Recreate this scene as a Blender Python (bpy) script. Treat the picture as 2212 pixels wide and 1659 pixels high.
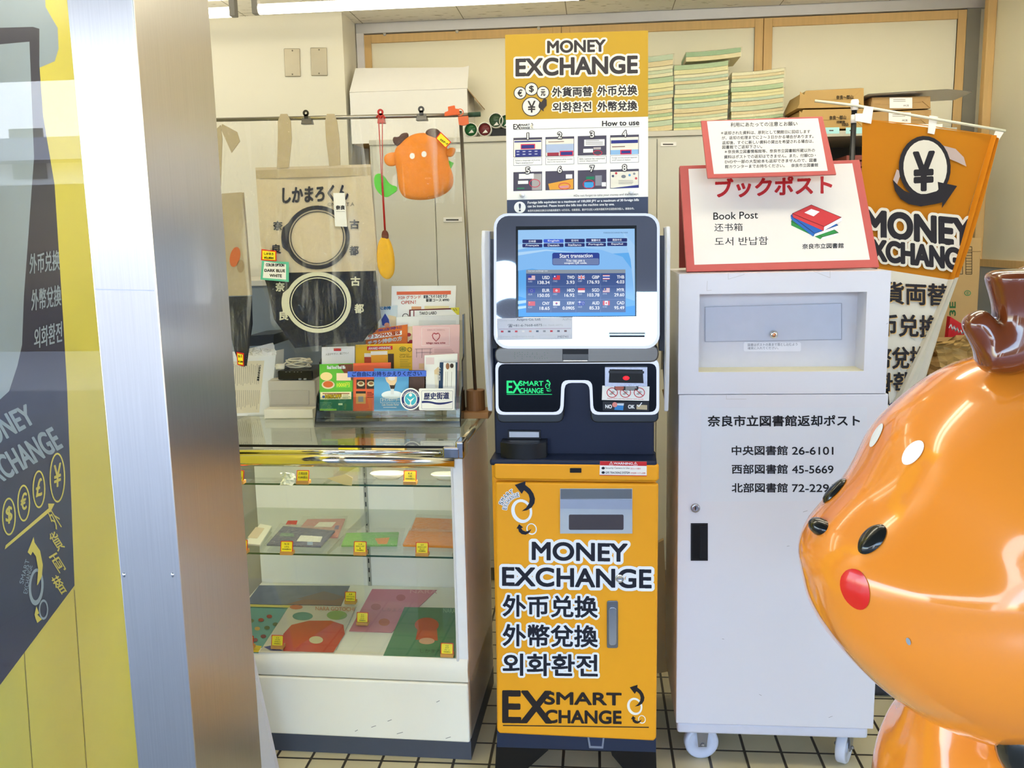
import bpy, math, random
import numpy as np
from mathutils import Vector, Matrix
from mathutils.bvhtree import BVHTree

for _o in list(bpy.data.objects):
    bpy.data.objects.remove(_o, do_unlink=True)
SC = bpy.context.scene
COL = SC.collection
random.seed(7)
R = math.radians

# ------------------------------------------------------------------ camera
F, CX, CY, H = 1960.0, 1106.0, 829.5, 1.5
PITCH, YAW, ROLL = R(9.1), R(5.4), R(-1.2)
FWD = Vector((-math.sin(YAW)*math.cos(PITCH), math.cos(YAW)*math.cos(PITCH), -math.sin(PITCH)))
_r = Vector((math.cos(YAW), math.sin(YAW), 0)); _u = _r.cross(FWD)
RIGHT = math.cos(ROLL)*_r + math.sin(ROLL)*_u
UP = -math.sin(ROLL)*_r + math.cos(ROLL)*_u
EYE = Vector((0, 0, H))
cam = bpy.data.cameras.new('camera'); camo = bpy.data.objects.new('camera', cam); COL.objects.link(camo)
cam.sensor_width = 36.0; cam.lens = F/2212*36.0; cam.clip_start = .05
camo.matrix_world = Matrix(((RIGHT.x, UP.x, -FWD.x, EYE.x), (RIGHT.y, UP.y, -FWD.y, EYE.y), (RIGHT.z, UP.z, -FWD.z, EYE.z), (0, 0, 0, 1)))
SC.camera = camo

# ------------------------------------------------------------------ view, sky, sun
vs = SC.view_settings
SC.display_settings.display_device = 'sRGB'
vs.view_transform = 'Standard'; vs.look = 'None'; vs.exposure = 0.0; vs.gamma = 1.0; vs.use_curve_mapping = False
SC.cycles.max_bounces = 10; SC.cycles.transparent_max_bounces = 24
SC.cycles.sample_clamp_indirect = 8.0
W = bpy.data.worlds.new('sky'); SC.world = W; W.use_nodes = True
_n = W.node_tree.nodes; _l = W.node_tree.links
_sky = _n.new('ShaderNodeTexSky'); _sky.sky_type = 'NISHITA'; _sky.sun_disc = False
_sky.sun_elevation = R(48); _sky.sun_rotation = R(20); _sky.air_density = 1.0; _sky.dust_density = 1.0
_l.new(_sky.outputs[0], _n['Background'].inputs[0]); _n['Background'].inputs[1].default_value = 2.2
def lamp(name, kind, loc, energy, color, rot=(0, 0, 0), **kw):
    d = bpy.data.lights.new(name, kind); d.energy = energy; d.color = color
    for k, v in kw.items(): setattr(d, k, v)
    o = bpy.data.objects.new(name, d); o.location = loc; o.rotation_euler = rot; COL.objects.link(o); return o
lamp('sun', 'SUN', (0, 0, 8), 16.0, (1, .97, .94), (R(-42), 0, R(-18)), angle=R(.6))
TUBE_POWER, TWIN_POWER = 8.0, 16.0            # glow of the bare fluorescent tubes

# ------------------------------------------------------------------ pixels to points
def ray(px, py):
    return RIGHT*((px-CX)/F) - UP*((py-CY)/F) + FWD
def at(px, py, Y):
    d = ray(px, py); return EYE + d*(Y/d.y)
def atz(px, py, z):
    d = ray(px, py); return EYE + d*((z-H)/d.z)
class Surf:
    """a flat face in the room: origin o, axes u (right) and v (up), n towards the street"""
    def __init__(s, o, u, v):
        s.o = Vector(o); s.u = Vector(u).normalized(); v = Vector(v)
        s.v = (v - s.u*v.dot(s.u)).normalized(); s.n = s.u.cross(s.v)
    def ab(s, p):
        d = ray(*p); t = (s.o-EYE).dot(s.n)/d.dot(s.n); q = EYE+d*t-s.o
        return (q.dot(s.u), q.dot(s.v))
    def P(s, pts): return [s.ab(p) for p in pts]
    def pt(s, a, b, d=0.0): return s.o + s.u*a + s.v*b + s.n*d
def front(Y, rz=0.0, x0=0.0):
    return Surf((x0, Y, 0), (math.cos(R(rz)), math.sin(R(rz)), 0), (0, 0, 1))
def through(bl, br, tl): return Surf(bl, br-bl, tl-bl)
def rect(x0, y0, x1, y1): return [(x0, y1), (x1, y1), (x1, y0), (x0, y0)]      # pixel box, y0 is the top
def rrect(x0, y0, x1, y1, r, n=5):
    out = []
    for cx_, cy_, a0 in ((x1-r, y1-r, 0), (x1-r, y0+r, 270), (x0+r, y0+r, 180), (x0+r, y1-r, 90)):
        for k in range(n+1):
            a = R(a0 + 90 - 90*k/n); out.append((cx_+r*math.cos(a), cy_+r*math.sin(a)))
    return out
def fillet(pts, r, n=4):
    out = []; N = len(pts)
    for i in range(N):
        (ax, ay), (bx_, by), (cx_, cy_) = pts[i-1], pts[i], pts[(i+1) % N]; la = math.hypot(ax-bx_, ay-by); lc = math.hypot(cx_-bx_, cy_-by); q = min(r, la*.48, lc*.48)
        p0 = (bx_+(ax-bx_)*q/la, by+(ay-by)*q/la); p1 = (bx_+(cx_-bx_)*q/lc, by+(cy_-by)*q/lc)
        for k in range(n+1): t = k/n; out.append(tuple((1-t)**2*a+2*t*(1-t)*b+t*t*c for a, b, c in zip(p0, (bx_, by), p1)))
    return out
def ell(cx_, cy_, rx, ry=None, rot=0, n=28):
    ry = ry or rx; c, s_ = math.cos(R(rot)), math.sin(R(rot))
    return [(cx_+rx*math.cos(t)*c-ry*math.sin(t)*s_, cy_+rx*math.cos(t)*s_+ry*math.sin(t)*c) for t in [-2*math.pi*k/n for k in range(n)]]

# ------------------------------------------------------------------ materials
def lin(h):
    h = h.lstrip('#'); o = []
    for i in (0, 2, 4):
        c = int(h[i:i+2], 16)/255; o.append(c/12.92 if c <= .04045 else ((c+.055)/1.055)**2.4)
    return o
MATS = {}
def mat(hexc, rough=.5, metal=0.0, emit=0.0, noise=.04, scale=30.0, bump=0.0, coat=0.0, spec=.28, stretch=None, sss=0.0):
    key = (hexc, rough, metal, emit, noise, scale, bump, coat, spec, stretch, sss)
    if key in MATS: return MATS[key]
    m = bpy.data.materials.new('m_'+hexc.strip('#')); m.use_nodes = True; MATS[key] = m
    nt = m.node_tree; n = nt.nodes; l = nt.links; b = n['Principled BSDF']
    c = lin(hexc)
    b.inputs['Roughness'].default_value = rough; b.inputs['Metallic'].default_value = metal
    b.inputs['Coat Weight'].default_value = coat; b.inputs['Coat Roughness'].default_value = .06
    b.inputs['Specular IOR Level'].default_value = spec
    tc = n.new('ShaderNodeTexCoord'); nz = n.new('ShaderNodeTexNoise'); nz.inputs['Scale'].default_value = scale
    nz.inputs['Detail'].default_value = 3
    if stretch:
        mp = n.new('ShaderNodeMapping'); mp.inputs['Scale'].default_value = stretch
        l.new(tc.outputs['Object'], mp.inputs[0]); l.new(mp.outputs[0], nz.inputs[0])
    else: l.new(tc.outputs['Object'], nz.inputs[0])
    mx = n.new('ShaderNodeMix'); mx.data_type = 'RGBA'
    l.new(nz.outputs[0], mx.inputs[0])
    mx.inputs[6].default_value = (*[min(1, x*(1-noise)) for x in c], 1); mx.inputs[7].default_value = (*[min(1, x*(1+noise)) for x in c], 1)
    if emit:
        b.inputs['Base Color'].default_value = (.01, .01, .01, 1)
        l.new(mx.outputs[2], b.inputs['Emission Color']); b.inputs['Emission Strength'].default_value = emit
    else: l.new(mx.outputs[2], b.inputs['Base Color'])
    if bump:
        bp = n.new('ShaderNodeBump'); bp.inputs['Strength'].default_value = bump; bp.inputs['Distance'].default_value = .004
        l.new(nz.outputs[0], bp.inputs['Height']); l.new(bp.outputs[0], b.inputs['Normal'])
    return m
def glass(key, tint='#E4F0EA', gloss=1.0, rough=.01, haze=0.0, bump=0.0, scale=30.0, haze_col='#FFFFFF', ior=1.5, crease_sheen=0.0):
    if key in MATS: return MATS[key]
    m = bpy.data.materials.new('m_'+key); m.use_nodes = True; MATS[key] = m
    nt = m.node_tree; n = nt.nodes; l = nt.links; n.remove(n['Principled BSDF'])
    tr = n.new('ShaderNodeBsdfTransparent'); tr.inputs[0].default_value = (*lin(tint), 1)
    gl = n.new('ShaderNodeBsdfGlossy'); gl.inputs['Roughness'].default_value = rough
    fr = n.new('ShaderNodeFresnel'); ge = n.new('ShaderNodeNewGeometry'); mr = n.new('ShaderNodeMapRange')      # same mirror share from both sides of the pane
    mr.inputs['To Min'].default_value = ior; mr.inputs['To Max'].default_value = 1/ior; l.new(ge.outputs['Backfacing'], mr.inputs['Value']); l.new(mr.outputs[0], fr.inputs[0])
    mu = n.new('ShaderNodeMath'); mu.operation = 'MULTIPLY'; mu.inputs[1].default_value = gloss; mu.use_clamp = True
    l.new(fr.outputs[0], mu.inputs[0])
    mix = n.new('ShaderNodeMixShader'); l.new(mu.outputs[0], mix.inputs[0]); l.new(gl.outputs[0], mix.inputs[2])
    src = tr
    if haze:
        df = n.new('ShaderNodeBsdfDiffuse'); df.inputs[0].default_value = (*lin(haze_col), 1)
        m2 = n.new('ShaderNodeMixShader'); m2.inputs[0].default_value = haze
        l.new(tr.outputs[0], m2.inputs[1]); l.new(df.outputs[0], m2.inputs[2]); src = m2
        if crease_sheen:                                   # milky folds in the film, their highlights painted into the haze, mostly downwards
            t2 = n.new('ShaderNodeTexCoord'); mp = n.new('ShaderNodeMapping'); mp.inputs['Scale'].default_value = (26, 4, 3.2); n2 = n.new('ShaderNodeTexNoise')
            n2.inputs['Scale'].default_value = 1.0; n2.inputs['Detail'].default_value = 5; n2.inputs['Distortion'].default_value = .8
            rp = n.new('ShaderNodeMapRange'); rp.inputs['From Min'].default_value = .54; rp.inputs['From Max'].default_value = .74; rp.inputs['To Min'].default_value = haze; rp.inputs['To Max'].default_value = crease_sheen
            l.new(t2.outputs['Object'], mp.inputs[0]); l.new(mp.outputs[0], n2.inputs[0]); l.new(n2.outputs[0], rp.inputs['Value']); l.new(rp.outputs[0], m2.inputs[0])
    l.new(src.outputs[0], mix.inputs[1])
    if bump:
        tc = n.new('ShaderNodeTexCoord'); nz = n.new('ShaderNodeTexNoise'); nz.inputs['Scale'].default_value = scale; nz.inputs['Detail'].default_value = 4
        nz.inputs['Distortion'].default_value = 1.2
        l.new(tc.outputs['Object'], nz.inputs[0]); bp = n.new('ShaderNodeBump'); bp.inputs['Strength'].default_value = bump; bp.inputs['Distance'].default_value = .02
        l.new(nz.outputs[0], bp.inputs['Height']); l.new(bp.outputs[0], gl.inputs['Normal']); l.new(bp.outputs[0], fr.inputs['Normal'])
    l.new(mix.outputs[0], n['Material Output'].inputs[0])
    return m
def grid_mat(key, tile, joint, sx, sy, ox, oy, msize, rough=.4, bump=.4, spots=None, var=.08):
    m = bpy.data.materials.new('m_'+key); m.use_nodes = True
    nt = m.node_tree; n = nt.nodes; l = nt.links; b = n['Principled BSDF']; b.inputs['Roughness'].default_value = rough
    tc = n.new('ShaderNodeTexCoord'); mp = n.new('ShaderNodeMapping'); mp.inputs['Location'].default_value = (-ox, -oy, 0)
    br = n.new('ShaderNodeTexBrick'); br.offset = 0; br.squash = 1
    br.inputs['Scale'].default_value = 1; br.inputs['Brick Width'].default_value = sx; br.inputs['Row Height'].default_value = sy
    br.inputs['Mortar Size'].default_value = msize; br.inputs['Mortar Smooth'].default_value = .25; br.inputs['Bias'].default_value = 0
    c = lin(tile); br.inputs['Color1'].default_value = (*[x*(1-var) for x in c], 1); br.inputs['Color2'].default_value = (*[x*(1+var) for x in c], 1)
    br.inputs['Mortar'].default_value = (*lin(joint), 1)
    l.new(tc.outputs['Object'], mp.inputs[0]); l.new(mp.outputs[0], br.inputs[0])
    out = br.outputs['Color']
    if spots:
        nz = n.new('ShaderNodeTexNoise'); nz.inputs['Scale'].default_value = 45; nz.inputs['Detail'].default_value = 3
        m3 = n.new('ShaderNodeMapping'); m3.inputs['Scale'].default_value = (.35, 1.6, 1); l.new(tc.outputs['Object'], m3.inputs[0]); l.new(m3.outputs[0], nz.inputs[0])
        rp = n.new('ShaderNodeValToRGB'); rp.color_ramp.elements[0].position = .63; rp.color_ramp.elements[1].position = .70; l.new(nz.outputs[0], rp.inputs[0])
        mx = n.new('ShaderNodeMix'); mx.data_type = 'RGBA'; l.new(rp.outputs[0], mx.inputs[0]); l.new(out, mx.inputs[6]); mx.inputs[7].default_value = (*lin(spots), 1); out = mx.outputs[2]
    l.new(out, b.inputs['Base Color'])
    if bump:
        bp = n.new('ShaderNodeBump'); bp.invert = True; bp.inputs['Strength'].default_value = bump; bp.inputs['Distance'].default_value = .006
        l.new(br.outputs['Fac'], bp.inputs['Height']); l.new(bp.outputs[0], b.inputs['Normal'])
    return m

# ------------------------------------------------------------------ text outlines (cached font meshes)
FONTC = {}
def glyphs(body, res=3):
    if body in FONTC: return FONTC[body]
    cu = bpy.data.curves.new('t', 'FONT'); cu.body = body; cu.resolution_u = 8 if len(body) < 9 and ord(body[0]) < 999 else res
    o = bpy.data.objects.new('t', cu); COL.objects.link(o)
    dg = bpy.context.evaluated_depsgraph_get(); me = bpy.data.meshes.new_from_object(o.evaluated_get(dg))
    vs_ = [(v.co.x, v.co.y) for v in me.vertices]; fs = [tuple(p.vertices) for p in me.polygons]
    bpy.data.objects.remove(o); bpy.data.curves.remove(cu); bpy.data.meshes.remove(me)
    if not vs_: vs_ = [(0, 0), (1, 0), (1, 1)]; fs = [(0, 1, 2)]
    bb = (min(v[0] for v in vs_), min(v[1] for v in vs_), max(v[0] for v in vs_), max(v[1] for v in vs_))
    FONTC[body] = (vs_, fs, bb); return FONTC[body]

# ------------------------------------------------------------------ mesh builder
class MB:
    def __init__(s): s.v = []; s.f = []; s.m = []; s.mats = []
    def mi(s, m):
        if m not in s.mats: s.mats.append(m)
        return s.mats.index(m)
    def add(s, vs_, fs, m):
        k = len(s.v); i = s.mi(m); s.v += [Vector(v) for v in vs_]
        for f in fs: s.f.append([k+a for a in f]); s.m.append(i)
        return s
    def poly(s, S, pts, d, m):                       # pixel polygon laid on a face
        return s.add([S.pt(a, b, d) for a, b in S.P(pts)], [list(range(len(pts)))], m)
    def slabl(s, S, ab, d0, d1, m, mf=None):         # local polygon pulled out from d0 to d1
        n = len(ab); vs_ = [S.pt(a, b, d0) for a, b in ab]+[S.pt(a, b, d1) for a, b in ab]
        area = sum(ab[i][0]*ab[(i+1) % n][1]-ab[(i+1) % n][0]*ab[i][1] for i in range(n))
        fs = [list(range(n))[::-1]]+[[i, (i+1) % n, n+(i+1) % n, n+i] for i in range(n)]
        top = list(range(n, 2*n))
        if (d1 > d0) != (area > 0): fs = [f[::-1] for f in fs]; top = top[::-1]
        s.add(vs_, fs, m); k = len(s.v)-2*n
        s.f.append([k+a for a in top]); s.m.append(s.mi(mf or m)); return s
    def slab(s, S, pts, d0, d1, m, mf=None): return s.slabl(S, S.P(pts), d0, d1, m, mf)
    def box(s, x0, x1, y0, y1, z0, z1, m):
        vs_ = [(x, y, z) for x in (x0, x1) for y in (y0, y1) for z in (z0, z1)]
        return s.add(vs_, [(0, 1, 3, 2), (4, 6, 7, 5), (0, 4, 5, 1), (2, 3, 7, 6), (0, 2, 6, 4), (1, 5, 7, 3)], m)
    def boxl(s, S, a0, a1, b0, b1, d0, d1, m): return s.slabl(S, [(a0, b0), (a1, b0), (a1, b1), (a0, b1)], d0, d1, m)
    def tube(s, pts, r, m, n=10, caps=True):
        pts = [Vector(p) for p in pts]; N = len(pts); rs = r if isinstance(r, (list, tuple)) else [r]*N
        up = None; vs_ = []
        for i, p in enumerate(pts):
            t = (pts[min(i+1, N-1)]-pts[max(i-1, 0)]).normalized()
            if up is None: up = Vector((0, 0, 1)) if abs(t.z) < .9 else Vector((1, 0, 0))
            a = (up - t*up.dot(t)).normalized(); up = a; b = t.cross(a)
            for k in range(n):
                w = 2*math.pi*k/n; vs_.append(p+(a*math.cos(w)+b*math.sin(w))*rs[i])
        fs = [[i*n+k, i*n+(k+1) % n, (i+1)*n+(k+1) % n, (i+1)*n+k] for i in range(N-1) for k in range(n)]
        if caps: fs += [list(range(n))[::-1], [(N-1)*n+k for k in range(n)]]
        return s.add(vs_, fs, m)
    def lathe(s, o, ax, prof, m, n=20):              # prof: (radius, along axis)
        ax = Vector(ax).normalized(); a = Vector((0, 0, 1)) if abs(ax.z) < .9 else Vector((1, 0, 0))
        a = (a-ax*a.dot(ax)).normalized(); b = ax.cross(a); vs_ = []; o = Vector(o)
        for r, h in prof:
            for k in range(n):
                w = 2*math.pi*k/n; vs_.append(o+ax*h+(a*math.cos(w)+b*math.sin(w))*max(r, 1e-5))
        N = len(prof); fs = [[i*n+k, i*n+(k+1) % n, (i+1)*n+(k+1) % n, (i+1)*n+k] for i in range(N-1) for k in range(n)]
        return s.add(vs_, fs, m)
    def ball(s, c, rx, ry, rz, m, n=16, k=10, M=None):
        c = Vector(c); vs_ = []; M = M or Matrix.Identity(3)
        for i in range(k+1):
            p = math.pi*i/k
            for j in range(n):
                t = 2*math.pi*j/n; vs_.append(c+M@Vector((rx*math.sin(p)*math.cos(t), ry*math.sin(p)*math.sin(t), rz*math.cos(p))))
        return s.add(vs_, [[i*n+j, (i+1)*n+j, (i+1)*n+(j+1) % n, i*n+(j+1) % n] for i in range(k) for j in range(n)], m)
    def ring(s, S, outer, inner, d, m):              # band between two pixel loops of equal length
        A = [S.pt(a, b, d) for a, b in S.P(outer)]; B = [S.pt(a, b, d) for a, b in S.P(inner)]; n = len(A)
        return s.add(A+B, [[i, (i+1) % n, n+(i+1) % n, n+i] for i in range(n)], m)
    def line(s, S, pts, w, d, m, closed=False):      # stroke of w pixels
        n = len(pts)
        for i in range(n if closed else n-1):
            (x0, y0), (x1, y1) = pts[i], pts[(i+1) % n]; L = math.hypot(x1-x0, y1-y0) or 1
            nx, ny = -(y1-y0)/L*w/2, (x1-x0)/L*w/2; ex, ey = (x1-x0)/L*w/3, (y1-y0)/L*w/3
            s.poly(S, [(x0-ex+nx, y0-ey+ny), (x1+ex+nx, y1+ey+ny), (x1+ex-nx, y1+ey-ny), (x0-ex-nx, y0-ey-ny)], d, m)
        return s
    def text(s, S, body, p0, p1, h, d, m, bold=0.0, out=None, outw=0.0, h1=None):
        """letters filling the pixel strip whose foot runs p0..p1 and that stands h pixels tall (h1 at its right end)"""
        vs_, fs, bb = glyphs(body); w_ = (bb[2]-bb[0]) or 1; h_ = (bb[3]-bb[1]) or 1
        h1 = h1 or h; L = math.hypot(p1[0]-p0[0], p1[1]-p0[1]); dx, dy = (p1[0]-p0[0])/L, (p1[1]-p0[1])/L
        nx, ny = (dy, -dx) if abs(dx) < .9 else (0, -1)
        pix = []
        for x, y in vs_:
            t = (x-bb[0])/w_; q = (y-bb[1])/h_; hh = h+(h1-h)*t
            pix.append((p0[0]+(p1[0]-p0[0])*t+nx*hh*q, p0[1]+(p1[1]-p0[1])*t+ny*hh*q))
        def put(r, k, dd, mm):
            for j in range(k):
                ox, oy = (r*math.cos(2*math.pi*j/k), r*math.sin(2*math.pi*j/k)) if r else (0, 0)
                s.add([S.pt(a, b, dd) for a, b in S.P([(x+ox, y+oy) for x, y in pix])], fs, mm)
        if out: s.halo(S, pix, fs, outw+bold, d, out); d += .0004
        if bold >= .9: s.halo(S, pix, fs, bold, d, m)
        else:
            put(bold, 6 if bold else 1, d, m)
            if bold: put(0, 1, d+.0001, m)
        return s
    def halo(s, S, pix, fs, r, d, m):                # the pale rim printed round letters, as one flat layer
        P = np.array(pix); lo = P.min(0)-r-1.5; hi = P.max(0)+r+1.5; ss = min(4.0, 900/max(hi-lo)); P = (P-lo)*ss
        w_, h_ = [int(v) for v in (hi-lo)*ss+2]; M = np.zeros((h_, w_), bool)
        for f in fs:
            for k in range(1, len(f)-1):
                a, b, c = P[f[0]], P[f[k]], P[f[k+1]]
                x0, y0 = np.floor(np.minimum(np.minimum(a, b), c)).astype(int); x1, y1 = np.ceil(np.maximum(np.maximum(a, b), c)).astype(int)
                xx, yy = np.meshgrid(np.arange(x0, x1+1), np.arange(y0, y1+1)); e = [(q[0]-p[0])*(yy-p[1])-(q[1]-p[1])*(xx-p[0]) for p, q in ((a, b), (b, c), (c, a))]
                M[y0:y1+1, x0:x1+1] |= ((e[0] >= 0) & (e[1] >= 0) & (e[2] >= 0)) | ((e[0] <= 0) & (e[1] <= 0) & (e[2] <= 0))
        D = M.copy(); R_ = r*ss
        for q in (1.0, .7, .4):
            for k in range(max(16, int(6.3*R_*q))):
                t = 2*math.pi*k/max(16, int(6.3*R_*q)); dx, dy = int(round(R_*q*math.cos(t))), int(round(R_*q*math.sin(t)))
                D[max(0, dy):h_+min(0, dy), max(0, dx):w_+min(0, dx)] |= M[max(0, -dy):h_+min(0, -dy), max(0, -dx):w_+min(0, -dx)]
        open_, vs_, q_ = {}, [], []
        def shut(k, y):
            y0 = open_.pop(k); n = len(vs_); vs_.extend([(lo[0]+x/ss, lo[1]+v/ss) for x, v in ((k[0], y), (k[1], y), (k[1], y0), (k[0], y0))]); q_.append((n, n+1, n+2, n+3))
        for y in range(h_):
            e = np.flatnonzero(np.diff(np.concatenate(([0], D[y].astype(np.int8), [0])))); runs = set(zip(e[::2].tolist(), e[1::2].tolist()))
            for k in [k for k in open_ if k not in runs]: shut(k, y)
            for k in runs: open_.setdefault(k, y)
        for k in list(open_): shut(k, h_)
        return s.add([S.pt(a, b, d) for a, b in S.P(vs_)], q_, m)
    def lines(s, S, x0, y0, x1, y1, n, d, m, fill=.45, ragged=True):   # print too small to read: rules of ink
        for i in range(n):
            y = y0+(y1-y0)*(i+.5)/n; hh = (y1-y0)/n*fill/2; xe = x1-(random.random()*.35*(x1-x0) if ragged else 0)
            s.poly(S, rect(x0, y-hh, xe, y+hh), d, m)
        return s
    def warp(s, fn): s.v = [fn(v) for v in s.v]; return s

ORG = {}
def obj(mb, name, parent=None, org=None, bevel=0.0, smooth=False, seg=2, weld=False):
    o0 = Vector(org) if org is not None else (ORG[parent.name] if parent else Vector((0, 0, 0)))
    me = bpy.data.meshes.new(name); me.from_pydata([v-o0 for v in mb.v], [], mb.f)
    for m in mb.mats: me.materials.append(m)
    for p, i in zip(me.polygons, mb.m): p.material_index = i; p.use_smooth = bool(smooth)
    me.validate(); me.update()
    o = bpy.data.objects.new(name, me); COL.objects.link(o)
    if parent: o.parent = parent
    else: o.location = o0
    ORG[o.name] = o0
    if bevel:
        if True:
            w = o.modifiers.new('weld', 'WELD'); w.merge_threshold = 1e-5
        b = o.modifiers.new('bevel', 'BEVEL'); b.width = bevel; b.segments = seg; b.limit_method = 'ANGLE'; b.angle_limit = R(50)
        for p in me.polygons: p.use_smooth = True
        b.harden_normals = True
    return o
def tag(o, label, cat, group=None):
    o['label'] = label; o['category'] = cat
    if group: o['group'] = group
    return o
def thing(name, label, cat, loc, group=None):
    o = bpy.data.objects.new(name, None); COL.objects.link(o); o.location = loc; o.empty_display_size = .05
    ORG[o.name] = Vector(loc); return tag(o, label, cat, group)
def solo(mb, name, label, cat, org, group=None, **kw): return tag(obj(mb, name, None, org, **kw), label, cat, group)
def struct(mb, name, **kw):
    o = obj(mb, name, **kw)
    if not o.parent: o['kind'] = 'structure'
    return o
def dup(root, loc, label=None, group=None):
    def cp(o, par):
        c = o.copy(); COL.objects.link(c); c.parent = par; ORG[c.name] = ORG[o.name]
        for k in [x for x in kids.get(o.name, [])]: cp(k, c)
        return c
    kids = {}
    for o in bpy.data.objects:
        if o.parent: kids.setdefault(o.parent.name, []).append(o)
    r = cp(root, None); r.location = loc; ORG[r.name] = Vector(loc)
    if label: r['label'] = label
    if group: r['group'] = group
    return r

# ================================================================== the setting
CREAM = mat('#F1EBD2', .6, noise=.03, scale=4)
CREAM2 = mat('#F7F1D6', .5, noise=.02, scale=3)
WOOD = mat('#DDB87C', .5, noise=.12, scale=12, stretch=(6, 6, .6))
ALU = mat('#C9C9CC', .35, .6, noise=.03)
STEEL = mat('#D2CFCB', .29, 1.0, noise=.10, scale=6, stretch=(60, 60, 1))
WHITE = mat('#F2F1EE', .4)
BLACK = mat('#0C0C0E', .35)
CHROME = mat('#E4E4E2', .06, 1.0, noise=.01)
YW, YB = 4.15, 1.30          # back wall, shop front line
ZC = 2.45
TILE = grid_mat('floor_tile', '#D2C8A6', '#453F36', .1058, .1112, .0021, 2.5098-22*.1112, .0045, .35, .6)
CEIL = grid_mat('ceiling_board', '#F8F3E8', '#9A927E', .449, .9, -.568, 3.86, .0022, .8, .1, spots='#A79C88', var=.01)
PAVE = grid_mat('street_paving', '#737882', '#5A5A60', .3, .3, 0, 0, .004, .7, .3)
struct(MB().box(-2.6, 1.62, YB, 4.25, -.05, 0, TILE), 'floor')
struct(MB().box(-2.6, 1.75, YB, 4.25, ZC, ZC+.06, CEIL), 'ceiling')
struct(MB().box(-2.6, 1.75, YW, YW+.08, 0, ZC, CREAM), 'wall_back')
struct(MB().box(-2.7, -2.6, YB, 4.25, 0, ZC, CREAM), 'wall_left')
wr = struct(MB().box(1.62, 1.72, YB, 4.15, 0, ZC, CREAM), 'wall_right')
m_ = MB(); m_.box(1.608, 1.62, 3.2, 4.02, 1.345, 1.375, WOOD); obj(m_, 'rail', wr)
m_ = MB(); m_.box(1.612, 1.62, 3.2, 4.02, .0, 1.345, mat('#9FA6AE', .5)); obj(m_, 'wainscot', wr)
struct(MB().box(1.62, 4.5, 1.2, YB, 0, ZC+.1, mat('#CFC9C0', .6)), 'wall_front')
struct(MB().box(-4.5, 1.75, 1.22, YB-.001, ZC-.05, ZC+.9, mat('#8A8886', .5)), 'lintel')
struct(MB().box(-7, 7, -4.0, 1.22, 2.72, 2.86, mat('#6A6C74', .6)), 'canopy_slab')
struct(MB().box(-14, 14, -14, YB, -.06, -.001, PAVE), 'pavement')
co = struct(MB().box(-2.6, -1.052, 3.91, YW, 0, ZC, mat('#E4DFCC', .5, noise=.02, scale=3)), 'column')
# panelled back wall: aluminium head rail, wood framed boards
m_ = MB(); m_.box(-1.05, 1.62, YW-.03, YW, 2.405, 2.45, ALU); struct(m_, 'trim_1', bevel=.004)
m_ = MB(); m_.box(-1.05, -1.015, YW-.03, YW, 0, 2.41, mat('#E8E4E4', .35)); struct(m_, 'trim_2', bevel=.004)
m_ = MB(); m_.box(1.545, 1.60, YW-.02, YW, 0, 2.41, mat('#8B8778', .5)); struct(m_, 'trim_3')
m_ = MB(); m_.box(1.585, 1.62, 4.02, 4.06, 0, ZC, WOOD); struct(m_, 'trim_4', bevel=.004)
def wall_panel(i, x0, x1):
    b = MB(); b.box(x0+.03, x1-.03, YW-.012, YW, .2, 2.37, CREAM2); p = struct(b, 'wall_panel_%d' % i)
    f = MB(); w_ = .036
    f.box(x0, x0+w_, YW-.022, YW, .2, 2.402, WOOD); f.box(x1-w_, x1, YW-.022, YW, .2, 2.402, WOOD)
    f.box(x0+w_, x1-w_, YW-.022, YW, 2.402-w_, 2.402, WOOD); obj(f, 'frame', p, bevel=.002)
    return p
xs_ = [at(786, 80, YW).x, at(1213, 60, YW).x, at(1648, 50, YW).x, 1.545]
pn = [wall_panel(i+1, xs_[i]+.001, xs_[i+1]-.001) for i in range(3)]
for px, py in ((832, 75), (988, 69), (1164, 62)):
    c = at(px, py, YW-.012); k = MB(); k.lathe(c, (0, -1, 0), [(.004, 0), (.004, .008), (.0075, .009), (.0075, .014), (0, .015)], mat('#CFC7B4', .3), 10); obj(k, 'pin', pn[0], smooth=True)
# the stainless door frame, the glass beside it
XJ0, XJ1, YJ1 = -.749, -.650, 1.566
jb = MB(); jb.box(XJ0, XJ1, YB, YJ1, 0, ZC, STEEL); jm = struct(jb, 'door_frame_1', bevel=.0025)
sj = front(YB-.0006); k = MB(); k.poly(sj, [(206, 624), (333, 627), (333, 629), (206, 626)], 0, mat('#DDE3F4', .2, .6)); obj(k, 'joint', jm)
k = MB()
for px, py in ((268, 1242), (373, 1242)): c = at(px, py, YB); k.ball(c, .0025, .002, .004, CHROME)
obj(k, 'screw', jm, smooth=True)
k = MB(); k.box(-2.6, XJ0-.001, YB+.01, YB+.016, .0, ZC-.06, glass('shopfront', '#F6F8F9', 1.1, .004)); struct(k, 'window_1')

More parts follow.
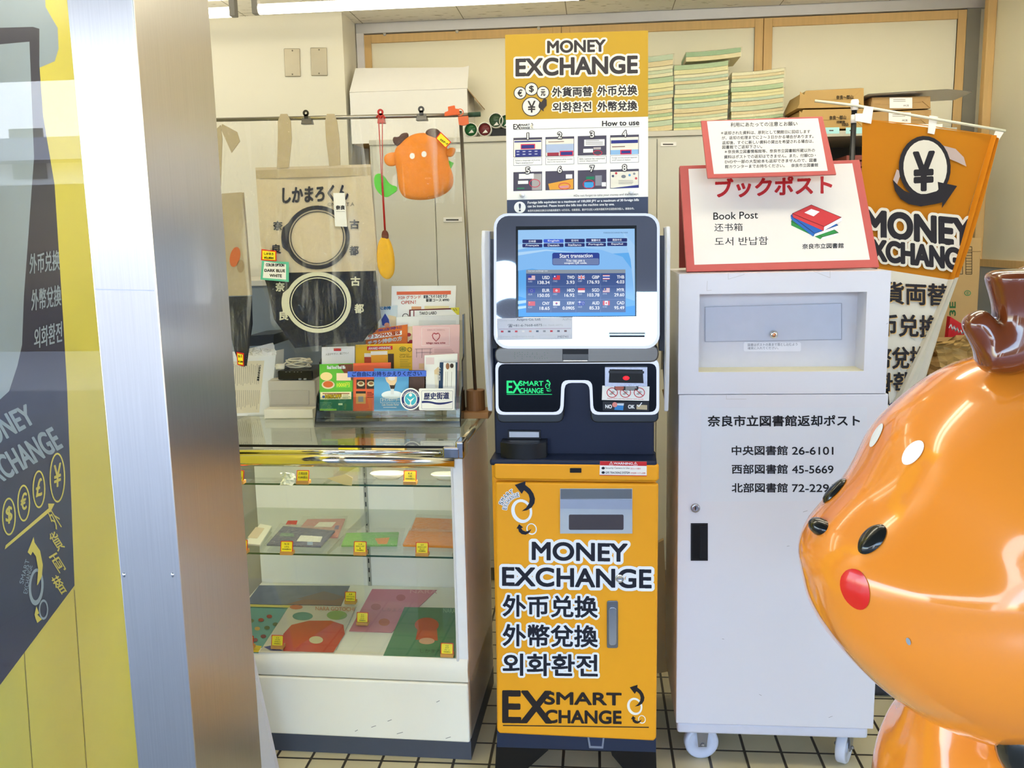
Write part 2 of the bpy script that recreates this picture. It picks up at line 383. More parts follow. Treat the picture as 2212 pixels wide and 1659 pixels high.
# ---- the street across the way (seen only in the glass and the polished metal)
def building(name, label, x0, x1, y, h, wallc, winc, nx, nz, wx, wz, band=None):
    t = thing(name, label, 'building', ((x0+x1)/2, y, 0))
    b = MB(); b.box(x0, x1, y-3, y, 0, h, mat(wallc, .7)); obj(b, 'wall', t)
    for i in range(nx):
        for j in range(nz):
            cx_ = x0+(i+.5)*(x1-x0)/nx; cz = 1.6+(j+.5)*(h-1.6)/nz
            w_ = MB(); w_.box(cx_-wx/2, cx_+wx/2, y, y+.03, cz-wz/2, cz+wz/2, mat(winc, .1)); obj(w_, 'window', t)
    k = MB(); k.box(x0, x1, y, y+.5, 2.7, 3.0, mat(band or '#7A7F8C', .5)); obj(k, 'awning', t)
    d = MB(); d.box(x0+.4, x1-.4, y, y+.02, 0, 2.4, mat('#3A3530', .2)); obj(d, 'shopfront', t)
    return t
building('street_building', 'white plastered building with small windows across the street', -12.5, -3.6, -10, 9, '#E9EAEC', '#5F5E55', 5, 3, .5, .7)
building('street_building', 'narrow brown house with red awning across the street', -3.1, -.4, -15.2, 3.4, '#8A6A58', '#2E3036', 2, 1, .8, .8, '#B5402F')
building('street_building', 'low pale shop with wide windows across the street', -.3, 7, -15, 3.0, '#DDDAD2', '#3C4650', 4, 1, 1.2, .9)
building('street_building', 'grey office block across the street', 7.2, 16, -15.5, 6, '#AEB3B8', '#4A5560', 4, 3, 1.0, 1.2)

# ---- bare fluorescent tubes under the ceiling
TUBE = mat('#FFF5DA', .4, emit=TUBE_POWER, noise=0); TUBE2 = mat('#FFF7DE', .4, emit=TWIN_POWER, noise=0)
def light_fitting(label, x0, y, L=1.2, tubes=(0,)):
    t = thing('ceiling_light', label, 'ceiling light', (x0+L/2, y, ZC), 'fluorescent fittings on the ceiling')
    b = MB(); w2 = .022 if len(tubes) == 1 else .075; b.box(x0-.02, x0+L+.02, y-w2, y+w2, ZC-.030, ZC, WHITE); obj(b, 'housing', t, bevel=.004)
    for xx in (x0-.012, x0+L+.012):
        e = MB(); e.box(xx-.012, xx+.012, y-w2+.005, y+w2-.005, ZC-.096, ZC-.028, mat('#8C8880', .4)); obj(e, 'lamp_holder', t, bevel=.003)
    for dy in tubes: k = MB(); k.tube([(x0, y+dy, ZC-.078), (x0+L, y+dy, ZC-.078)], .019, TUBE2 if len(tubes) > 1 else TUBE, 14); obj(k, 'tube', t, smooth=True)
yt = atz(700, 14, ZC-.078).y; xt = atz(558, 19, ZC-.078).x
light_fitting('long lit tube running along the ceiling above the hanging bags', xt, yt)
light_fitting('lit tube end to the left, beside the door frame', xt-1.34, yt+.02, 1.22)
light_fitting('second row of lit tube nearer the door, left end of ceiling', xt-1.30, yt-.36, 1.22)
light_fitting('twin lit tubes over the book return box', .25, 2.9, 1.2, (-.05, .05))
light_fitting('twin lit tubes added out of view over the display case near the door', -1.2, 1.95, 1.2, (-.05, .05))  # unseen fitting, added to brighten the front of the shop
light_fitting('twin lit tubes added out of view over the money machine near the door', .2, 1.95, 1.2, (-.05, .05))  # its partner, also added out of view for more light in front

# blank switch plates on the column
def plate(label, x0, y0, x1, y1):
    S = front(3.91); t = thing('blank_plate', label, 'wall plate', S.pt(*S.ab(((x0+x1)/2, y1))), 'blank steel plates on the column')
    b = MB(); b.slab(S, [(x0+1, y1-1), (x1, y1-1), (x1-2, y0), (x0-1, y0)], 0, .006, mat('#A8A08C', .42, .85)); obj(b, 'plate', t, bevel=.003)
    for yy in (y0+5, y1-6):
        c = S.pt(*S.ab(((x0+x1)/2, yy)), .006); k = MB(); k.lathe(c, (0, -1, 0), [(.0035, 0), (.003, .0015), (0, .002)], mat('#6A6458', .3, .8), 8); obj(k, 'screw', t)
plate('brushed steel blank plate on the column, farther from the corner', 615, 105, 650, 167)
plate('brushed steel blank plate on the column, nearer the corner', 672, 103, 708, 165)

# ================================================================== the money exchange machine
YEL = mat('#EBA424', .45, spec=.2, noise=.02); NAVY = mat('#16203A', .38); INK = mat('#191C2B', .5, noise=.02); PAPER = mat('#F1F1EE', .5, noise=.02)
LED = mat('#DCE8FF', .4, emit=1.05, noise=0); GLOSSB = mat('#050507', .03, spec=.22, noise=0)
SILV = mat('#75736E', .34, .9, noise=.06, scale=8, stretch=(1, 1, 60)); GREEN = mat('#1EF08A', .4, emit=.95, noise=0)
def smart_logo(b, S, cx_, cy_, k, d, ink, ring_, r0=0):
    """curved arrow, big tilted ring, small ring with its own little arrow; k = pixels per unit"""
    q = lambda pts: [(cx_+x*k, cy_+y*k) for x, y in pts]
    b.ring(S, [(cx_+x*k, cy_+y*k) for x, y in ell(0, 0, 1.0, 1.16, -18)], [(cx_+x*k, cy_+y*k) for x, y in ell(.05, -.02, .70, .88, -22)], d, ring_)
    b.ring(S, [(cx_+x*k, cy_+y*k) for x, y in ell(.95, 1.72, .50, .56, -18)], [(cx_+x*k, cy_+y*k) for x, y in ell(.95, 1.70, .39, .45, -20)], d, ring_)
    b.poly(S, q([(-.66, -2.52), (.38, -2.88), (.34, -2.52), (.82, -2.14), (1.12, -1.70), (1.28, -1.2), (1.22, -.76), (.96, -.36), (.5, -.08), (0, 0), (.42, -.32), (.72, -.78), (.78, -1.16), (.66, -1.6), (.42, -1.86), (.22, -2.0), (0, -1.66)]), d+.0005, ink)
    b.poly(S, q([(-.5, 1.66), (-.24, 1.24), (.14, 1.57), (-.05, 1.62), (.1, 1.84), (.38, 1.96), (.66, 1.88), (.95, 1.70), (.72, 2.08), (.38, 2.26), (0, 2.2), (-.26, 1.98), (-.34, 1.68)]), d+.0005, ink)
    return b
def ex_logo(b, S, x0, y0, w, h, d, ink, ring_, under=True, sl=0.0):
    """the EX / SMART / CHANGE word mark in the pixel box x0,y0,w,h; sl = rise of the foot line over w"""
    Y = lambda f, x: y0+h*f+sl*(x-x0)/w
    X = lambda f: x0+w*f
    b.text(S, 'EX', (X(0), Y(.96, X(0))), (X(.33), Y(.96, X(.33))), h*.93, d, ink, w*.008)
    b.text(S, 'SMART', (X(.285), Y(.40, X(.285))), (X(.81), Y(.40, X(.81))), h*.36, d+.0006, ink, w*.004)
    b.text(S, 'CHANGE', (X(.29), Y(.965, X(.29))), (X(.81), Y(.965, X(.81))), h*.38, d+.0006, ink, w*.004)
    smart_logo(b, S, X(.905), Y(.44, X(.9)), w*.052, d, ink, ring_)
    if under: b.line(S, [(X(0), Y(1.07, X(0))), (X(1), Y(1.07, X(1)))], max(1.2, h*.03), d, ink)
    return b
SM = Surf((-.0636, 2.345, 0), (math.cos(R(-1.6)), math.sin(R(-1.6)), 0), (0, 0, 1))
mx0, mx1 = -.222, .222
MT = thing('money_exchange_machine', 'tall yellow and navy money exchange machine with a lit touch screen', 'machine', (-.0636, 2.35, 0))
b = MB(); b.boxl(SM, -.219, .217, .10, .905, -.52, 0, YEL); obj(b, 'body', MT, bevel=.008)
b = MB()
b.slab(SM, [(1072, 1610), (1185, 1613), (1184, 1621), (1140, 1660), (1126, 1688), (1068, 1688)], -.03, 0, BLACK)
b.slab(SM, [(1320, 1623), (1417, 1620), (1419, 1688), (1364, 1688), (1345, 1659), (1322, 1632)], -.03, 0, BLACK)
b.slab(SM, [(1184, 1613), (1320, 1620), (1320, 1624), (1184, 1619)], -.03, 0, BLACK)
b.boxl(SM, -.215, -.18, .0, .10, -.5, -.03, BLACK); b.boxl(SM, .175, .21, .0, .10, -.5, -.03, BLACK)
obj(b, 'foot_frame', MT)
b = MB(); b.slab(SM, [(1074, 1574), (1417, 1592), (1417, 1623), (1074, 1612)], -.02, .004, mat('#252F47', .4)); 
b.slab(SM, [(1269, 1589), (1306, 1590), (1303, 1614), (1273, 1613)], .004, .007, mat('#8E98AE', .35, .6)); b.slab(SM, [(1273, 1590), (1302, 1591), (1300, 1609), (1276, 1608)], .007, .0075, mat('#2A3450', .4)); obj(b, 'plinth', MT)
b = MB(); b.slab(SM, [(1071, 1037), (1422, 1041), (1417, 1590), (1411, 1594), (1081, 1578), (1075, 1573)], 0, .018, YEL); door = obj(b, 'door', MT, bevel=.007, seg=3)
DF = .0184
S = Surf(SM.o+SM.n*DF, SM.u, SM.v)
WH = mat('#EEF2F8', .4, noise=.01)
b = MB()
b.text(S, 'MONEY', (1150, 1208.5), (1354, 1212.6), 37.5, .0, INK, 1.6, WH, 6.5)
b.text(S, 'EXCHANGE', (1086, 1264), (1406, 1269.5), 39, .0012, INK, 1.6, WH, 6.5)
for i, (t, y0, y1, h) in enumerate((('外币兑换', 1330.5, 1333.5, 45), ('外幣兌換', 1394.5, 1397.5, 46), ('외화환전', 1457.5, 1460.5, 46))):
    b.text(S, t, (1087, y0), (1290, y1), h, .0004+.0004*i, INK, 1.3, WH, 4.5)
ex_logo(b, S, 1087, 1491, 314, 71, .0004, mat('#231D1E', .5), mat('#F6F2E6', .4), True, 4)
smart_logo(b, S, 1127, 1104, 22.5, .0004, INK, WH)
def arc_text(b, S, word, cx_, cy_, r, a0, a1, h, d, m, out=None, ow=0):
    n = len(word)
    for i, c in enumerate(word):
        a = R(a0+(a1-a0)*(i+.5)/n); w_ = abs(R(a1-a0))*r/n*.78
        if c in 'I1': w_ *= .35
        if c == ' ': continue
        ux, uy = -math.sin(a), math.cos(a); px, py = cx_+r*math.cos(a), cy_+r*math.sin(a)
        if a1 < a0: ux, uy = -ux, -uy
        vs_, fs, bb = glyphs(c)
        nx, ny = (uy, -ux)
        pix = [(px+ux*((x-bb[0])/(bb[2]-bb[0])-.5)*w_+nx*h*(y-bb[1])/(bb[3]-bb[1]), py+uy*((x-bb[0])/(bb[2]-bb[0])-.5)*w_+ny*h*(y-bb[1])/(bb[3]-bb[1])) for x, y in vs_]
        if out:
            for j in range(10):
                ox, oy = ow*math.cos(j*.628), ow*math.sin(j*.628); b.add([S.pt(p, q, d+j*2e-5) for p, q in S.P([(x+ox, y+oy) for x, y in pix])], fs, out)
        b.add([S.pt(p, q, d+.0004) for p, q in S.P(pix)], fs, m)
arc_text(b, S, 'EXCHANGE', 1127, 1105, 33, 186, 262, 8.5, .0004, INK, WH, 1.6)
arc_text(b, S, 'SMART', 1127, 1105, 43.5, 198, 248, 9, .0009, INK, WH, 1.6)
obj(b, 'lettering', door)
b = MB(); b.slab(S, rect(1210, 1055, 1366, 1152), 0, .002, mat('#B9C2CC', .35, .35))
b.slab(S, rect(1211, 1056, 1365, 1077), .002, .0025, mat('#6E747B', .35, .5)); b.slab(S, [(1211, 1097), (1365, 1099), (1365, 1078), (1211, 1077)], .002, .007, mat('#A9B2C6', .3, .6))
b.slab(S, rrect(1229, 1111, 1347, 1144, 3), .002, .0026, mat('#4B474E', .12)); obj(b, 'cash_outlet', MT)
b = MB(); c = S.pt(*S.ab((1339, 1249)), 0); b.lathe(c, S.n, [(.0115, 0), (.0115, .004), (.009, .006), (.006, .0045), (0, .0045)], CHROME, 20); k = obj(b, 'keyhole', door, smooth=True)
b = MB(); b.slab(S, rrect(1311, 1297, 1335, 1399, 4), 0, .004, mat('#7D828B', .3, .8)); b.slab(S, rrect(1315, 1309, 1332, 1391, 7), .004, .010, mat('#A6AEBB', .22, .9)); obj(b, 'handle', door, bevel=.0015)
b = MB(); b.slab(SM, [(1069, 997), (1423, 1000), (1423, 1031), (1418, 1036), (1074, 1032), (1069, 1027)], 0, .02, YEL); strip = obj(b, 'upper_band', MT, bevel=.006, seg=3)
S2 = Surf(SM.o+SM.n*.0204, SM.u, SM.v)
b = MB(); b.slab(S2, rrect(1231, 1011, 1256, 1021, 1.5), 0, .001, BLACK); obj(b, 'sensor', MT)
b = MB(); RED = mat('#C5252B', .45); b.slab(S2, [(1295, 1027), (1397, 1028.5), (1397, 997), (1296, 996)], 0, .0006, PAPER); b.poly(S2, [(1296, 1005), (1397, 1006.5), (1397, 997), (1296, 996)], .0008, RED); b.poly(S2, [(1295, 1027), (1397, 1028.5), (1397, 1026.8), (1295, 1025.5)], .0008, RED)
b.text(S2, '⚠WARNING⚠', (1316, 1004), (1377, 1005), 7, .0011, WH, .2)
b.text(S2, 'Security Camera in Use', (1308, 1013.5), (1360, 1014), 5, .0011, INK); b.text(S2, '防犯カメラ作動中', (1362, 1014), (1384, 1014.2), 4, .0011, RED)
b.text(S2, 'GPS TRACKING SYSTEM', (1308, 1023), (1360, 1023.4), 4.5, .0011, INK, .1); b.text(S2, 'GPS追跡システム装備', (1362, 1023.4), (1394, 1023.8), 4, .0011, RED)
for yy in (1011, 1020.5): b.poly(S2, ell(1303, yy, 3.6, 2.8), .0011, INK)
obj(b, 'warning_sticker', MT)
# navy middle, ledge and tray
b = MB(); b.boxl(SM, -.216, .214, .90, 1.21, -.5, -.055, NAVY); b.boxl(SM, -.221, .219, .905, .922, -.10, .018, NAVY); obj(b, 'ledge', MT, bevel=.006, seg=3)
b = MB(); S3 = Surf(SM.o+SM.n*-.055, SM.u, SM.v)
ctr = S3.ab((1135, 990)); zt = S3.ab((1135, 938))[1]; hw = S3.ab((1183, 960))[0]-ctr[0]
pts = [(ctr[0]-hw, 0), (ctr[0]-hw, .05), (ctr[0]-hw*.6, .066), (ctr[0], .071), (ctr[0]+hw*.6, .066), (ctr[0]+hw, .05), (ctr[0]+hw, 0)]
TR = Surf(S3.o, S3.u, SM.n*-1)      # plan view of the tray: u across, -n outwards
def plan(pts, z0, z1, m, mb):
    n = len(pts); vs_ = [S3.o+S3.u*a+S3.n*d+Vector((0, 0, z)) for z in (z0, z1) for a, d in pts]
    fs = [[i, (i+1) % n, n+(i+1) % n, n+i] for i in range(n)]+[list(range(n))[::-1], list(range(n, 2*n))]
    mb.add(vs_, fs, m)
plan(pts, .915, zt-.012, mat('#17191D', .35), b)
inn = [(ctr[0]+(a-ctr[0])*.75, max(d-.012, .0)) for a, d in pts]
plan(pts, zt-.012, zt-.0115, mat('#1E2026', .4), b); plan(inn, zt-.0114, zt-.0110, BLACK, b)
b.boxl(S3, ctr[0]-hw*.75, ctr[0]+hw*.70, zt-.012, zt+.012, 0, .008, mat('#23262D', .4)); b.boxl(S3, ctr[0]-hw*.68, ctr[0]+hw*.64, zt-.006, zt+.009, .008, .012, mat('#D5DAE6', .4)); obj(b, 'coin_tray', MT, bevel=.004)
# lower fascia: dark glass in a lit U-shaped frame
Wp = [(1070, 780), (1424, 778), (1424, 872), (1418, 886), (1403, 896), (1284, 896), (1275, 888), (1272, 840), (1266, 828), (1226, 828), (1219, 836), (1217, 888), (1208, 896), (1094, 896), (1080, 888), (1071, 872)]
Wp = fillet([(1070, 780), (1424, 778), (1424, 896), (1276, 896), (1273, 827), (1219, 827), (1216, 896), (1071, 896)], 16)
Gp = [(1076, 786), (1418, 785), (1418, 870), (1412, 884), (1402, 890), (1290, 890), (1281, 884), (1279, 836), (1270, 822), (1222, 822), (1213, 832), (1211, 882), (1203, 890), (1096, 890), (1084, 883), (1077, 870)]
Gp = fillet([(1076, 786), (1418, 785), (1418, 890), (1282, 890), (1279, 821), (1213, 821), (1210, 890), (1077, 890)], 15)
b = MB(); b.slab(SM, [(x, y+(20 if y > 880 else 0)) for x, y in Wp], -.06, -.016, mat('#3F4347', .3, .7)); obj(b, 'lower_lip', MT, bevel=.004)
b = MB(); b.slab(SM, Wp, -.05, 0, LED); obj(b, 'lower_light_frame', MT)
b = MB(); b.slab(SM, Gp, 0, .0012, GLOSSB); fas = obj(b, 'lower_fascia', MT)
S4 = Surf(SM.o+SM.n*.0014, SM.u, SM.v)
b = MB(); ex_logo(b, S4, 1095, 822, 97, 28, .0002, GREEN, GREEN, True, 0); obj(b, 'lit_logo', fas)
# bill slot, its sticker and the NO / OK card
b = MB(); b.slab(S4, rect(1307, 792, 1398, 833), 0, .012, mat('#B7BAC2', .25, .9)); b.slab(S4, [(1315, 825), (1390, 826), (1388, 797), (1317, 796)], .012, .0125, BLACK); b.slab(S4, [(1315, 804), (1391, 805), (1391, 800), (1315, 799)], .012, .016, mat('#2B2D33', .3)); slot = obj(b, 'bill_slot', MT)
b = MB(); c = S4.pt(*S4.ab((1352.5, 815)), .0128); b.ball(c, .0085, .004, .0055, mat('#FF1F30', .3, emit=1.6, noise=0)); obj(b, 'red_lamp', slot, smooth=True)
b = MB(); b.slab(S4, [(1300, 864), (1402, 866), (1403, 835), (1301, 833)], 0, .0006, PAPER)
for cx_ in (1322.5, 1351, 1381):
    b.ring(S4, ell(cx_, 848, 12, 11), ell(cx_, 848, 10.4, 9.4), .001, RED); b.line(S4, [(cx_-8, 841), (cx_+8, 855)], 1.6, .0012, RED)
    b.poly(S4, [(cx_-7, 852), (cx_+1, 844), (cx_+6, 846), (cx_-1, 853)], .0009, mat('#B4B2AE', .6))
b.text(S4, 'Please don\'t use wet,rolled,or torn money', (1312, 862.5), (1390, 864), 3.4, .0011, RED)
b.slab(S4, rrect(1327, 831, 1379, 843, 4), .0006, .0012, mat('#2A2A30', .5)); b.poly(S4, ell(1338, 837.5, 10, 5.5), .0015, mat('#B5685A', .5))
b.lines(S4, 1351, 833, 1377, 842, 3, .0015, PAPER, .4)
b.slab(S4, [(1302, 887), (1402, 888), (1402, 868), (1302, 867)], 0, .0006, mat('#23252E', .4))
b.text(S4, 'NO', (1308, 881.5), (1321.5, 882), 7.5, .001, WH, .5); b.text(S4, 'OK', (1357, 882), (1370.5, 882.2), 7.5, .001, WH, .5)
b.poly(S4, [(1327, 885), (1346, 886), (1347, 876), (1329, 875)], .001, mat('#2F7FC6', .4)); b.poly(S4, [(1330, 875), (1347, 876), (1348, 871), (1327, 871)], .0012, mat('#C9D7E6', .4)); b.poly(S4, ell(1328, 874, 5.5, 5.5), .0014, mat('#D88A84', .5))
b.poly(S4, [(1375, 884), (1398, 885), (1398, 875), (1375, 874)], .001, mat('#B9AC8E', .5)); b.line(S4, [(1377, 875), (1380, 878), (1386, 870)], 2, .0014, WH)
obj(b, 'bill_stickers', fas)
# chin with camera
b = MB(); b.slab(SM, fillet([(1068, 751), (1424, 747), (1422, 782), (1071, 785)], 22), -.05, .006, SILV); chin = obj(b, 'chin', MT, bevel=.004)
S5 = Surf(SM.o+SM.n*.0062, SM.u, SM.v)
b = MB(); b.slab(S5, rect(1215, 754, 1271, 778), 0, .0006, BLACK); b.slab(S5, rect(1216, 765, 1271, 777), .0006, .001, mat('#56544C', .08, .9)); b.slab(S5, rect(1217, 778, 1269, 780), 0, .003, WHITE); obj(b, 'camera_window', chin)
b = MB(); GD = mat('#3A8A5A', .4, emit=.35, noise=0)  # green glow put into the holes for the LED light below
for i in range(14):
    for j in range(4):
        if random.random() < .55: b.poly(S5, ell(1112+i*5.4+random.uniform(-1, 1), 762+j*4+random.uniform(-.8, .8), .7, n=6), .0003, GD)
obj(b, 'speaker_holes', chin)
# head: screen panel leaning back, polished plate in a lit frame
SH = through(at(1068, 752, 2.339), at(1424, 748, 2.329), at(1066, 466, 2.385))
b = MB(); b.slab(SH, rrect(1067, 463, 1425, 753, 30), -.10, -.004, mat('#14161C', .4)); obj(b, 'head', MT, bevel=.006)
b = MB(); b.slab(SH, rrect(1067, 461, 1425, 753, 30), -.02, .004, LED); obj(b, 'head_light_frame', MT, bevel=.002)
MIR = bpy.data.materials.new('m_polished'); MIR.use_nodes = True
_b = MIR.node_tree.nodes['Principled BSDF']; _b.inputs['Base Color'].default_value = (.62, .61, .58, 1); _b.inputs['Metallic'].default_value = 1; _b.inputs['Roughness'].default_value = .02
_t = MIR.node_tree.nodes.new('ShaderNodeTexCoord'); _z = MIR.node_tree.nodes.new('ShaderNodeTexNoise'); _z.inputs['Scale'].default_value = 5; _z.inputs['Detail'].default_value = 0
_p = MIR.node_tree.nodes.new('ShaderNodeBump'); _p.inputs['Strength'].default_value = .35; _p.inputs['Distance'].default_value = .02
MIR.node_tree.links.new(_t.outputs['Object'], _z.inputs[0]); MIR.node_tree.links.new(_z.outputs[0], _p.inputs['Height']); MIR.node_tree.links.new(_p.outputs[0], _b.inputs['Normal'])
b = MB(); b.slab(SH, rrect(1073, 467, 1419, 747, 26), .003, .0052, MIR); obj(b, 'mirror_plate', MT)
b = MB(); b.slab(SH, [(1115, 686), (1375, 684), (1375, 488), (1115, 490)], .005, .0075, mat('#07080A', .2)); scr = obj(b, 'touch_screen', MT)
S6 = Surf(SH.o+SH.n*.0078, SH.u, SH.v)
E_ = lambda h, s=.95: mat(h, .06, emit=s, noise=0, spec=.2)
b = MB(); b.poly(S6, [(1120, 684), (1372, 682), (1371, 494), (1119, 497)], 0, E_('#62AFF2'))
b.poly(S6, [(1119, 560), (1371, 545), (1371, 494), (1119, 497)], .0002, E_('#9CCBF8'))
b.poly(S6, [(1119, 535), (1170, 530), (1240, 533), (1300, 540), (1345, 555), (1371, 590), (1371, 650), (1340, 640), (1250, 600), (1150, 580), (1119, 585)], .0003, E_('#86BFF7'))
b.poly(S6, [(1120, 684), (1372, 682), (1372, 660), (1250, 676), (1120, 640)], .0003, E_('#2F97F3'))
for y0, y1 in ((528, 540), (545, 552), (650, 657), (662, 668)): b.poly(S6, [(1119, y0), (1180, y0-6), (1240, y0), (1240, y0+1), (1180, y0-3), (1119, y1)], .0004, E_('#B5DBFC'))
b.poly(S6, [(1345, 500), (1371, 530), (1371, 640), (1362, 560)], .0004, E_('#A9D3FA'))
row1 = ['日本語', 'English', '한국어', '繁體中文', '简体中文']; row2 = ['Français', 'Deutsch', 'Italiano', 'Português', 'Español']
for i in range(5):
    x = 1128.5+i*45.8; y = 517.5-i*.75
    for j, tx in enumerate((row1[i], row2[i])):
        yy = y+j*9.2; b.poly(S6, rrect(x, yy, x+43, yy+7.8, 1.5, 2), .0005, E_('#3F62D8' if (i, j) == (1, 0) else '#28306F')); b.text(S6, tx, (x+21.5-len(tx)*(2.5 if ord(tx[0]) > 999 else 1.75), yy+6.2), (x+21.5+len(tx)*(2.5 if ord(tx[0]) > 999 else 1.75), yy+6.1), 4.8, .0008, E_('#E6ECFB'), .12)
b.text(S6, 'FOREIGN EXCHANGE MACHINE', (1304, 504.5), (1356, 504), 3, .0006, E_('#3A5580'))
b.poly(S6, rrect(1193, 546, 1295, 573, 4), .0005, E_('#2C4296')); b.poly(S6, rrect(1194, 558, 1294, 572, 3), .0006, E_('#7183B0'))
b.text(S6, 'Start transaction', (1209, 557), (1280, 556), 8.5, .0009, E_('#F2F6FF'), .25)
b.text(S6, 'You can use a', (1223, 565.5), (1263, 565.2), 5.5, .0009, E_('#F2F6FF'), .15); b.text(S6, 'coupon QR code.', (1219, 571.5), (1268, 571.2), 5.5, .0009, E_('#F2F6FF'), .15)
b.poly(S6, [(1136.5, 675.5), (1351.5, 674.5), (1351, 582), (1136.5, 583)], .0005, E_('#3D5590')); b.poly(S6, [(1136.5, 591), (1351, 590), (1351, 582), (1136.5, 583)], .0006, E_('#8E99A6'))
b.text(S6, 'Current exchange rate', (1141, 587.8), (1183, 587.4), 4, .0008, E_('#F2F6FF'))
for x in (1190, 1244, 1297.5): b.line(S6, [(x, 590), (x, 675)], .5, .0007, E_('#7C8FC0'))
for y in (618.5, 647): b.line(S6, [(1137, y), (1351, y-.6)], .5, .0007, E_('#7C8FC0'))
rates = [('USD', '138.34'), ('TWD', '3.93'), ('GBP', '176.93'), ('THB', '4.03'), ('EUR', '150.05'), ('HKD', '16.92'), ('SGD', '103.78'), ('MYR', '29.60'), ('CNY', '18.65'), ('KRW', '0.0905'), ('AUD', '85.33'), ('CAD', '95.49')]
R_, B_, W_, Y_ = E_('#DC4450'), E_('#3440A8'), E_('#EEF0F8'), E_('#E8D84A')
def flag(c, x, y, w_, h):
    f = lambda x0, y0, x1, y1, m, d=.0010: b.poly(S6, rect(x+w_*x0, y+h*y0, x+w_*x1, y+h*y1), d, m)
    if c in ('USD', 'MYR'):
        f(0, 0, 1, 1, W_)
        for k in range(0, 7, 2): f(0, k/7, 1, (k+1)/7, E_('#C9808F'), .0012)
        f(0, 0, .5, .55, B_, .0014)
        if c == 'MYR': b.poly(S6, ell(x+w_*.25, y+h*.28, 1.4), .0016, Y_)
    elif c == 'TWD': f(0, 0, 1, 1, R_); f(0, 0, .5, .5, B_, .0012); b.poly(S6, ell(x+w_*.25, y+h*.25, 1.6), .0014, W_)
    elif c == 'GBP':
        f(0, 0, 1, 1, B_)
        for p in (((0, 0), (1, 1)), ((0, 1), (1, 0))): b.line(S6, [(x+w_*(.08+.84*p[0][0]), y+h*(.1+.8*p[0][1])), (x+w_*(.08+.84*p[1][0]), y+h*(.1+.8*p[1][1]))], 1.6, .0012, W_)
        f(0, .33, 1, .67, W_, .0013); f(.38, 0, .62, 1, W_, .0013); f(0, .42, 1, .58, R_, .0015); f(.44, 0, .56, 1, R_, .0015)
    elif c == 'THB': f(0, 0, 1, 1, W_); f(0, .33, 1, .67, B_, .0012); f(0, 0, 1, .12, R_, .0012); f(0, .88, 1, 1, R_, .0012)
    elif c == 'EUR':
        f(0, 0, 1, 1, B_)
        for k in range(8): b.poly(S6, ell(x+w_/2+2.6*math.cos(k*.785), y+h/2+2.6*math.sin(k*.785), .4, n=6), .0012, Y_)
    elif c == 'HKD': f(0, 0, 1, 1, R_); [b.poly(S6, ell(x+w_/2+1.7*math.cos(k*1.257-1.57), y+h/2+1.7*math.sin(k*1.257-1.57), 1.0, n=8), .0012, W_) for k in range(5)]
    elif c == 'SGD': f(0, 0, 1, .5, R_); f(0, .5, 1, 1, W_)
    elif c == 'CNY': f(0, 0, 1, 1, R_); b.poly(S6, ell(x+w_*.2, y+h*.3, 1.3, n=5), .0012, Y_)
    elif c == 'KRW': f(0, 0, 1, 1, W_); b.poly(S6, [q for q in ell(x+w_/2, y+h/2, 2.3) if q[1] <= y+h/2+.01], .0012, R_); b.poly(S6, [q for q in ell(x+w_/2, y+h/2, 2.3) if q[1] >= y+h/2-.01], .0012, B_)
    elif c == 'AUD': f(0, 0, 1, 1, B_); f(0, .2, .5, .3, W_, .0012); f(.2, 0, .3, .5, W_, .0012); [b.poly(S6, ell(x+w_*q[0], y+h*q[1], .6, n=6), .0012, W_) for q in ((.25, .75), (.75, .2), (.75, .8), (.65, .45), (.88, .4))]
    elif c == 'CAD': f(0, 0, .27, 1, R_); f(.27, 0, .73, 1, W_); f(.73, 0, 1, 1, R_); b.poly(S6, [(x+w_*.5, y+h*.2), (x+w_*.62, y+h*.45), (x+w_*.57, y+h*.75), (x+w_*.43, y+h*.75), (x+w_*.38, y+h*.45)], .0012, R_)
for i, (c, v) in enumerate(rates):
    col, rw = i % 4, i//4; x = 1141+col*53.7; y = 595.3+rw*27.9-col*.4
    flag(c, x, y, 15, 9.5)
    b.text(S6, '1'+c, (x, y+14.6), (x+9, y+14.5), 3.4, .0008, E_('#C9D4EE'))
    xr = 1187.2+col*53.7; b.text(S6, c, (xr-15.5, y+7.6), (xr, y+7.5), 6.6, .0009, W_, .25); wv = len(v)*4.25; b.text(S6, v, (xr-wv, y+18.2), (xr, y+18.1), 6.6, .0009, W_, .25)
obj(b, 'display', scr)
b = MB(); b.slab(SH, [(1075, 735), (1237, 733), (1237, 685), (1074, 688)], .005, .0068, mat('#C4C8D4', .6))
S7 = Surf(SH.o+SH.n*.007, SH.u, SH.v); GR = mat('#6B7280', .6)
b.text(S7, 'Operating Company', (1078, 694.5), (1113, 694), 3.6, 0, mat('#A8AEB8', .6)); b.text(S7, 'Actpro Co, Ltd.', (1116, 694.5), (1168, 693.4), 6.4, 0, GR, .15); b.text(S7, 'ActPro', (1215, 692.5), (1234, 692), 5, 0, mat('#9DA5AE', .6))
b.text(S7, '☎+81-6-7668-6875', (1097, 707), (1171, 705.5), 7, 0, GR, .1); b.text(S7, '(06-7668-6875)', (1172, 705.4), (1216, 704.8), 4.5, 0, mat('#A8AEB8', .6))
b.line(S7, [(1078, 711), (1233, 709.5)], 1.8, 0, mat('#B0A6BC', .6))
for k in range(10): x = 1082+k*15.2; b.poly(S7, rect(x, 714.2-k*.12, x+5.5, 718-k*.12), 0, mat(['#B03A4A', '#5A5F70', '#C05060', '#D8D8DC', '#C88A80', '#5A6A80', '#8A9098', '#C04050', '#60657A', '#705A60'][k], .6))
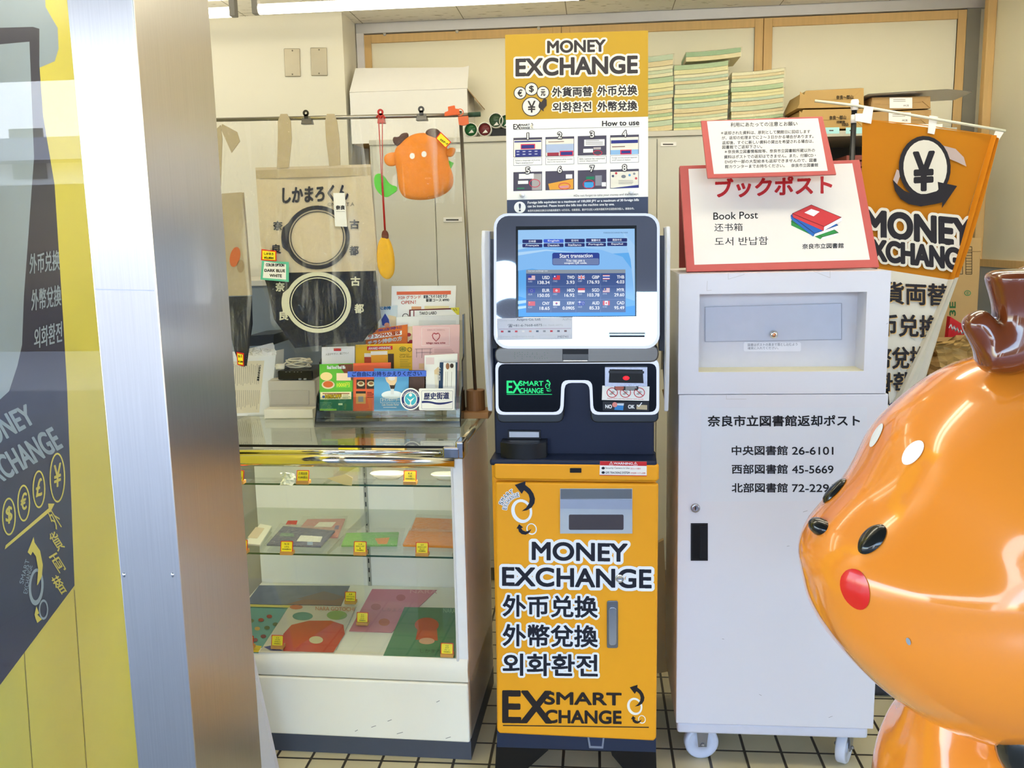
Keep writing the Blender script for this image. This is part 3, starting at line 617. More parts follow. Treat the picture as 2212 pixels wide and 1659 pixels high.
b.text(S7, '@smart_ex@actpro.co.jp', (1078, 730), (1154, 729), 5, 0, mat('#AEB4BC', .6)); b.line(S7, rect(1166, 723.5, 1233, 731), .6, 0, mat('#B8BCC4', .6), True); b.text(S7, 'M0741', (1205, 730), (1227, 729.6), 5, 0, GR)
obj(b, 'operator_card', MT)
b = MB(); b.slab(SH, rect(1314.5, 718, 1395, 729), .005, .008, mat('#9EA2A8', .3, .8)); b.slab(SH, rect(1317, 724.5, 1392, 728.5), .008, .0085, BLACK); b.slab(SH, rect(1316, 719, 1393, 721), .008, .0085, mat('#2A2A2E', .4)); obj(b, 'receipt_slot', MT)
# privacy wings
for sgn, xs in ((-1, (1049, 1066)), (1, (1426, 1445))):
    b = MB(); x0 = SM.ab((xs[0], 700))[0]; x1 = SM.ab((xs[1], 700))[0]; out = x0 if sgn < 0 else x1; inn = x1 if sgn < 0 else x0
    prof = [(-.14, 1.522), (.03, 1.522), (.05, 1.48), (.05, 1.21), (.03, 1.12), (.0, 1.05), (-.02, 1.045), (-.03, 1.10), (-.14, 1.16)]
    n = len(prof)
    vs_ = [SM.pt(out, z, d) for d, z in prof]+[SM.pt(out-sgn*.010, z, d) for d, z in prof]
    fs = [list(range(n)), list(range(n, 2*n))[::-1]]+[[i, n+i, n+(i+1) % n, (i+1) % n] for i in range(n)]
    if sgn > 0: fs = [f[::-1] for f in fs]
    b.add(vs_, fs, mat('#CFD2DA', .35)); w_ = obj(b, 'privacy_wing', MT, bevel=.003)
    k = MB(); k.boxl(SM, min(inn, out-sgn*.010), max(inn, out-sgn*.010), 1.20, 1.50, -.12, -.06, mat('#5B5E66', .4)); obj(k, 'bracket', w_)

# ---- board standing behind the screen
SP = Surf((0, 2.50, 0), (1, -.010, 0), (0, 0, 1))
PT = thing('instruction_board', 'yellow and white money exchange instruction board above the screen', 'sign', (-.05, 2.5, 1.45))
b = MB(); b.slab(SP, [(1096, 520), (1400, 516), (1400, 66), (1091, 75)], -.005, 0, PAPER); board = obj(b, 'board', PT)
b = MB(); PY = mat('#BC9626', .5, noise=.02); DK = mat('#3A3536', .55); PN = mat('#3B4560', .5)
b.poly(SP, [(1092.5, 259), (1400, 252), (1400, 66), (1091, 75)], .0003, PY)
b.poly(SP, [(1096, 520), (1400, 516), (1400, 425), (1095, 432)], .0003, PN)
CRM = mat('#EDE9DA', .5)
b.text(SP, 'MONEY', (1183, 114), (1307, 111), 25, .0007, DK, 1.2, CRM, 4)
b.text(SP, 'EXCHANGE', (1115, 164), (1376, 157), 36, .0007, DK, 1.8, CRM, 4.5)
b.text(SP, '外貨両替', (1193, 209), (1279, 207.5), 20, .0007, DK, .7, CRM, 2.6); b.text(SP, '外币兑换', (1291, 207), (1376, 205), 20.5, .0007, DK, .7, CRM, 2.6)
b.text(SP, '외화환전', (1194, 242), (1277, 240), 20, .0007, DK, .6, CRM, 2.6); b.text(SP, '外幣兌換', (1291, 240), (1376, 238), 20, .0007, DK, .7, CRM, 2.6)
for cx_, cy_, r, g, gs in ((1123.5, 201, 14, '€', 9), (1148, 192.5, 14.5, '$', 9), (1173, 200, 14, '元', 8.5), (1148.5, 230.5, 21, '¥', 15)):
    b.poly(SP, ell(cx_, cy_, r), .0006+.0003*(r > 15), DK); b.poly(SP, ell(cx_, cy_, r-1.9), .0007+.0003*(r > 15), CRM)
    b.text(SP, g, (cx_-gs*.55, cy_+gs*.85), (cx_+gs*.55, cy_+gs*.82), gs*1.65, .0014, DK, .5)
b.poly(SP, [(1163, 229), (1166, 218), (1169, 221), (1176, 212), (1181, 215), (1181, 228), (1174, 236), (1175, 241), (1164, 233)], .0014, DK)
ex_logo(b, SP, 1109, 268, 44, 11.5, .0005, DK, mat('#CDB24A', .5), False, -1)
b.text(SP, 'How to use', (1301, 272.5), (1380.5, 270), 11, .0006, DK, .5); b.line(SP, [(1110, 280), (1381, 273.5)], .6, .0005, DK)
hx = [1109, 1178.3, 1248, 1318]; BLU, REDl = mat('#2E3480', .5), mat('#D22A4A', .5)
for rw in range(2):
    for k in range(4):
        x0 = hx[k]; y0 = (298-k*1.9 if rw == 0 else 372-k*1.9); x1 = x0+62; y1 = y0+(42 if rw == 0 else 41)
        q = lambda a, c_, e, g: [(x0+a, y0+g-.027*a), (x0+e, y0+g-.027*e), (x0+e, y0+c_-.027*e), (x0+a, y0+c_-.027*a)]
        b.poly(SP, q(0, 0, 62, y1-y0), .0005, mat('#4A4658', .5)); n_ = rw*4+k+1
        if n_ in (1, 2, 4, 8): b.poly(SP, q(1, 5, 61, y1-y0-1), .0006, mat('#E6E2D4', .5))
        if n_ == 1: b.poly(SP, q(4, 26, 60, 41), .0008, BLU); b.poly(SP, q(16, 14, 47, 25), .0008, REDl); b.poly(SP, q(17.5, 16, 45, 23.5), .0010, BLU); [b.poly(SP, q(7+(i % 4)*13, 29+6*(i//4), 13+(i % 4)*13, 31+6*(i//4)), .0010, mat('#B8BCD8', .5)) for i in range(8)]; b.poly(SP, q(2, 7, 60, 10), .0008, BLU)
        if n_ == 2: b.poly(SP, q(1, 16, 61, 34), .0008, mat('#A9B9D6', .5)); b.poly(SP, q(4, 34, 29, 41), .0010, mat('#9A3040', .5)); b.poly(SP, q(31, 31, 60, 42), .0010, REDl); b.poly(SP, q(33, 33, 58, 40), .0012, BLU); b.poly(SP, q(6, 10, 40, 11.5), .001, mat('#8A6A60', .5))
        if n_ == 3: b.poly(SP, q(14, 8, 58, 22), .0008, PAPER); b.poly(SP, q(12, 28, 33, 36), .0009, PAPER); b.poly(SP, q(34, 25, 50, 30), .0009, mat('#B0A8A8', .5)); b.lines(SP, x0+17, y0+7, x0+55, y0+19, 3, .0011, DK, .25); b.ring(SP, ell(x0+43, y0+36, 10, 5.5), ell(x0+43, y0+36, 8.8, 4.3), .0012, REDl)
        if n_ == 4: b.poly(SP, q(2, 11, 60, 18), .0008, BLU); b.poly(SP, q(1, 32, 61, 42), .0008, mat('#8DB6DE', .5)); b.poly(SP, q(22, 32, 46, 42), .0010, REDl); b.poly(SP, q(24, 34, 44, 40), .0012, BLU); b.poly(SP, q(4, 24, 32, 26), .001, mat('#8A6A60', .5))
        if n_ == 5: b.poly(SP, q(12, 4, 44, 15), .0008, PAPER); b.poly(SP, q(10, 19, 32, 26), .0008, PAPER); b.poly(SP, q(40, 5, 61, 40), .0007, mat('#A8A4A4', .5)); b.ring(SP, ell(x0+46, y0+24, 12, 9), ell(x0+46, y0+24, 10.7, 7.7), .0012, REDl); b.poly(SP, q(8, 34, 24, 37), .001, mat('#2F7A5A', .5))
        if n_ == 6: b.poly(SP, [(x0+6, y0+27), (x0+60, y0+16), (x0+60, y0+38), (x0+9, y0+40)], .0007, mat('#E0A23A', .5)); b.poly(SP, q(44, 8, 58, 17), .0008, PAPER); b.poly(SP, [(x0+30, y0+32), (x0+50, y0+30), (x0+50, y0+35), (x0+30, y0+37)], .0009, mat('#D8909A', .5)); b.ring(SP, ell(x0+41, y0+32, 13, 7.5), ell(x0+41, y0+32, 11.7, 6.2), .0012, REDl)
        if n_ == 7: b.poly(SP, q(18, 14, 36, 20), .0008, mat('#1F7A5A', .5)); b.poly(SP, q(52, 27, 61, 36), .0008, PAPER); b.poly(SP, q(14, 26, 34, 38), .0009, mat('#3F9AD8', .5)); b.ring(SP, ell(x0+24, y0+30, 13, 10), ell(x0+24, y0+30, 11.6, 8.6), .0012, REDl); b.poly(SP, q(38, 12, 52, 34), .0007, mat('#8A8C98', .5))
        if n_ == 8: [b.poly(SP, ell(x0+i, y0+j, 2.6), .0009, mat(c_, .5)) for i, j, c_ in ((6, 14, '#4A5070'), (13, 8, '#C04050'), (42, 12, '#4A8AC0'), (52, 9, '#8A9098'), (56, 19, '#D05058'))]; b.poly(SP, [(x0+1, y0+40.5), (x0+61, y0+39), (x0+61, y0+33)], .0009, BLU); b.poly(SP, ell(x0+29, y0+15, 5, 3.6), .0009, mat('#7A8088', .5)); b.lines(SP, x0+18, y0+22, x0+52, y0+32, 3, .001, DK, .2)
        b.text(SP, str(n_), (x0+(27 if n_ > 1 else 30), y0+3), (x0+(35 if n_ > 1 else 32.5), y0+2.8), 13, .0016, PAPER, .3, DK, 1.6)
        if rw == 0:
            b.poly(SP, q(0, 44, 62, 60), .0005, mat('#6A6A78', .5)); b.poly(SP, q(.7, 44.7, 61.3, 59.3), .0006, PAPER)
capt = [('Select a language and press', '"Start transaction"'), ('The payment amount will be rounded', 'down to the nearest ten yen'), ('Bills cannot be returned', 'once deposited.'), ('Foreign currency amount deposited', 'and JPY amount are displayed')]
for k, (c1, c2) in enumerate(capt):
    x0 = hx[k]+4; y0 = 298-k*1.9; b.text(SP, c1, (x0, y0+51), (x0+54, y0+49.6), 3.6, .0009, DK); b.text(SP, c2, (x0, y0+56), (x0+40, y0+55), 3.6, .0009, DK)
b.text(SP, '※Do not forget to take your money and the receipt.', (1239, 426.5), (1380, 422.5), 6, .0006, mat('#57524F', .5))
b.poly(SP, ell(1123, 448, 12.5), .0006, WH); b.text(SP, '!', (1121.2, 456), (1124.8, 456), 16, .0010, PN, .6)
b.text(SP, 'Foreign bills equivalent to a maximum of 100,000 JPY or a maximum of 30 foreign bills', (1140, 441.5), (1380, 435.5), 6.4, .0007, WH, .25); b.text(SP, 'can be inserted. Please insert the bills into the machine one by one.', (1140, 449.5), (1327, 445), 6.4, .0007, WH, .25); b.text(SP, '本货币兑换机兑换日元的最高额度为 10万日元，也就是说，最多可以投入30张外国纸币并且逐张依次投入。谢谢合作。', (1140, 458), (1370, 453), 5, .0007, WH, .1)
obj(b, 'print', board)
for px, py in ((1128, 421.5), (1363, 415.5)):
    k = MB(); c = SP.pt(*SP.ab((px, py)), 0); k.lathe(c, SP.n, [(.007, 0), (.007, .006), (.0055, .008), (0, .0085)], mat('#E6EAF0', .1, .3), 14); obj(k, 'stand_off', PT, smooth=True)

# ================================================================== the book return box and its boards
LB = mat('#DADBE4', .32, noise=.02, scale=3); LW = mat('#E9E9EE', .35, noise=.01)
SL = Surf((.48, 2.42, 0), (1, -.004, 0), (0, 0, 1))
LT = thing('book_return_box', 'white steel library book return box on castors', 'return box', (.48, 2.6, 0))
xl, xr = SL.ab((1466, 850))[0], SL.ab((1920, 850))[0]
zb, zs, zt = .132, 1.080, 1.399
b = MB(); b.boxl(SL, xl, xr, zb, zs-.0015, -.42, 0, LB); lower = obj(b, 'cabinet', LT, bevel=.003)
b = MB(); RC = [(1511, 638), (1873, 628), (1874, 800), (1510, 806)]
ra0, ra1 = SL.ab(RC[0])[0], SL.ab(RC[1])[0]; rb1, rb0 = SL.ab((1690, 633))[1], SL.ab((1690, 803))[1]
xl2, xr2 = SL.ab((1466, 700))[0], SL.ab((1920, 700))[0]
b.boxl(SL, xl2, ra0, zs, zt, -.42, 0, LB); b.boxl(SL, ra1, xr2, zs, zt, -.42, 0, LB)
b.boxl(SL, ra0, ra1, zs, rb0, -.42, 0, LB); b.boxl(SL, ra0, ra1, rb1, zt, -.42, 0, LB)
b.boxl(SL, ra0, ra1, rb0, rb1, -.42, -.085, mat('#D9DAE2', .2)); up = obj(b, 'upper_housing', LT)
b = MB(); b.slabl(SL, [(ra0, rb0), (ra1, rb0), (ra1, rb0+.001), (ra0, rb0+.001)], -.085, -.001, mat('#E3DDBE', .5)); obj(b, 'sill', up)
SQ = Surf(SL.o-SL.n*.085, SL.u, SL.v)
b = MB(); fp = SQ.P([(1523, 738), (1817, 733), (1817, 655), (1523, 663)]); b.slabl(SQ, fp, .001, .004, mat('#C9CEDC', .18)); fl = obj(b, 'flap', up, bevel=.0015)
b = MB(); b.line(SQ, [(1523, 738), (1817, 733), (1817, 655), (1523, 663)], 1.2, .0044, mat('#A5A9B6', .4), True); obj(b, 'seam', fl)
b = MB(); c = SQ.pt(*SQ.ab((1669, 721)), .004); b.lathe(c, SQ.n, [(.011, 0), (.0115, .012), (.009, .018), (.004, .0185), (0, .018)], CHROME, 20); obj(b, 'knob', fl, smooth=True)
b = MB(); b.slab(SQ, rrect(1606, 739, 1730, 759, 4), .001, .002, mat('#ECECF2', .4))
b.text(SQ, '図書はポストの奥まで落とし込むよう', (1615, 748), (1722, 746.5), 6.5, .0024, mat('#6E7280', .6)); b.text(SQ, '確実に入れてください。', (1615, 755), (1681, 754.2), 6, .0024, mat('#6E7280', .6)); obj(b, 'instruction_label', up)
SLp = Surf(SL.o+SL.n*.0006, SL.u, SL.v)
b = MB(); TX = mat('#14141A', .5, noise=0)
b.slab(SL, [(1513, 1083), (1872, 1081), (1873, 880), (1515, 880)], .0002, .0006, mat('#D8DCE6', .4, noise=.01))
b.text(SLp, '奈良市立図書館返却ポスト', (1529, 921), (1857, 920), 23, .0004, TX, .7)
for i, (t, n) in enumerate((('中央図書館', '26-6101'), ('西部図書館', '45-5669'), ('北部図書館', '72-2291'))):
    y = 983+i*40.3; b.text(SLp, t, (1581, y), (1701, y), 20, .0004, TX, .5); b.text(SLp, n, (1711, y-1), (1800, y-1), 16.5, .0004, TX, .4)
obj(b, 'printed_sheet', lower)
b = MB(); b.slab(SL, rect(1492, 1130, 1529, 1211), 0, .0015, mat('#25262B', .3)); b.slab(SL, rect(1495, 1133, 1526, 1208), .0015, .0016, BLACK); b.slab(SL, rect(1512, 1136, 1525, 1205), .0016, .004, mat('#1A1B20', .3)); obj(b, 'recessed_handle', lower)
b = MB(); c = SL.pt(*SL.ab((1502, 1097)), 0); b.lathe(c, SL.n, [(.0125, 0), (.0125, .004), (.010, .007), (.006, .006), (0, .006)], mat('#A9ABB4', .25, .9), 20); b.boxl(SL, SL.ab((1501, 1097))[0], SL.ab((1503, 1097))[0], SL.ab((1502, 1101))[1], SL.ab((1502, 1093))[1], .006, .0072, BLACK); obj(b, 'lock', lower, smooth=True)
b = MB()
for p in ([(1480, 893), (1478, 886)],): pass
DIRT = mat('#8F8C92', .6)
for x, y, w_ in ((1547, 937, 6), (1735, 1106, 9), (1735, 940, 4), (1915, 700, 3), (1700, 1180, 5), (1790, 1550, 8), (1640, 1500, 5), (1560, 1380, 4)): b.line(SL, [(x, y), (x+w_, y+random.uniform(-3, 3))], .8, .0003, DIRT)
for pts in ([(1573, 586), (1573, 603), (1608, 593)], [(1757, 586), (1793, 600), (1793, 585)], [(1528, 607), (1527, 628), (1537, 627)], [(1569, 854), (1569, 862), (1612, 862)]): b.line(SL, pts, .7, .0003, mat('#B9B6B4', .6))
obj(b, 'scuff', lower)
b = MB(); b.boxl(SL, xl+.004, xr-.012, zb-.034, zb-.001, -.41, -.006, mat('#D3D6E4', .4)); obj(b, 'trolley_base', LT, bevel=.008)
WHL = mat('#C7CFE2', .35); GREY = mat('#8E8F94', .35, .7)
for i, (px, yy, ang) in enumerate(((1519, -.055, 10), (1836, -.055, 62), (1519, -.35, 20), (1836, -.35, -30))):
    x = SL.ab((px, 1600))[0]; c = SL.pt(x, .049, yy); a = R(ang)
    ax = Vector((math.sin(a)*.95, -math.cos(a), 0)).normalized() if i != 0 else Vector((.12, -1, 0)).normalized()
    k = MB(); r = .049
    k.lathe(c, ax, [(0, -.013), (.018, -.013), (.018, -.010), (.036, -.010), (.040, -.014), (r-.003, -.014), (r, -.010), (r, .010), (r-.003, .014), (.040, .014), (.036, .010), (.018, .010), (.018, .013), (0, .013)], WHL, 28)
    wh = obj(k, 'castor', LT, smooth=True)
    k = MB(); side = ax.cross(Vector((0, 0, 1)))
    for s_ in (-1, 1):
        o_ = c+ax*(.019*s_); k.add([o_+side*q+Vector((0, 0, z))+ax*d for d in (-.0015, .0015) for q, z in ((-.012, -.008), (.012, -.008), (.018, .050), (-.018, .050))], [(0, 1, 2, 3), (7, 6, 5, 4), (0, 4, 5, 1), (1, 5, 6, 2), (2, 6, 7, 3), (3, 7, 4, 0)], GREY)
    k.lathe(c, ax, [(.006, -.022), (.006, .022)], GREY, 10); k.ball(c+ax*.022, .006, .006, .006, GREY, 8, 6); k.ball(c-ax*.022, .006, .006, .006, GREY, 8, 6)
    k.box(c.x-.024, c.x+.024, c.y-.024, c.y+.024, .0955, .0985, GREY); obj(k, 'fork', wh)
# big board on top
SB = through(at(1483, 587, 2.50), at(1900, 577, 2.50), at(1468, 358, 2.575))
REDB = mat('#C2605A', .35, noise=.05); PAP = mat('#E7E3DC', .45, noise=.02)
BT = thing('sign_board', 'red bordered book post sign leaning on top of the return box', 'sign', at(1690, 585, 2.52))
b = MB(); b.slab(SB, [(1483, 587), (1900, 577), (1857, 345), (1468, 358)], -.012, 0, REDB); bd = obj(b, 'board', BT, bevel=.0015)
b = MB(); q0 = SB.pt(*SB.ab((1480, 587)), -.02); 
for f in (.02, .42):
    pass
bl, br, tl, tr = at(1483, 587, 2.50), at(1900, 577, 2.50), SB.pt(*SB.ab((1468, 358)), -.014), SB.pt(*SB.ab((1857, 345)), -.014)
bl2 = Vector((bl.x, 2.72, 1.405)); br2 = Vector((br.x, 2.72, 1.405)); dy = Vector((0, .008, 0))
b.add([bl2, br2, tr, tl, bl2+dy, br2+dy, tr+dy, tl+dy], [(0, 1, 2, 3), (7, 6, 5, 4), (0, 4, 5, 1), (1, 5, 6, 2), (3, 2, 6, 7), (0, 3, 7, 4)], REDB); obj(b, 'rear_panel', BT)
b = MB(); b.poly(SB, [(1500, 572), (1879, 561), (1841, 353), (1487, 365)], .0004, PAP)
DR = mat('#B5262C', .5)
b.text(SB, 'ブックポスト', (1546, 427), (1796, 418), 40, .0008, DR, 1.5)
b.text(SB, 'Book Post', (1541, 475), (1637, 472), 15.5, .0008, TX, .2); b.text(SB, '还书箱', (1543, 500), (1604, 499), 17, .0008, TX); b.text(SB, '도서 반납함', (1544, 531), (1659, 529), 18, .0008, TX); b.text(SB, '奈良市立図書館', (1733, 538), (1822, 536), 11, .0008, TX, .2)
GB, BB, RB = mat('#2E8B45', .5), mat('#2563B5', .5), mat('#C93A3E', .5); OUT = mat('#3A1A22', .5)
def book(pts, spine, pages, m):
    b.poly(SB, spine, book.d, m); b.poly(SB, pages, book.d+.0002, WH); b.poly(SB, pts, book.d+.0003, m); b.line(SB, pts, .8, book.d+.0005, OUT, True); book.d += .0008
book.d = .0006
book([(1709, 478), (1714, 470), (1800, 495), (1811, 503), (1777, 512)], [(1709, 478), (1709, 487), (1772, 517), (1777, 512)], [(1777, 512), (1773, 518), (1808, 508), (1811, 503)], GB)
book([(1708, 466), (1712, 462), (1800, 480), (1810, 487), (1760, 505)], [(1708, 466), (1709, 474), (1756, 511), (1760, 505)], [(1760, 505), (1757, 512), (1808, 494), (1810, 487)], BB)
book([(1711, 462), (1752, 443), (1817, 470), (1780, 490)], [(1711, 462), (1713, 470), (1778, 499), (1780, 490)], [(1780, 490), (1779, 499), (1818, 477), (1817, 470)], RB)
b.poly(SB, [(1737, 460), (1752, 452), (1770, 458), (1757, 468)], book.d, WH)
obj(b, 'print', bd)
SN = through(at(1528.6, 385, 2.475), at(1807, 377, 2.475), at(1514, 260.5, 2.515))
NT = thing('notice_board', 'small red bordered notice in front of the book post sign', 'sign', at(1668, 381, 2.477))
b = MB(); b.slab(SN, [(1528.6, 385), (1807, 377), (1777, 251), (1514, 260.5)], -.008, 0, REDB); nb = obj(b, 'board', NT, bevel=.0015)
b = MB(); b.poly(SN, [(1542, 376), (1788, 369), (1767, 255.5), (1527, 262)], .0004, PAP); TG = mat('#4A4846', .5)
b.text(SN, '利用にあたっての注意とお願い', (1578, 274.5), (1722, 272), 9.5, .0008, TG, .15)
for t, x0, y0, x1 in (('＊返却された資料は、原則として開館日に回収します', 1557, 291.5, 1750), ('が、返却の処理までに２～３日かかる場合があります。', 1559, 302, 1757), ('返却後、すぐに新しい資料の貸出を希望される場合は、', 1560, 312.5, 1757), ('図書館でご返却下さい。', 1560, 322, 1646), ('＊奈良県立図書情報館等、奈良市立図書館所蔵以外の', 1565, 332, 1760), ('資料はポストでの返却はできません。また、付録CD・', 1564, 343, 1762), ('DVDや一部の大型絵本も返却できませんので、図書', 1566, 353.5, 1764), ('館カウンターまでお持ちください。　奈良市立図書館', 1566, 364, 1767)):
    b.text(SN, t, (x0, y0), (x1, y0-(x1-x0)*.018), 7.6, .0008, TG, .1)
obj(b, 'print', nb)

# ================================================================== steel cabinets along the back wall
CABM = mat('#D3D2C6', .4, noise=.02, scale=3); CABD = mat('#6E6C64', .5); YC = 3.78; ZCAB = at(1250, 288, YC).z
def cabinet(label, x0, x1, z1, seams, m=CABM, y0=YC, y1=4.12, toe=True):
    t = thing('steel_cabinet', label, 'cabinet', ((x0+x1)/2, (y0+y1)/2, 0))
    b = MB(); b.box(x0+.001, x1-.001, y0+.012, y1, .07 if toe else 0, z1-.022, m); 
    if toe: b.box(x0+.02, x1-.02, y0+.05, y1, 0, .07, mat('#8D8B80', .5))
    obj(b, 'carcass', t, bevel=.003)
    b = MB(); b.box(x0+.001, x1-.001, y0, y1, z1-.022, z1, mat('#CFCCC0', .35)); obj(b, 'top_panel', t, bevel=.003)
    xs = [x0+.012]+seams+[x1-.012]
    for i in range(len(xs)-1):
        d = MB(); d.box(xs[i]+.0015, xs[i+1]-.0015, y0+.001, y0+.012, .11, z1-.03, m); dd = obj(d, 'door', t, bevel=.002)
        h = MB(); hx_ = xs[i+1]-.05 if i % 2 == 0 else xs[i]+.02; h.box(hx_, hx_+.03, y0-.002, y0+.001, .95, 1.07, CABD); obj(h, 'pull', dd, bevel=.0015)
    b = MB(); b.box(x0+.012, x1-.012, y0+.004, y0+.012, .075, .108, mat('#D3D0C6', .4)); obj(b, 'kick_rail', t)
    return t
C1 = cabinet('grey steel cabinet with the white carton and cloth rolls on top', -.93, -.02, ZCAB, [at(942, 500, YC).x])
C2 = cabinet('grey steel cabinet with wrapped magazine bundles on top', -.015, .78, ZCAB, [at(1419, 400, YC).x])
SC1 = front(YC+.001)
for px, py, w_, h, t, o_ in ((978, 475, 40, 10, '利用者用', C1), (990, 325, 10, 8, '', C1), (1444, 312, 34, 9, '2-1', C2)):
    k = MB(); k.slab(SC1, [(px-w_/2, py+h/2), (px+w_/2, py+h/2-w_*.02), (px+w_/2, py-h/2-w_*.02), (px-w_/2, py-h/2)], 0, .003, WHITE)
    if t: k.lines(SC1, px-w_*.36, py-h*.25, px+w_*.36, py+h*.25, 1, .0035, TG, .6)
    obj(k, 'name_plate', o_, bevel=.0006)
C3 = cabinet('low blue grey locker behind the hanging tote bags', -2.2, -.955, 1.36, [-1.62], mat('#7C868E', .45), 3.45, 3.86)
# white carton with its lid flap up
YK = 3.91; SK = front(YK); CT = thing('carton', 'white cardboard carton with its lid flap open on the grey cabinet', 'box', (SK.pt(*SK.ab((890, 285))).x, YK+.1, ZCAB))
x0, x1 = SK.ab((757, 240))[0], SK.ab((1010, 240))[0]; zt_ = SK.ab((880, 195))[1]; CW = mat('#EFEDE8', .6, noise=.02); CBR = mat('#A8865A', .7)
b = MB(); b.box(x0, x1, YK, YK+.004, ZCAB, zt_, CW); b.box(x0, x1, YK+.21, YK+.214, ZCAB, zt_, CW); b.box(x0, x0+.004, YK+.004, YK+.25, ZCAB, zt_, CW); b.box(x1-.004, x1, YK+.004, YK+.25, ZCAB, zt_, CW); b.box(x0, x1, YK+.004, YK+.25, ZCAB, ZCAB+.004, CBR); obj(b, 'tray', CT)
b = MB(); SKt = through(Vector((x0, YK, zt_)), Vector((x1, YK, zt_)), Vector((x0, YK+.09, zt_+.12))); b.slab(SKt, [(755, 200), (1010, 191), (1013, 143), (1000, 146), (900, 147), (768, 148)], -.002, .002, CW); obj(b, 'lid_flap', CT)
b = MB(); b.add([(x1, YK+.01, zt_), (x1, YK+.20, zt_), (x1+.05, YK+.20, zt_-.06), (x1+.05, YK+.01, zt_-.06), (x1-.003, YK+.01, zt_), (x1-.003, YK+.22, zt_), (x1+.047, YK+.22, zt_-.062), (x1+.047, YK+.01, zt_-.062)], [(0, 1, 2, 3), (7, 6, 5, 4), (0, 3, 7, 4), (1, 5, 6, 2), (2, 6, 7, 3), (0, 4, 5, 1)], CBR); obj(b, 'side_flap', CT)
# rolls of cloth in clear film
YR = 3.80; SR = front(YR)
for px, py, r, c, lab in ((1017, 277, 15.5, '#1F5A2E', 'green cloth roll at the left end of the row'), (1047, 277, 15.5, '#6E2A2E', 'dark red cloth roll between two green ones'), (1071, 260, 16.5, '#39523A', 'dull green cloth roll lying on a black box'), (1093, 262, 15, '#2A5A38', 'green cloth roll half behind the instruction board')):
    a, z = SR.ab((px, py)); s_ = SR.ab((px+r, py))[0]-a
    if py > 270: z = ZCAB+s_
    t = thing('cloth_roll', lab, 'cloth roll', (a, YR, z-s_), 'film wrapped cloth rolls on the grey cabinet')
    k = MB(); k.lathe((a, YR+.002, z), (0, 1, 0), [(0, 0), (s_*.80, -.001), (s_*.84, .004), (s_*.84, .10), (0, .10)], mat(c, .25, noise=.3, scale=60, bump=.6), 18); obj(k, 'cloth', t, smooth=True)
    k = MB(); k.lathe((a, YR, z), (0, 1, 0), [(s_*.86, -.004), (s_, -.003), (s_, .102), (s_*.86, .102), (s_*.86, -.004)], mat('#D9D9CF', .15), 18); k.poly(SR, [(px-5, py+r*.7), (px+2, py+r*.2), (px+7, py+r*.6)], .001, mat('#D8D6CE', .2)); obj(k, 'film', t, smooth=True)
k = MB(); a0, a1 = SR.ab((1060, 285))[0], SR.ab((1110, 285))[0]; k.box(a0, a1, YR+.01, YR+.10, ZCAB, SR.ab((1071, 276.5))[1], mat('#1C1C1E', .4)); solo(k, 'flat_box', 'flat black box under the two upper cloth rolls', 'box', ((a0+a1)/2, YR+.1, ZCAB), bevel=.003)
# magazine bundles in glossy film
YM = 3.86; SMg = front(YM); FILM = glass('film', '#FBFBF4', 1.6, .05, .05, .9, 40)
def bundle(x0, x1, z, h, cols, lab, dx=0):
    t = thing('magazine_bundle', lab, 'bundle', ((x0+x1)/2, YM+.1, z), 'film wrapped magazine bundles on the grey cabinet'); n = 8; nb_ = len(cols)
    sag = lambda u: .012*u**2-.001
    for i, c in enumerate(cols):
        k = MB(); vs_ = []; z0, z1 = z+h*i/nb_+.0006, z+h*(i+1)/nb_-.0006
        for j in range(n+1):
            u = j/n; xx = x0+(x1-x0)*u+dx
            for zz in (z0, z1):
                for yy in (YM, YM+.21): vs_.append((xx, yy, zz+sag(u)))
        fs = []
        for j in range(n): a = j*4; fs += [(a, a+4, a+6, a+2), (a+1, a+3, a+7, a+5), (a, a+1, a+5, a+4), (a+2, a+6, a+7, a+3)]
        fs += [(0, 2, 3, 1), (n*4, n*4+1, n*4+3, n*4+2)]; k.add(vs_, fs, mat(c, .45, noise=.06, scale=20, stretch=(1, 1, 30))); obj(k, 'magazine', t)
    k = MB(); vs_ = []
    for j in range(n+1):
        u = j/n; xx = x0-.002+(x1-x0+.008)*u+dx; w_ = .0025*math.sin(j*2.3+z*90)
        for yy, zz in ((YM+.21, z+h+.001), (YM-.004+w_, z+h+.001), (YM-.005-w_, z+.001)): vs_.append((xx, yy, zz+sag(u)))
    k.add(vs_, [(j*3+q, j*3+3+q, j*3+4+q, j*3+1+q) for j in range(n) for q in (0, 1)], FILM); obj(k, 'film_wrap', t)
ORD = ['bottom', 'second from bottom', 'third from bottom', 'fourth from bottom', 'fifth from bottom', 'sixth from bottom', 'seventh from bottom', 'topmost']
PAL = ['#F1EAB6', '#B4CFA6', '#F3EDCB', '#D2DEC0', '#EAD9AC', '#C6DAC4']
for name, xa, xb, ztop, n in (('left', 1330, 1453, 122, 7), ('middle', 1457, 1573, 136, 7), ('right', 1580, 1692, 152, 6)):
    x0, x1 = SMg.ab((xa, 230))[0], SMg.ab((xb, 230))[0]; zt2 = SMg.ab((xb, ztop))[1]; h = (zt2-ZCAB)/n
    for i in range(n):
        c = PAL[(i*2+len(name)) % 6]; c2 = PAL[(i*2+1+len(name)) % 6]; jx = random.uniform(-.003, .003)
        bundle(x0+jx, x1+jx, ZCAB+h*i, h-.001, [c, c2, PAL[(i+3) % 6]][:2+(i % 2)], 'wrapped magazine bundle, %s in the %s stack' % ('topmost' if (i == n-1 and name != 'middle') else ORD[i], name))
x0, x1 = SMg.ab((1482, 130))[0], SMg.ab((1600, 130))[0]; zt2 = SMg.ab((1520, 136))[1]+.008
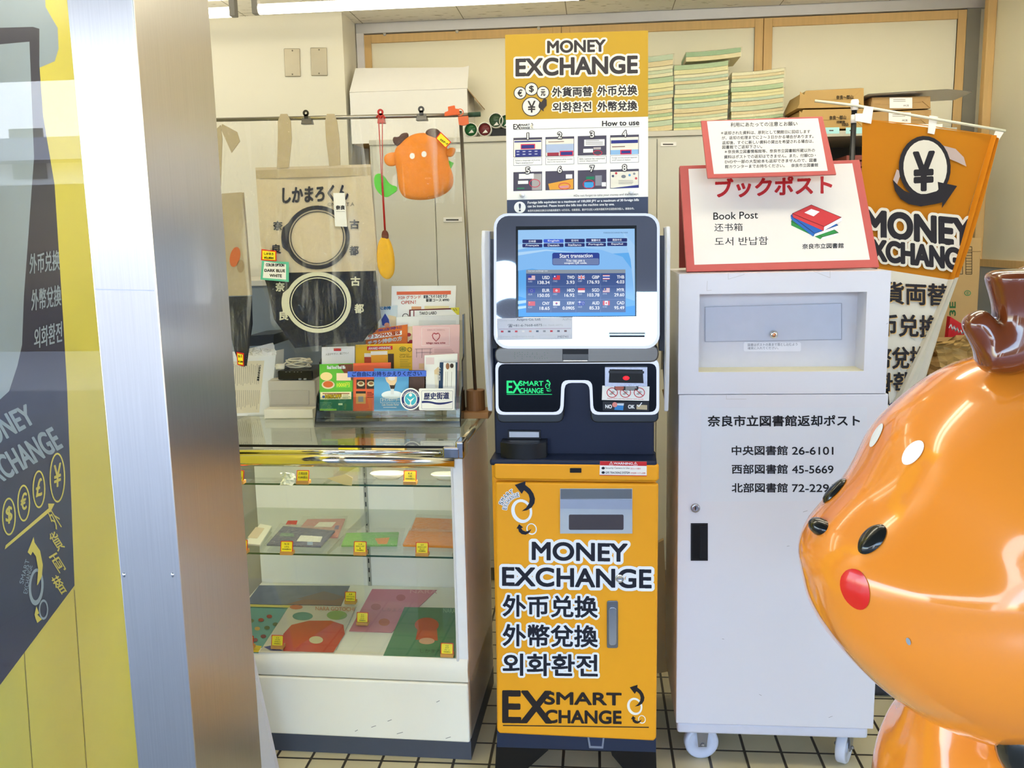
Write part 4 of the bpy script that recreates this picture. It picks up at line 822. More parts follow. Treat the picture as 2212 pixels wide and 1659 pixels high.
bundle(x0, x1, zt2, .036, ['#EFE2B4', '#9FC39A'], 'wrapped magazine bundle, topmost and askew in the middle stack')
# ---- open dark rack with parcels on top
YD = 3.62; SD = front(YD); zr = at(1800, 283, YD).z; xa, xb = .79, 1.34
RK = thing('steel_rack', 'open dark steel rack under the brown paper parcels', 'rack', ((xa+xb)/2, YD+.2, 0)); DKM = mat('#3B3836', .5)
b = MB(); b.box(xa, xb, YD, 4.1, zr-.02, zr, mat('#B9B6A6', .4)); obj(b, 'top_shelf', RK)
b = MB(); b.box(xa, xb, YD+.02, 4.1, zr-.32, zr-.30, DKM); b.box(xa, xb, YD+.02, 4.1, 1.0, 1.02, DKM); b.box(xa, xb, YD+.02, 4.1, .10, .12, DKM); b.box(xa, xb, 4.09, 4.1, .1, zr-.02, DKM); obj(b, 'shelf', RK)
for xx in (xa, xb-.03):
    for yy in (YD+.02, 4.06): k = MB(); k.box(xx, xx+.03, yy, yy+.03, 0, zr-.02, DKM); obj(k, 'post', RK)
for x0, x1, t in ((1783, 1813, 'あか'), (1827, 1862, 'くろ')):
    k = MB(); k.slab(SD, [(x0, 289), (x1, 288.5), (x1, 275), (x0, 275.5)], 0, .001, mat('#A9DCE0', .5)); k.lines(SD, x0+8, 279, x1-8, 285, 1, .0014, TG, .4); obj(k, 'shelf_label', RK)
for i in range(9):
    zz = zr-.298+i*.024; k = MB(); dx = random.uniform(-.02, .02); k.box(xa+.165+dx, xa+.275+dx+.01*(8-i)*.5, YD+.035+random.uniform(0, .015), YD+.3, zz, zz+.018, mat('#8A4A42', .6, noise=.15)); solo(k, 'paper_folder', 'thin reddish brown folder in the pile inside the dark rack', 'folder', (xa+.1, YD+.2, zz), 'folders piled in the rack')
k = MB(); k.box(xa+.32, xa+.45, YD+.06, YD+.3, zr-.298, zr-.13, mat('#4A5466', .5)); solo(k, 'storage_case', 'slate blue case beside the folder pile in the rack', 'case', (xa+.33, YD+.2, zr-.3), bevel=.004)
KR = mat('#B8965A', .5, noise=.10, scale=9, bump=.25); KR2 = mat('#B08D5A', .5, noise=.10, scale=9, bump=.25)
def parcel(lab, S, q, dep, m, marks):
    """q: bl, br, tr, tl of the near end in pixels; folded paper ends with pleats"""
    bl, br, tr, tl = [S.pt(*S.ab(p)) for p in q]; t = thing('paper_parcel', lab, 'parcel', (bl+br)/2, 'brown paper parcels on the rack'); back = Vector((0, dep, .004))
    b = MB(); cu = (tl-bl)*.06; v_ = [bl, br, tr-cu, tl-cu, bl+back, br+back, tr+back, tl+back, tr+Vector((-.004, .02, 0)), tl+Vector((.004, .02, 0))]
    b.add(v_, [(0, 1, 2, 3), (3, 2, 8, 9), (9, 8, 6, 7), (1, 5, 6, 8, 2), (0, 3, 9, 7, 4), (5, 4, 7, 6), (0, 4, 5, 1)], m); obj(b, 'wrapping', t)
    b = MB(); (x0, y0), (x1, y1), (x2, y2), (x3, y3) = q; hh = y0-y3; EDGE = m
    b.slab(S, [(x0+hh*.1, y0-1), (x0+hh*.65, y0-hh*.50), (x0+hh*.15, y3+hh*.1)], 0, .003, EDGE); b.slab(S, [(x1-hh*.05, y1-1), (x1-hh*.10, y2+hh*.1), (x1-hh*.6, y1-hh*.5)], 0, .003, EDGE)
    b.slab(S, [(x0+hh*.7, y0-hh*.42), (x1-hh*.6, y1-hh*.46), (x1-hh*.62, y1-hh*.60), (x0+hh*.72, y0-hh*.56)], 0, .0015, EDGE); obj(b, 'folded_end', t)
    b = MB(); marks(b, S); obj(b, 'label', t)
HW = mat('#3A3226', .6)
def mk1(x, y, s_=False):
    def f(b, S):
        b.text(S, '奈良～郡山', (x, y), (x+36, y-1), 8.5, .0036, HW, .2)
        if s_: b.text(S, '印刷後', (x+16, y+8), (x+34, y+7.5), 6, .0036, HW, .2); b.text(S, '1055', (x+28, y+13.5), (x+41, y+13), 6, .0036, HW, .3)
    return f
def mk2(x0, y0, x1, y1):
    def f(b, S): b.poly(S, rect(x0, y0, x1, y1), .0034, WHITE); b.lines(S, x0+8, y0+3, x1-12, y0+10, 2, .0038, mat('#8A857C', .6), .3); b.text(S, 'PPC用', (x1-19, y1-3), (x1-8, y1-3.2), 4.5, .0038, HW)
    return f
SPa = front(YD+.03); 
parcel('brown paper parcel, lower one of the left pair on the rack', SPa, [(1720, 279), (1868, 277), (1866, 232), (1735, 235)], .3, KR, mk1(1791, 259, True))
parcel('brown paper parcel, upper one of the left pair on the rack', SPa, [(1722, 234), (1866, 231), (1867, 188), (1742, 194)], .3, KR, mk1(1806, 215))
parcel('darker brown parcel with white label, lower one of the right pair', SPa, [(1872, 277), (2010, 276), (2012, 235), (1884, 240)], .3, KR2, mk2(1919, 243, 1967, 266))
parcel('darker brown parcel with white label, upper one under the white card', SPa, [(1880, 239), (2010, 234), (2010, 206), (1884, 209)], .3, KR2, mk2(1921, 211, 1970, 234))
k = MB(); zc_ = at(1950, 205, YD+.03).z+.002; p0 = at(1872, 208, YD+.02); k.add([(p0.x, YD, zc_), (p0.x+.28, YD-.01, zc_+.006), (p0.x+.42, YD+.12, zc_+.012), (p0.x+.42, YD+.3, zc_+.008), (p0.x, YD+.3, zc_)], [(0, 1, 2, 3, 4)], WHITE); k.add([(v.x, v.y, v.z+.002) for v in k.v], [(0, 1, 2, 3, 4)], WHITE); solo(k, 'card_sheet', 'white card sheet lying over the right hand parcels', 'card', (p0.x+.2, YD+.15, zc_))
# small items along the rack edge
k = MB(); k.slab(front(YD-.001), rect(1940, 268, 2036, 277), 0, .001, WHITE); solo(k, 'paper_strip', 'white paper strip hanging at the rack edge above the flag', 'paper', at(1990, 277, YD))

# ================================================================== banner on its pole in the right hand corner
YF = 2.98; SF = front(YF); FT = thing('banner', 'orange and white money exchange banner hung on a pole in the corner', 'banner', (at(1845, 350, YF).x, YF, 0))
b = MB(); pt_ = at(1848, 235, YF); pb_ = at(1841, 350, YF); dirx = (pb_.x-pt_.x)/(pt_.z-pb_.z); b.tube([pt_+Vector((0, .012, 0)), Vector((pt_.x+dirx*pt_.z*.4, YF+.012, .06))], .0085, mat('#17181B', .3), 12); pole = obj(b, 'pole', FT, smooth=True)
b = MB(); c1 = at(1848, 237, YF); c0 = at(1849, 214, YF); b.tube([c1+Vector((0, .012, 0)), c1+Vector((0, .012, .012)), c0+Vector((0, .012, -.006)), c0+Vector((0, .012, 0))], [.0115, .0115, .0125, .010], WHITE, 14); b.tube([at(1846, 265, YF)+Vector((0, .012, 0)), at(1847, 247, YF)+Vector((0, .012, 0))], .0095, WHITE, 12); obj(b, 'pole_cap', pole, smooth=True)
b = MB(); b.tube([at(1760, 218, YF+.03), at(1848, 228, YF), at(2000, 254, YF-.02), at(2172, 283, YF-.05)], .0042, mat('#D6D6C4', .4), 10); obj(b, 'cross_bar', FT, smooth=True)
b = MB(); b.box(pt_.x-.16, pt_.x+.18, YF-.13, YF+.16, 0, .07, mat('#3A3C42', .5)); obj(b, 'weighted_base', FT, bevel=.02)
ORG_ = mat('#BC780C', .75, noise=.05, scale=14); CLW = mat('#DEDCD2', .75, noise=.03); BK = mat('#25242C', .7)
wave = lambda v: Vector((v.x, v.y+.003*math.sin(v.z*9), v.z))
def grid_fill(b, S, L, Rr, m, d=0, n=10):
    """cloth between a left and a right pixel edge, sampled so that it can ripple"""
    N = len(L); vs_ = []
    for (x0, y0), (x1, y1) in zip(L, Rr):
        for j in range(n+1): t = j/n; vs_.append(S.pt(*S.ab((x0+(x1-x0)*t, y0+(y1-y0)*t)), d))
    return b.add(vs_, [(i*(n+1)+j, (i+1)*(n+1)+j, (i+1)*(n+1)+j+1, i*(n+1)+j+1) for i in range(N-1) for j in range(n)], m)
def edge(pts, n=7):
    out = []
    for (x0, y0), (x1, y1) in zip(pts, pts[1:]): out += [(x0+(x1-x0)*k/n, y0+(y1-y0)*k/n) for k in range(n)]
    return out+[pts[-1]]
Lf = edge([(1862, 258), (1862, 420), (1880, 500), (1895, 580)]); Rf = edge([(2142, 292), (2110, 400), (2074, 523), (2050, 604)])
b = MB(); grid_fill(b, SF, Lf, Rf, ORG_); 
b.line(SF, [(1862, 258), (1990, 270), (2142, 292)], 2, .001, mat('#C98214', .7)); b.warp(wave); cl = obj(b, 'orange_cloth', FT, smooth=True)
b = MB(); grid_fill(b, SF, edge([(1895, 580), (1905, 700), (1915, 800), (1925, 905)]), edge([(2050, 604), (2002, 712), (1960, 800), (1930, 905)]), CLW); b.warp(wave); wc = obj(b, 'white_cloth', FT, smooth=True)
b = MB(); A_, BL = .0075, .003
GYl = mat('#B9A9A6', .7)
b.poly(SF, [(2035, 315), (2062, 322), (2080, 340), (2086, 360), (2065, 350), (2045, 342)], A_, GYl); b.poly(SF, [(1928, 390), (1936, 366), (1946, 372), (1936, 400)], A_, GYl)
ro = ell(1996, 362, 56, 68, -4); b.poly(SF, ro, A_+.0003, BK); b.poly(SF, ell(1997, 362, 47, 59, -4), A_+.0006, CLW)
b.poly(SF, [(1927, 388), (1932, 412), (1944, 430), (1962, 441), (1988, 446), (2018, 441), (2034, 437), (2033, 450), (2066, 402), (2024, 393), (2026, 412), (2000, 419), (1970, 420), (1952, 412), (1938, 400)], A_+.0009, BK)
b.text(SF, '¥', (1973, 411), (2014, 409), 80, A_+.0012, BK, 3.2)
b.text(SF, 'MONEY', (1868, 508), (2098, 532), 54, A_, BK, 3.5, CLW, 6, h1=56)
b.text(SF, 'EXCHANGE', (1862, 558), (2092, 584), 42, A_+.0009, BK, 3, CLW, 5, h1=44)
def clipped(S, b):            # the banner is rolled up at its right edge: drop letters past the fold
    Lx = [(292, 2142), (400, 2110), (523, 2074), (604, 2050), (712, 2002), (800, 1960), (905, 1930)]
    def xmax(y):
        for (ya, xa_), (yb, xb_) in zip(Lx, Lx[1:]):
            if ya <= y <= yb: return xa_+(xb_-xa_)*(y-ya)/(yb-ya)
        return 2142 if y < 292 else 1930
    def px(v):
        d = v-EYE; z = d.dot(FWD); return CX+F*d.dot(RIGHT)/z, CY-F*d.dot(UP)/z
    keep = []; P_ = [px(v) for v in b.v]; X_ = [xmax(y)+3 for x, y in P_]; D_ = [(v-S.o).dot(S.n) for v in b.v]
    for f, mi in zip(b.f, b.m):
        if any(P_[i][0] < X_[i] for i in f): keep.append((f, mi))
    for i, (x, y) in enumerate(P_):
        if x > X_[i]: b.v[i] = S.pt(*S.ab((X_[i], y)), D_[i])
    b.f = [f for f, _ in keep]; b.m = [m for _, m in keep]
clipped(SF, b); b.warp(wave); obj(b, 'lettering', cl)
b = MB(); OC = mat('#D9B26A', .7)
for t, x0, y0, x1, y1, h in (('外貨両替', 1858, 652, 2046, 660, 46), ('外币兑换', 1850, 722, 2026, 728, 46), ('外幣兌換', 1846, 796, 2002, 794, 46), ('외화환전', 1856, 846, 1996, 840, 38)):
    b.text(SF, t, (x0+1.5, y0+1.5), (x1+1.5, y1+1.5), h, A_, OC, 1.2); b.text(SF, t, (x0, y0), (x1, y1), h, A_+.0006, BK, 1.2)
b.poly(SF, ell(1932, 888, 18, 20), A_, mat('#2A3A80', .7)); b.line(SF, [(1918, 876), (1946, 900)], 5, A_+.0003, CLW); b.line(SF, [(1918, 900), (1946, 876)], 5, A_+.0003, CLW); b.line(SF, [(1914, 888), (1950, 888)], 4, A_+.0006, mat('#C0353C', .7))
clipped(SF, b); b.warp(wave); obj(b, 'lettering', wc)
# the rolled right edge: loose folds of cloth running down to the left
def fold(b, L, Rr, m0, m1, ysw, bulge):
    n = 8; N = len(L)
    for i in range(N-1):
        for j in range(n):
            q = []
            for ii, jj in ((i, j), (i+1, j), (i+1, j+1), (i, j+1)):
                (x0, y0), (x1, y1) = L[ii], Rr[ii]; t = jj/n; a_, b_ = SF.ab((x0+(x1-x0)*t, y0+(y1-y0)*t))
                q.append(SF.pt(a_, b_, bulge*(math.sin(math.pi*t)+.35*math.sin(3*math.pi*t))))
            b.add(q, [(0, 1, 2, 3)], m0 if (L[i][1]+Rr[i][1])/2 < ysw else m1)
fl1 = edge([(2142, 292), (2110, 400), (2074, 523), (2048, 604), (2002, 712), (1958, 800), (1914, 905)], 6); fr1 = edge([(2152, 304), (2124, 420), (2092, 530), (2068, 596), (2035, 691), (1994, 835), (1950, 905)], 6)
b = MB(); fold(b, fl1, fr1, mat('#C97F12', .75, noise=.05), mat('#CFCCC0', .75), 600, .03)
vv, ff, mm_ = b.v, b.f, b.m; obj(b, 'rolled_edge', FT, smooth=True)
for pts in ([(1846, 262), (1880, 268), (1885, 232), (1866, 230), (1862, 246), (1846, 246)], [(2002, 288), (2016, 291), (2024, 253), (2006, 250)], [(2139, 306), (2150, 311), (2166, 286), (2150, 279)]):
    k = MB(); k.slab(SF, pts, .006, .009, WHITE); obj(k, 'loop', FT)

# ---- things piled in the corner behind the statue
YX = 3.5; SX = front(YX); KB = mat('#BE9F6C', .7, noise=.05)
t = thing('tall_carton', 'tall brown carton standing in the corner behind the banner', 'box', at(2060, 700, YX)); x0, x1 = SX.ab((2018, 600))[0], SX.ab((2115, 600))[0]; zt_ = SX.ab((2050, 515))[1]; t.location.z = 0
ORG[t.name] = Vector((t.location.x, t.location.y, 0))
b = MB(); b.box(x0, x1, YX, YX+.115, 0, zt_, KB); b.box(x0-.001, x1+.001, YX-.0015, YX+.1155, zt_-.05, zt_-.047, mat('#A5875A', .7)); c = obj(b, 'carton', t, bevel=.003)
b = MB(); b.line(SX, rect(2086, 533, 2099, 592), 1.2, .001, TX, True); [b.line(SX, [(2087, y), (2098, y)], 1, .001, TX) for y in range(540, 592, 6)]; b.line(SX, rect(2068, 560, 2079, 592), 1.2, .001, TX, True)
b.ring(SX, ell(2090, 633, 7, 6), ell(2090, 633, 5.5, 4.5), .001, mat('#2E8A58', .6)); b.text(SX, 'e', (2087.5, 636), (2092.5, 636), 6, .001, mat('#2E8A58', .6)); b.text(SX, '3E', (2064, 682), (2064, 652), 13, .001, mat('#2E6A3A', .6), .5)
obj(b, 'print', c)
SY = front(3.3)
b = MB(); b.slab(SY, [(2036, 822), (2090, 822), (2098, 712), (2053, 684)], -.03, 0, mat('#C8262E', .3)); [b.line(SY, [(2050+i*7, 708+i*3), (2054+i*7, 700+i*4), (2057+i*7, 712+i*3), (2061+i*7, 706+i*3)], 2, .001, WH) for i in range(5)]; solo(b, 'snack_packet', 'red packet with white script above the crumpled paper bag', 'packet', at(2065, 730, 3.3))
def crumple(b, S, pts, d0, m, amp, n=9):
    """a wrinkled paper skin over a pixel outline (quads between a left and a right edge)"""
    L, Rr = pts; L = edge(L, 4); Rr = edge(Rr, 4); vs_ = []; N = len(L)
    for (x0, y0), (x1, y1) in zip(L, Rr):
        for j in range(n+1):
            t_ = j/n; a_, b_ = S.ab((x0+(x1-x0)*t_, y0+(y1-y0)*t_)); vs_.append(S.pt(a_, b_, d0+math.sin(math.pi*t_)*amp*2+random.uniform(-amp, amp)))
    b.add(vs_, [(i*(n+1)+j, (i+1)*(n+1)+j, (i+1)*(n+1)+j+1, i*(n+1)+j+1) for i in range(N-1) for j in range(n)], m)
SZ = front(3.1); t = thing('paper_bag', 'crumpled brown paper bag in the corner behind the statue', 'paper bag', at(2080, 830, 3.1))
ORG[t.name] = Vector(t.location)
b = MB(); crumple(b, SZ, ([(2006, 738), (2014, 765), (2022, 810), (2010, 812)], [(2140, 720), (2150, 760), (2160, 800), (2165, 815)]), .04, KR, .018); crumple(b, SZ, ([(2010, 735), (2006, 745)], [(2110, 716), (2150, 735)]), .06, KR, .014, 12); crumple(b, SZ, ([(2006, 738), (2014, 765), (2022, 810), (2010, 812)], [(2140, 720), (2150, 760), (2160, 800), (2165, 815)]), -.08, KR2, .018); obj(b, 'bag', t)
b = MB(); x0 = SZ.ab((2000, 830))[0]; b.box(x0, x0+.30, 3.02, 3.34, 0, SZ.ab((2040, 832))[1], mat('#3A2E26', .6)); solo(b, 'waste_bin', 'dark brown bin under the crumpled paper bag', 'bin', (x0+.15, 3.15, 0), bevel=.01)
# leaning slats between machine and return box
b = MB(); p0 = at(1438, 840, 2.95); p1 = at(1464, 960, 2.95); b.tube([p0, p1+(p1-p0)*1.2], .012, mat('#8F7A52', .5), 6)
b.box(.30, .33, 2.9, 2.95, 0, .9, mat('#9A8A6A', .6)); solo(b, 'wooden_batten', 'wooden batten leaning between the machine and the return box', 'batten', (.31, 2.93, 0))
b = MB(); SW = front(2.9); q = SW.P([(1424, 1163), (1432, 1165), (1440, 1440), (1448, 1450)]); 
b.slab(SW, [(1419, 1455), (1446, 1450), (1434, 1166), (1422, 1172)], -.02, 0, mat('#C9B080', .6)); solo(b, 'cardboard_strip', 'brown cardboard strip behind the machine foot on the right', 'cardboard', at(1430, 1455, 2.9))

def smoothloop(pts, k=3):
    for _ in range(k):
        out = []
        for (x0, y0), (x1, y1) in zip(pts, pts[1:]+pts[:1]): out += [(.75*x0+.25*x1, .75*y0+.25*y1), (.25*x0+.75*x1, .25*y0+.75*y1)]
        pts = out
    return pts
# ================================================================== the glass display case
SG = Surf((-.3707, 2.415, 0), (.99955, -.0298, 0), (0, 0, 1))
gl_, gr_ = -.80, .0     # left end (behind the door frame) and right end, along u
GB_ = .47               # depth
DC = thing('display_case', 'white glass fronted display case with glass shelves', 'display case', SG.pt(-.35, 0, -.2))
IV = mat('#F6F1E0', .4, noise=.03, scale=4); PG = mat('#51555F', .5); INSD = mat('#F1EFE6', .35, noise=.02)
b = MB(); b.boxl(SG, gl_, gr_, 0, .062, -GB_, -.004, PG); obj(b, 'plinth', DC)
b = MB(); b.boxl(SG, gl_, gr_, .062, .243, -GB_, .012, IV); lowp = obj(b, 'lower_panel', DC, bevel=.006)
b = MB()
for x, y, w_ in ((840, 1553, 8), (805, 1566, 9), (860, 1580, 12), (965, 1590, 10), (770, 1575, 5), (945, 1512, 6)): b.line(SG, [(x, y), (x+w_, y-3)], 1.4, .0125, mat('#9C968A', .7))
obj(b, 'scuff', lowp)
prof = [(-.02, .246), (.006, .246), (.010, .262), (.014, .285), (.010, .303), (.002, .316), (-.02, .318)]
b = MB(); vs_ = [SG.pt(a, z, d) for a in (gl_, gr_) for d, z in prof]; n = len(prof); b.add(vs_, [[i, n+i, n+(i+1) % n, (i+1) % n] for i in range(n)]+[list(range(n)), list(range(n, 2*n))[::-1]], IV); obj(b, 'front_sill', DC, bevel=.002)
b = MB(); b.add([SG.pt(a, z, d) for a in (gl_, gr_-.012) for d, z in ((-.02, .314), (-GB_+.015, .345), (-GB_+.015, .32), (-.02, .29))], [(0, 4, 5, 1), (3, 2, 6, 7), (0, 3, 7, 4), (1, 5, 6, 2)], INSD); obj(b, 'deck', DC)
b = MB(); b.boxl(SG, gl_, gr_-.012, .25, .93, -GB_, -GB_+.012, INSD); xj = SG.ab((665, 1150))[0]*1.0
b.boxl(SG, -.41, -.409, .345, .93, -GB_+.012, -GB_+.0125, mat('#CFCDC2', .4)); back = obj(b, 'back_panel', DC)
b = MB(); b.boxl(SG, gr_-.012, gr_, .062, .925, -GB_, -.012, mat('#E4E3E0', .35)); obj(b, 'side_panel', DC, bevel=.002)
b = MB(); b.boxl(SG, gr_-.032, gr_+.001, .300, .905, -.03, .002, WHITE); b.boxl(SG, gr_-.033, gr_-.026, .300, .905, .002, .006, mat('#DAD9D6', .3)); obj(b, 'corner_post', DC, bevel=.002)
for aa in (-.415, -.045):
    k = MB(); k.boxl(SG, aa-.006, aa+.006, .34, .92, -GB_+.012, -GB_+.018, mat('#B9B9AE', .35, .6))
    for i in range(17): k.boxl(SG, aa-.002, aa+.002, .36+i*.033, .376+i*.033, -GB_+.018, -GB_+.0184, BLACK)
    obj(k, 'slotted_rail', DC)
GLS = glass('pane', '#F9FCF9', 1.0, .01); EDGEG = mat('#1F4A38', .1)
ZS1, ZS2, ZTOP = .824, .6156, .938
for z, nm in ((ZS1, .36), (ZS2, .36)):
    k = MB(); k.boxl(SG, gl_, gr_-.014, z-.006, z, -GB_+.02, -.012, GLS); k.boxl(SG, gl_, gr_-.014, z-.0055, z-.0005, -.0118, -.0112, EDGEG); sh = obj(k, 'glass_shelf', DC)
    for aa in (-.415, -.045):
        k = MB(); k.add([SG.pt(aa+e, zz, d) for e in (-.002, .002) for d, zz in ((-GB_+.018, z-.007), (-.05, z-.007), (-.05, z-.014), (-GB_+.018, z-.05))], [(0, 1, 2, 3), (7, 6, 5, 4), (0, 4, 5, 1), (1, 5, 6, 2), (2, 6, 7, 3)], mat('#C4C4B8', .3, .7)); obj(k, 'bracket', DC)
b = MB(); b.boxl(SG, gl_, gr_-.033, .318, .90, -.006, -.002, glass('front_pane', '#FCFDFB', 1.1, .008)); obj(b, 'front_pane', DC)
b = MB(); b.boxl(SG, gl_, gr_-.002, ZTOP-.006, ZTOP, -GB_, -.004, glass('top_pane', '#F3F7F1', 1.5, .006)); b.boxl(SG, gl_, gr_-.035, ZTOP-.0065, ZTOP+.0005, -.004, -.0025, BLACK); top = obj(b, 'top_pane', DC)
b = MB(); b.tube([SG.pt(gl_, .898, .002), SG.pt(gr_-.02, .898, .002)], .0205, mat('#DDD9C6', .10, 1.0, noise=.01), 20); b.tube([SG.pt(gl_, .922, .006), SG.pt(gr_-.03, .922, .006)], .006, CHROME, 10); obj(b, 'chrome_rail', DC, smooth=True)
b = MB(); b.tube([SG.pt(gr_-.006, ZTOP+.001, -.005), SG.pt(gr_-.006, ZTOP+.001, -GB_)], .0105, mat('#D9D3BC', .2, .8), 12); obj(b, 'side_rail', DC, smooth=True)
b = MB(); b.boxl(SG, gr_-.052, gr_-.004, .905, .940, -.01, .018, mat('#9C9CA0', .08, 1.0)); b.boxl(SG, gr_-.016, gr_+.008, .905, .955, -.05, .016, mat('#A9A9AC', .08, 1.0)); obj(b, 'corner_bracket', DC, bevel=.006, seg=3)
b = MB(); b.tube([SG.pt(gl_+.02, .893, -.030), SG.pt(gr_-.045, .893, -.030)], .007, mat('#FFF6E2', .4, emit=34.0, noise=0), 10); obj(b, 'added_case_lamp', DC, smooth=True)  # unseen tube added behind the rail to brighten the inside of the case
# price cards on wooden blocks
WB = mat('#C9934A', .5, noise=.12, scale=25, stretch=(1, 1, 6)); TAGY = mat('#F4E02A', .45); TAGR = mat('#D8321F', .45)
def price(px, py, z, lines, where, w=.037, back=None, wide=1.15):
    p = atz(px, py, z) if back is None else back
    t = thing('price_card', 'yellow price card '+where, 'price card', p, 'price cards in the display case')
    S = Surf(p, (.999, -.03, 0), (0, 0, 1)); h = w*.86
    b = MB(); b.boxl(S, -w*.5*wide*.88, w*.5*wide*.88, .0005, .0105, -.022, 0, WB); obj(b, 'block', t, bevel=.001)
    C = Surf(p+Vector((0, .006, .008)), (.999, -.03, 0), (0, .26, 1)); b = MB()
    rr = lambda k: [(x*w*.5*k, h*.5+(y)*h*.5*(1-(1-k)*1.1)) for x, y in ((-.9, -1), (.9, -1), (1, -.9), (1, .9), (.9, 1), (-.9, 1), (-1, .9), (-1, -.9))]
    b.slabl(C, rr(1.0), 0, .0012, TAGR); b.slabl(C, rr(.88), .0012, .0015, TAGY)
    for i, tx in enumerate(lines):
        vs_, fs, bb = glyphs(tx); n_ = len(lines); th = h*.5/n_; ww = min(w*.72, th*.62*len(tx)*(1.45 if ord(tx[0]) > 999 else 1)); y0 = h*(.80-.72*(i+.62)/n_)
        pts = [C.pt((x-bb[0])/(bb[2]-bb[0])*ww-ww/2, y0+(y-bb[1])/(bb[3]-bb[1])*th, .0017) for x, y in vs_]; b.add(pts, fs, TX)
        b.add([q+C.u*.0003 for q in pts], fs, TX)
    obj(b, 'card', t); return t
price(512, 1047, ZS1, ['お箸', '¥880(税込)'], 'at the left end of the upper shelf')
price(653, 1047, ZS1, ['古墳前掛', '¥1,000(税込)'], 'beside the crumpled cloth on the upper shelf')
price(885, 1048, ZS1, ['K-4', '小皿', '¥400(税込)'], 'between the two boat shaped dishes')
price(520, 1197, ZS2, ['U-1', 'カード', '¥790(税込)'], 'beside the card packs on the lower shelf')
price(618, 1200, ZS2, ['N-10', 'ふきん', '¥550(税込)'], 'in front of the navy packet')
price(777, 1201, ZS2, ['O-10', 'タオルハンカチ', '緑', '¥550(税込)'], 'in front of the green hand towel')
price(911, 1203, ZS2, ['O-9', 'タオルハンカチ', 'オレンジ', '¥550(税込)'], 'in front of the orange hand towels')
dz = lambda y: .318+(.345-.318)*max(0, min(1, (1420-y)/160))
price(756, 1306, dz(1306)+.001, ['A-8', 'クリアファイル', '¥300(税込)'], 'behind, between the blue and pink sheets')
price(782, 1352, dz(1352)+.001, ['C-1', 'クリア', 'ピンク', '¥300(税込)'], 'on the pink sheet')
price(598, 1403, dz(1403)+.001, ['C-3', 'クリアF', '古代(ピ)', '¥300(税込)'], 'on the sheet with red print')
price(965, 1421, dz(1421)+.001, ['C-2', 'クリア', 'グリーン', '¥300(税込)'], 'on the green sheet at the front right corner')
price(533, 1404, dz(1404)+.001, ['C-4', '¥300(税込)'], 'at the front left corner of the deck')
# goods on the shelves
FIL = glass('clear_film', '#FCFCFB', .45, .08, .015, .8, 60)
def flat(S_z, pts, th, m, mb=None, off=0):
    mb = mb or MB(); P = [atz(x, y, S_z) for x, y in pts]; n = len(P)
    lo = [p+Vector((0, 0, off+.0005)) for p in P]; hi = [p+Vector((0, 0, off+.0005+th)) for p in P]
    return mb.add(lo+hi, [list(range(n))[::-1], list(range(n, 2*n))]+[[i, (i+1) % n, n+(i+1) % n, n+i] for i in range(n)], m)
def mid(z, pts): q = [atz(x, y, z) for x, y in pts]; return sum(q, Vector())/len(q)
def goods(name, label, cat, z, pts, th, m, prints=(), film=None, group=None, pillow=False):
    t = thing(name, label, cat, mid(z, pts), group); k = flat(z, pts, th, m); obj(k, 'packet' if film else 'sheet', t, bevel=min(th*.3, .003))
    if prints:
        k = MB()
        for i, (pp, mm_) in enumerate(prints): flat(z, pp, .0003, mm_, k, th+.0004*(i+1))
        obj(k, 'print', t)
    if film: k = flat(z, film, .0006, FIL, None, th+.0025); obj(k, 'film', t)
    return t
def dish(label, px, py, L, m):
    p = atz(px, py, ZS1); t = MB(); n = 20
    rings = [(.55, 0), (.62, .0), (1.0, .016), (.96, .018), (.6, .004), (.0, .003)]
    vs_ = [p+Vector((L*r*math.copysign(abs(math.cos(a))**.8, math.cos(a)), .026*r*math.sin(a), z+.0005)) for r, z in rings for a in [2*math.pi*k/n for k in range(n)]]
    t.add(vs_, [(i*n+j, i*n+(j+1) % n, (i+1)*n+(j+1) % n, (i+1)*n+j) for i in range(5) for j in range(n)]+[list(range(n))[::-1]], m); return t, p
CER = mat('#EFE9CF', .15, coat=.6)
t, p = dish('', 838, 1034, .052, CER); d_ = solo(t, 'boat_dish', 'cream boat shaped dish with a small red mark on the upper shelf', 'dish', p, 'boat dishes', smooth=True)
k = MB(); k.ball(p+Vector((.003, -.004, .006)), .004, .003, .001, mat('#7A2A24', .4), 8, 5); obj(k, 'painted_mark', d_)
t, p = dish('', 968, 1036, .050, mat('#C9CCBB', .15, coat=.6)); solo(t, 'boat_dish', 'grey green boat shaped dish at the right end of the upper shelf', 'dish', p, 'boat dishes', smooth=True)
k = MB(); S = Surf(atz(620, 1048, ZS1), (1, 0, 0), (0, .5, 1)); crumple(k, S, ([(607, 1022), (610, 1036), (604, 1050)], [(636, 1024), (640, 1034), (632, 1050)]), .004, mat('#DDE0C4', .6, noise=.12, scale=40), .006, 7); solo(k, 'folded_cloth', 'pale green patterned cloth on the upper shelf', 'cloth', atz(620, 1050, ZS1))
k = MB(); S = Surf(atz(735, 1046, ZS1), (1, 0, 0), (0, .25, 1)); k.slab(S, [(706, 1033), (742, 1047), (760, 1049), (762, 1032), (746, 1024), (726, 1029)], 0, .002, mat('#C9B684', .5)); solo(k, 'paper_fan', 'tan paper fan standing on the upper shelf', 'fan', atz(735, 1049, ZS1))
pb_ = SG.pt(-.44, ZS1+.001, -.36); k = MB(); Sb = Surf(pb_, (.9995, -.03, 0), (0, 0, 1)); k.slabl(Sb, [(-.03, 0), (.035, 0), (.035, .055), (-.03, .055)], -.02, 0, mat('#E6DE3A', .5)); tt = solo(k, 'yellow_packet', 'yellow packet standing at the back of the upper shelf', 'packet', pb_)
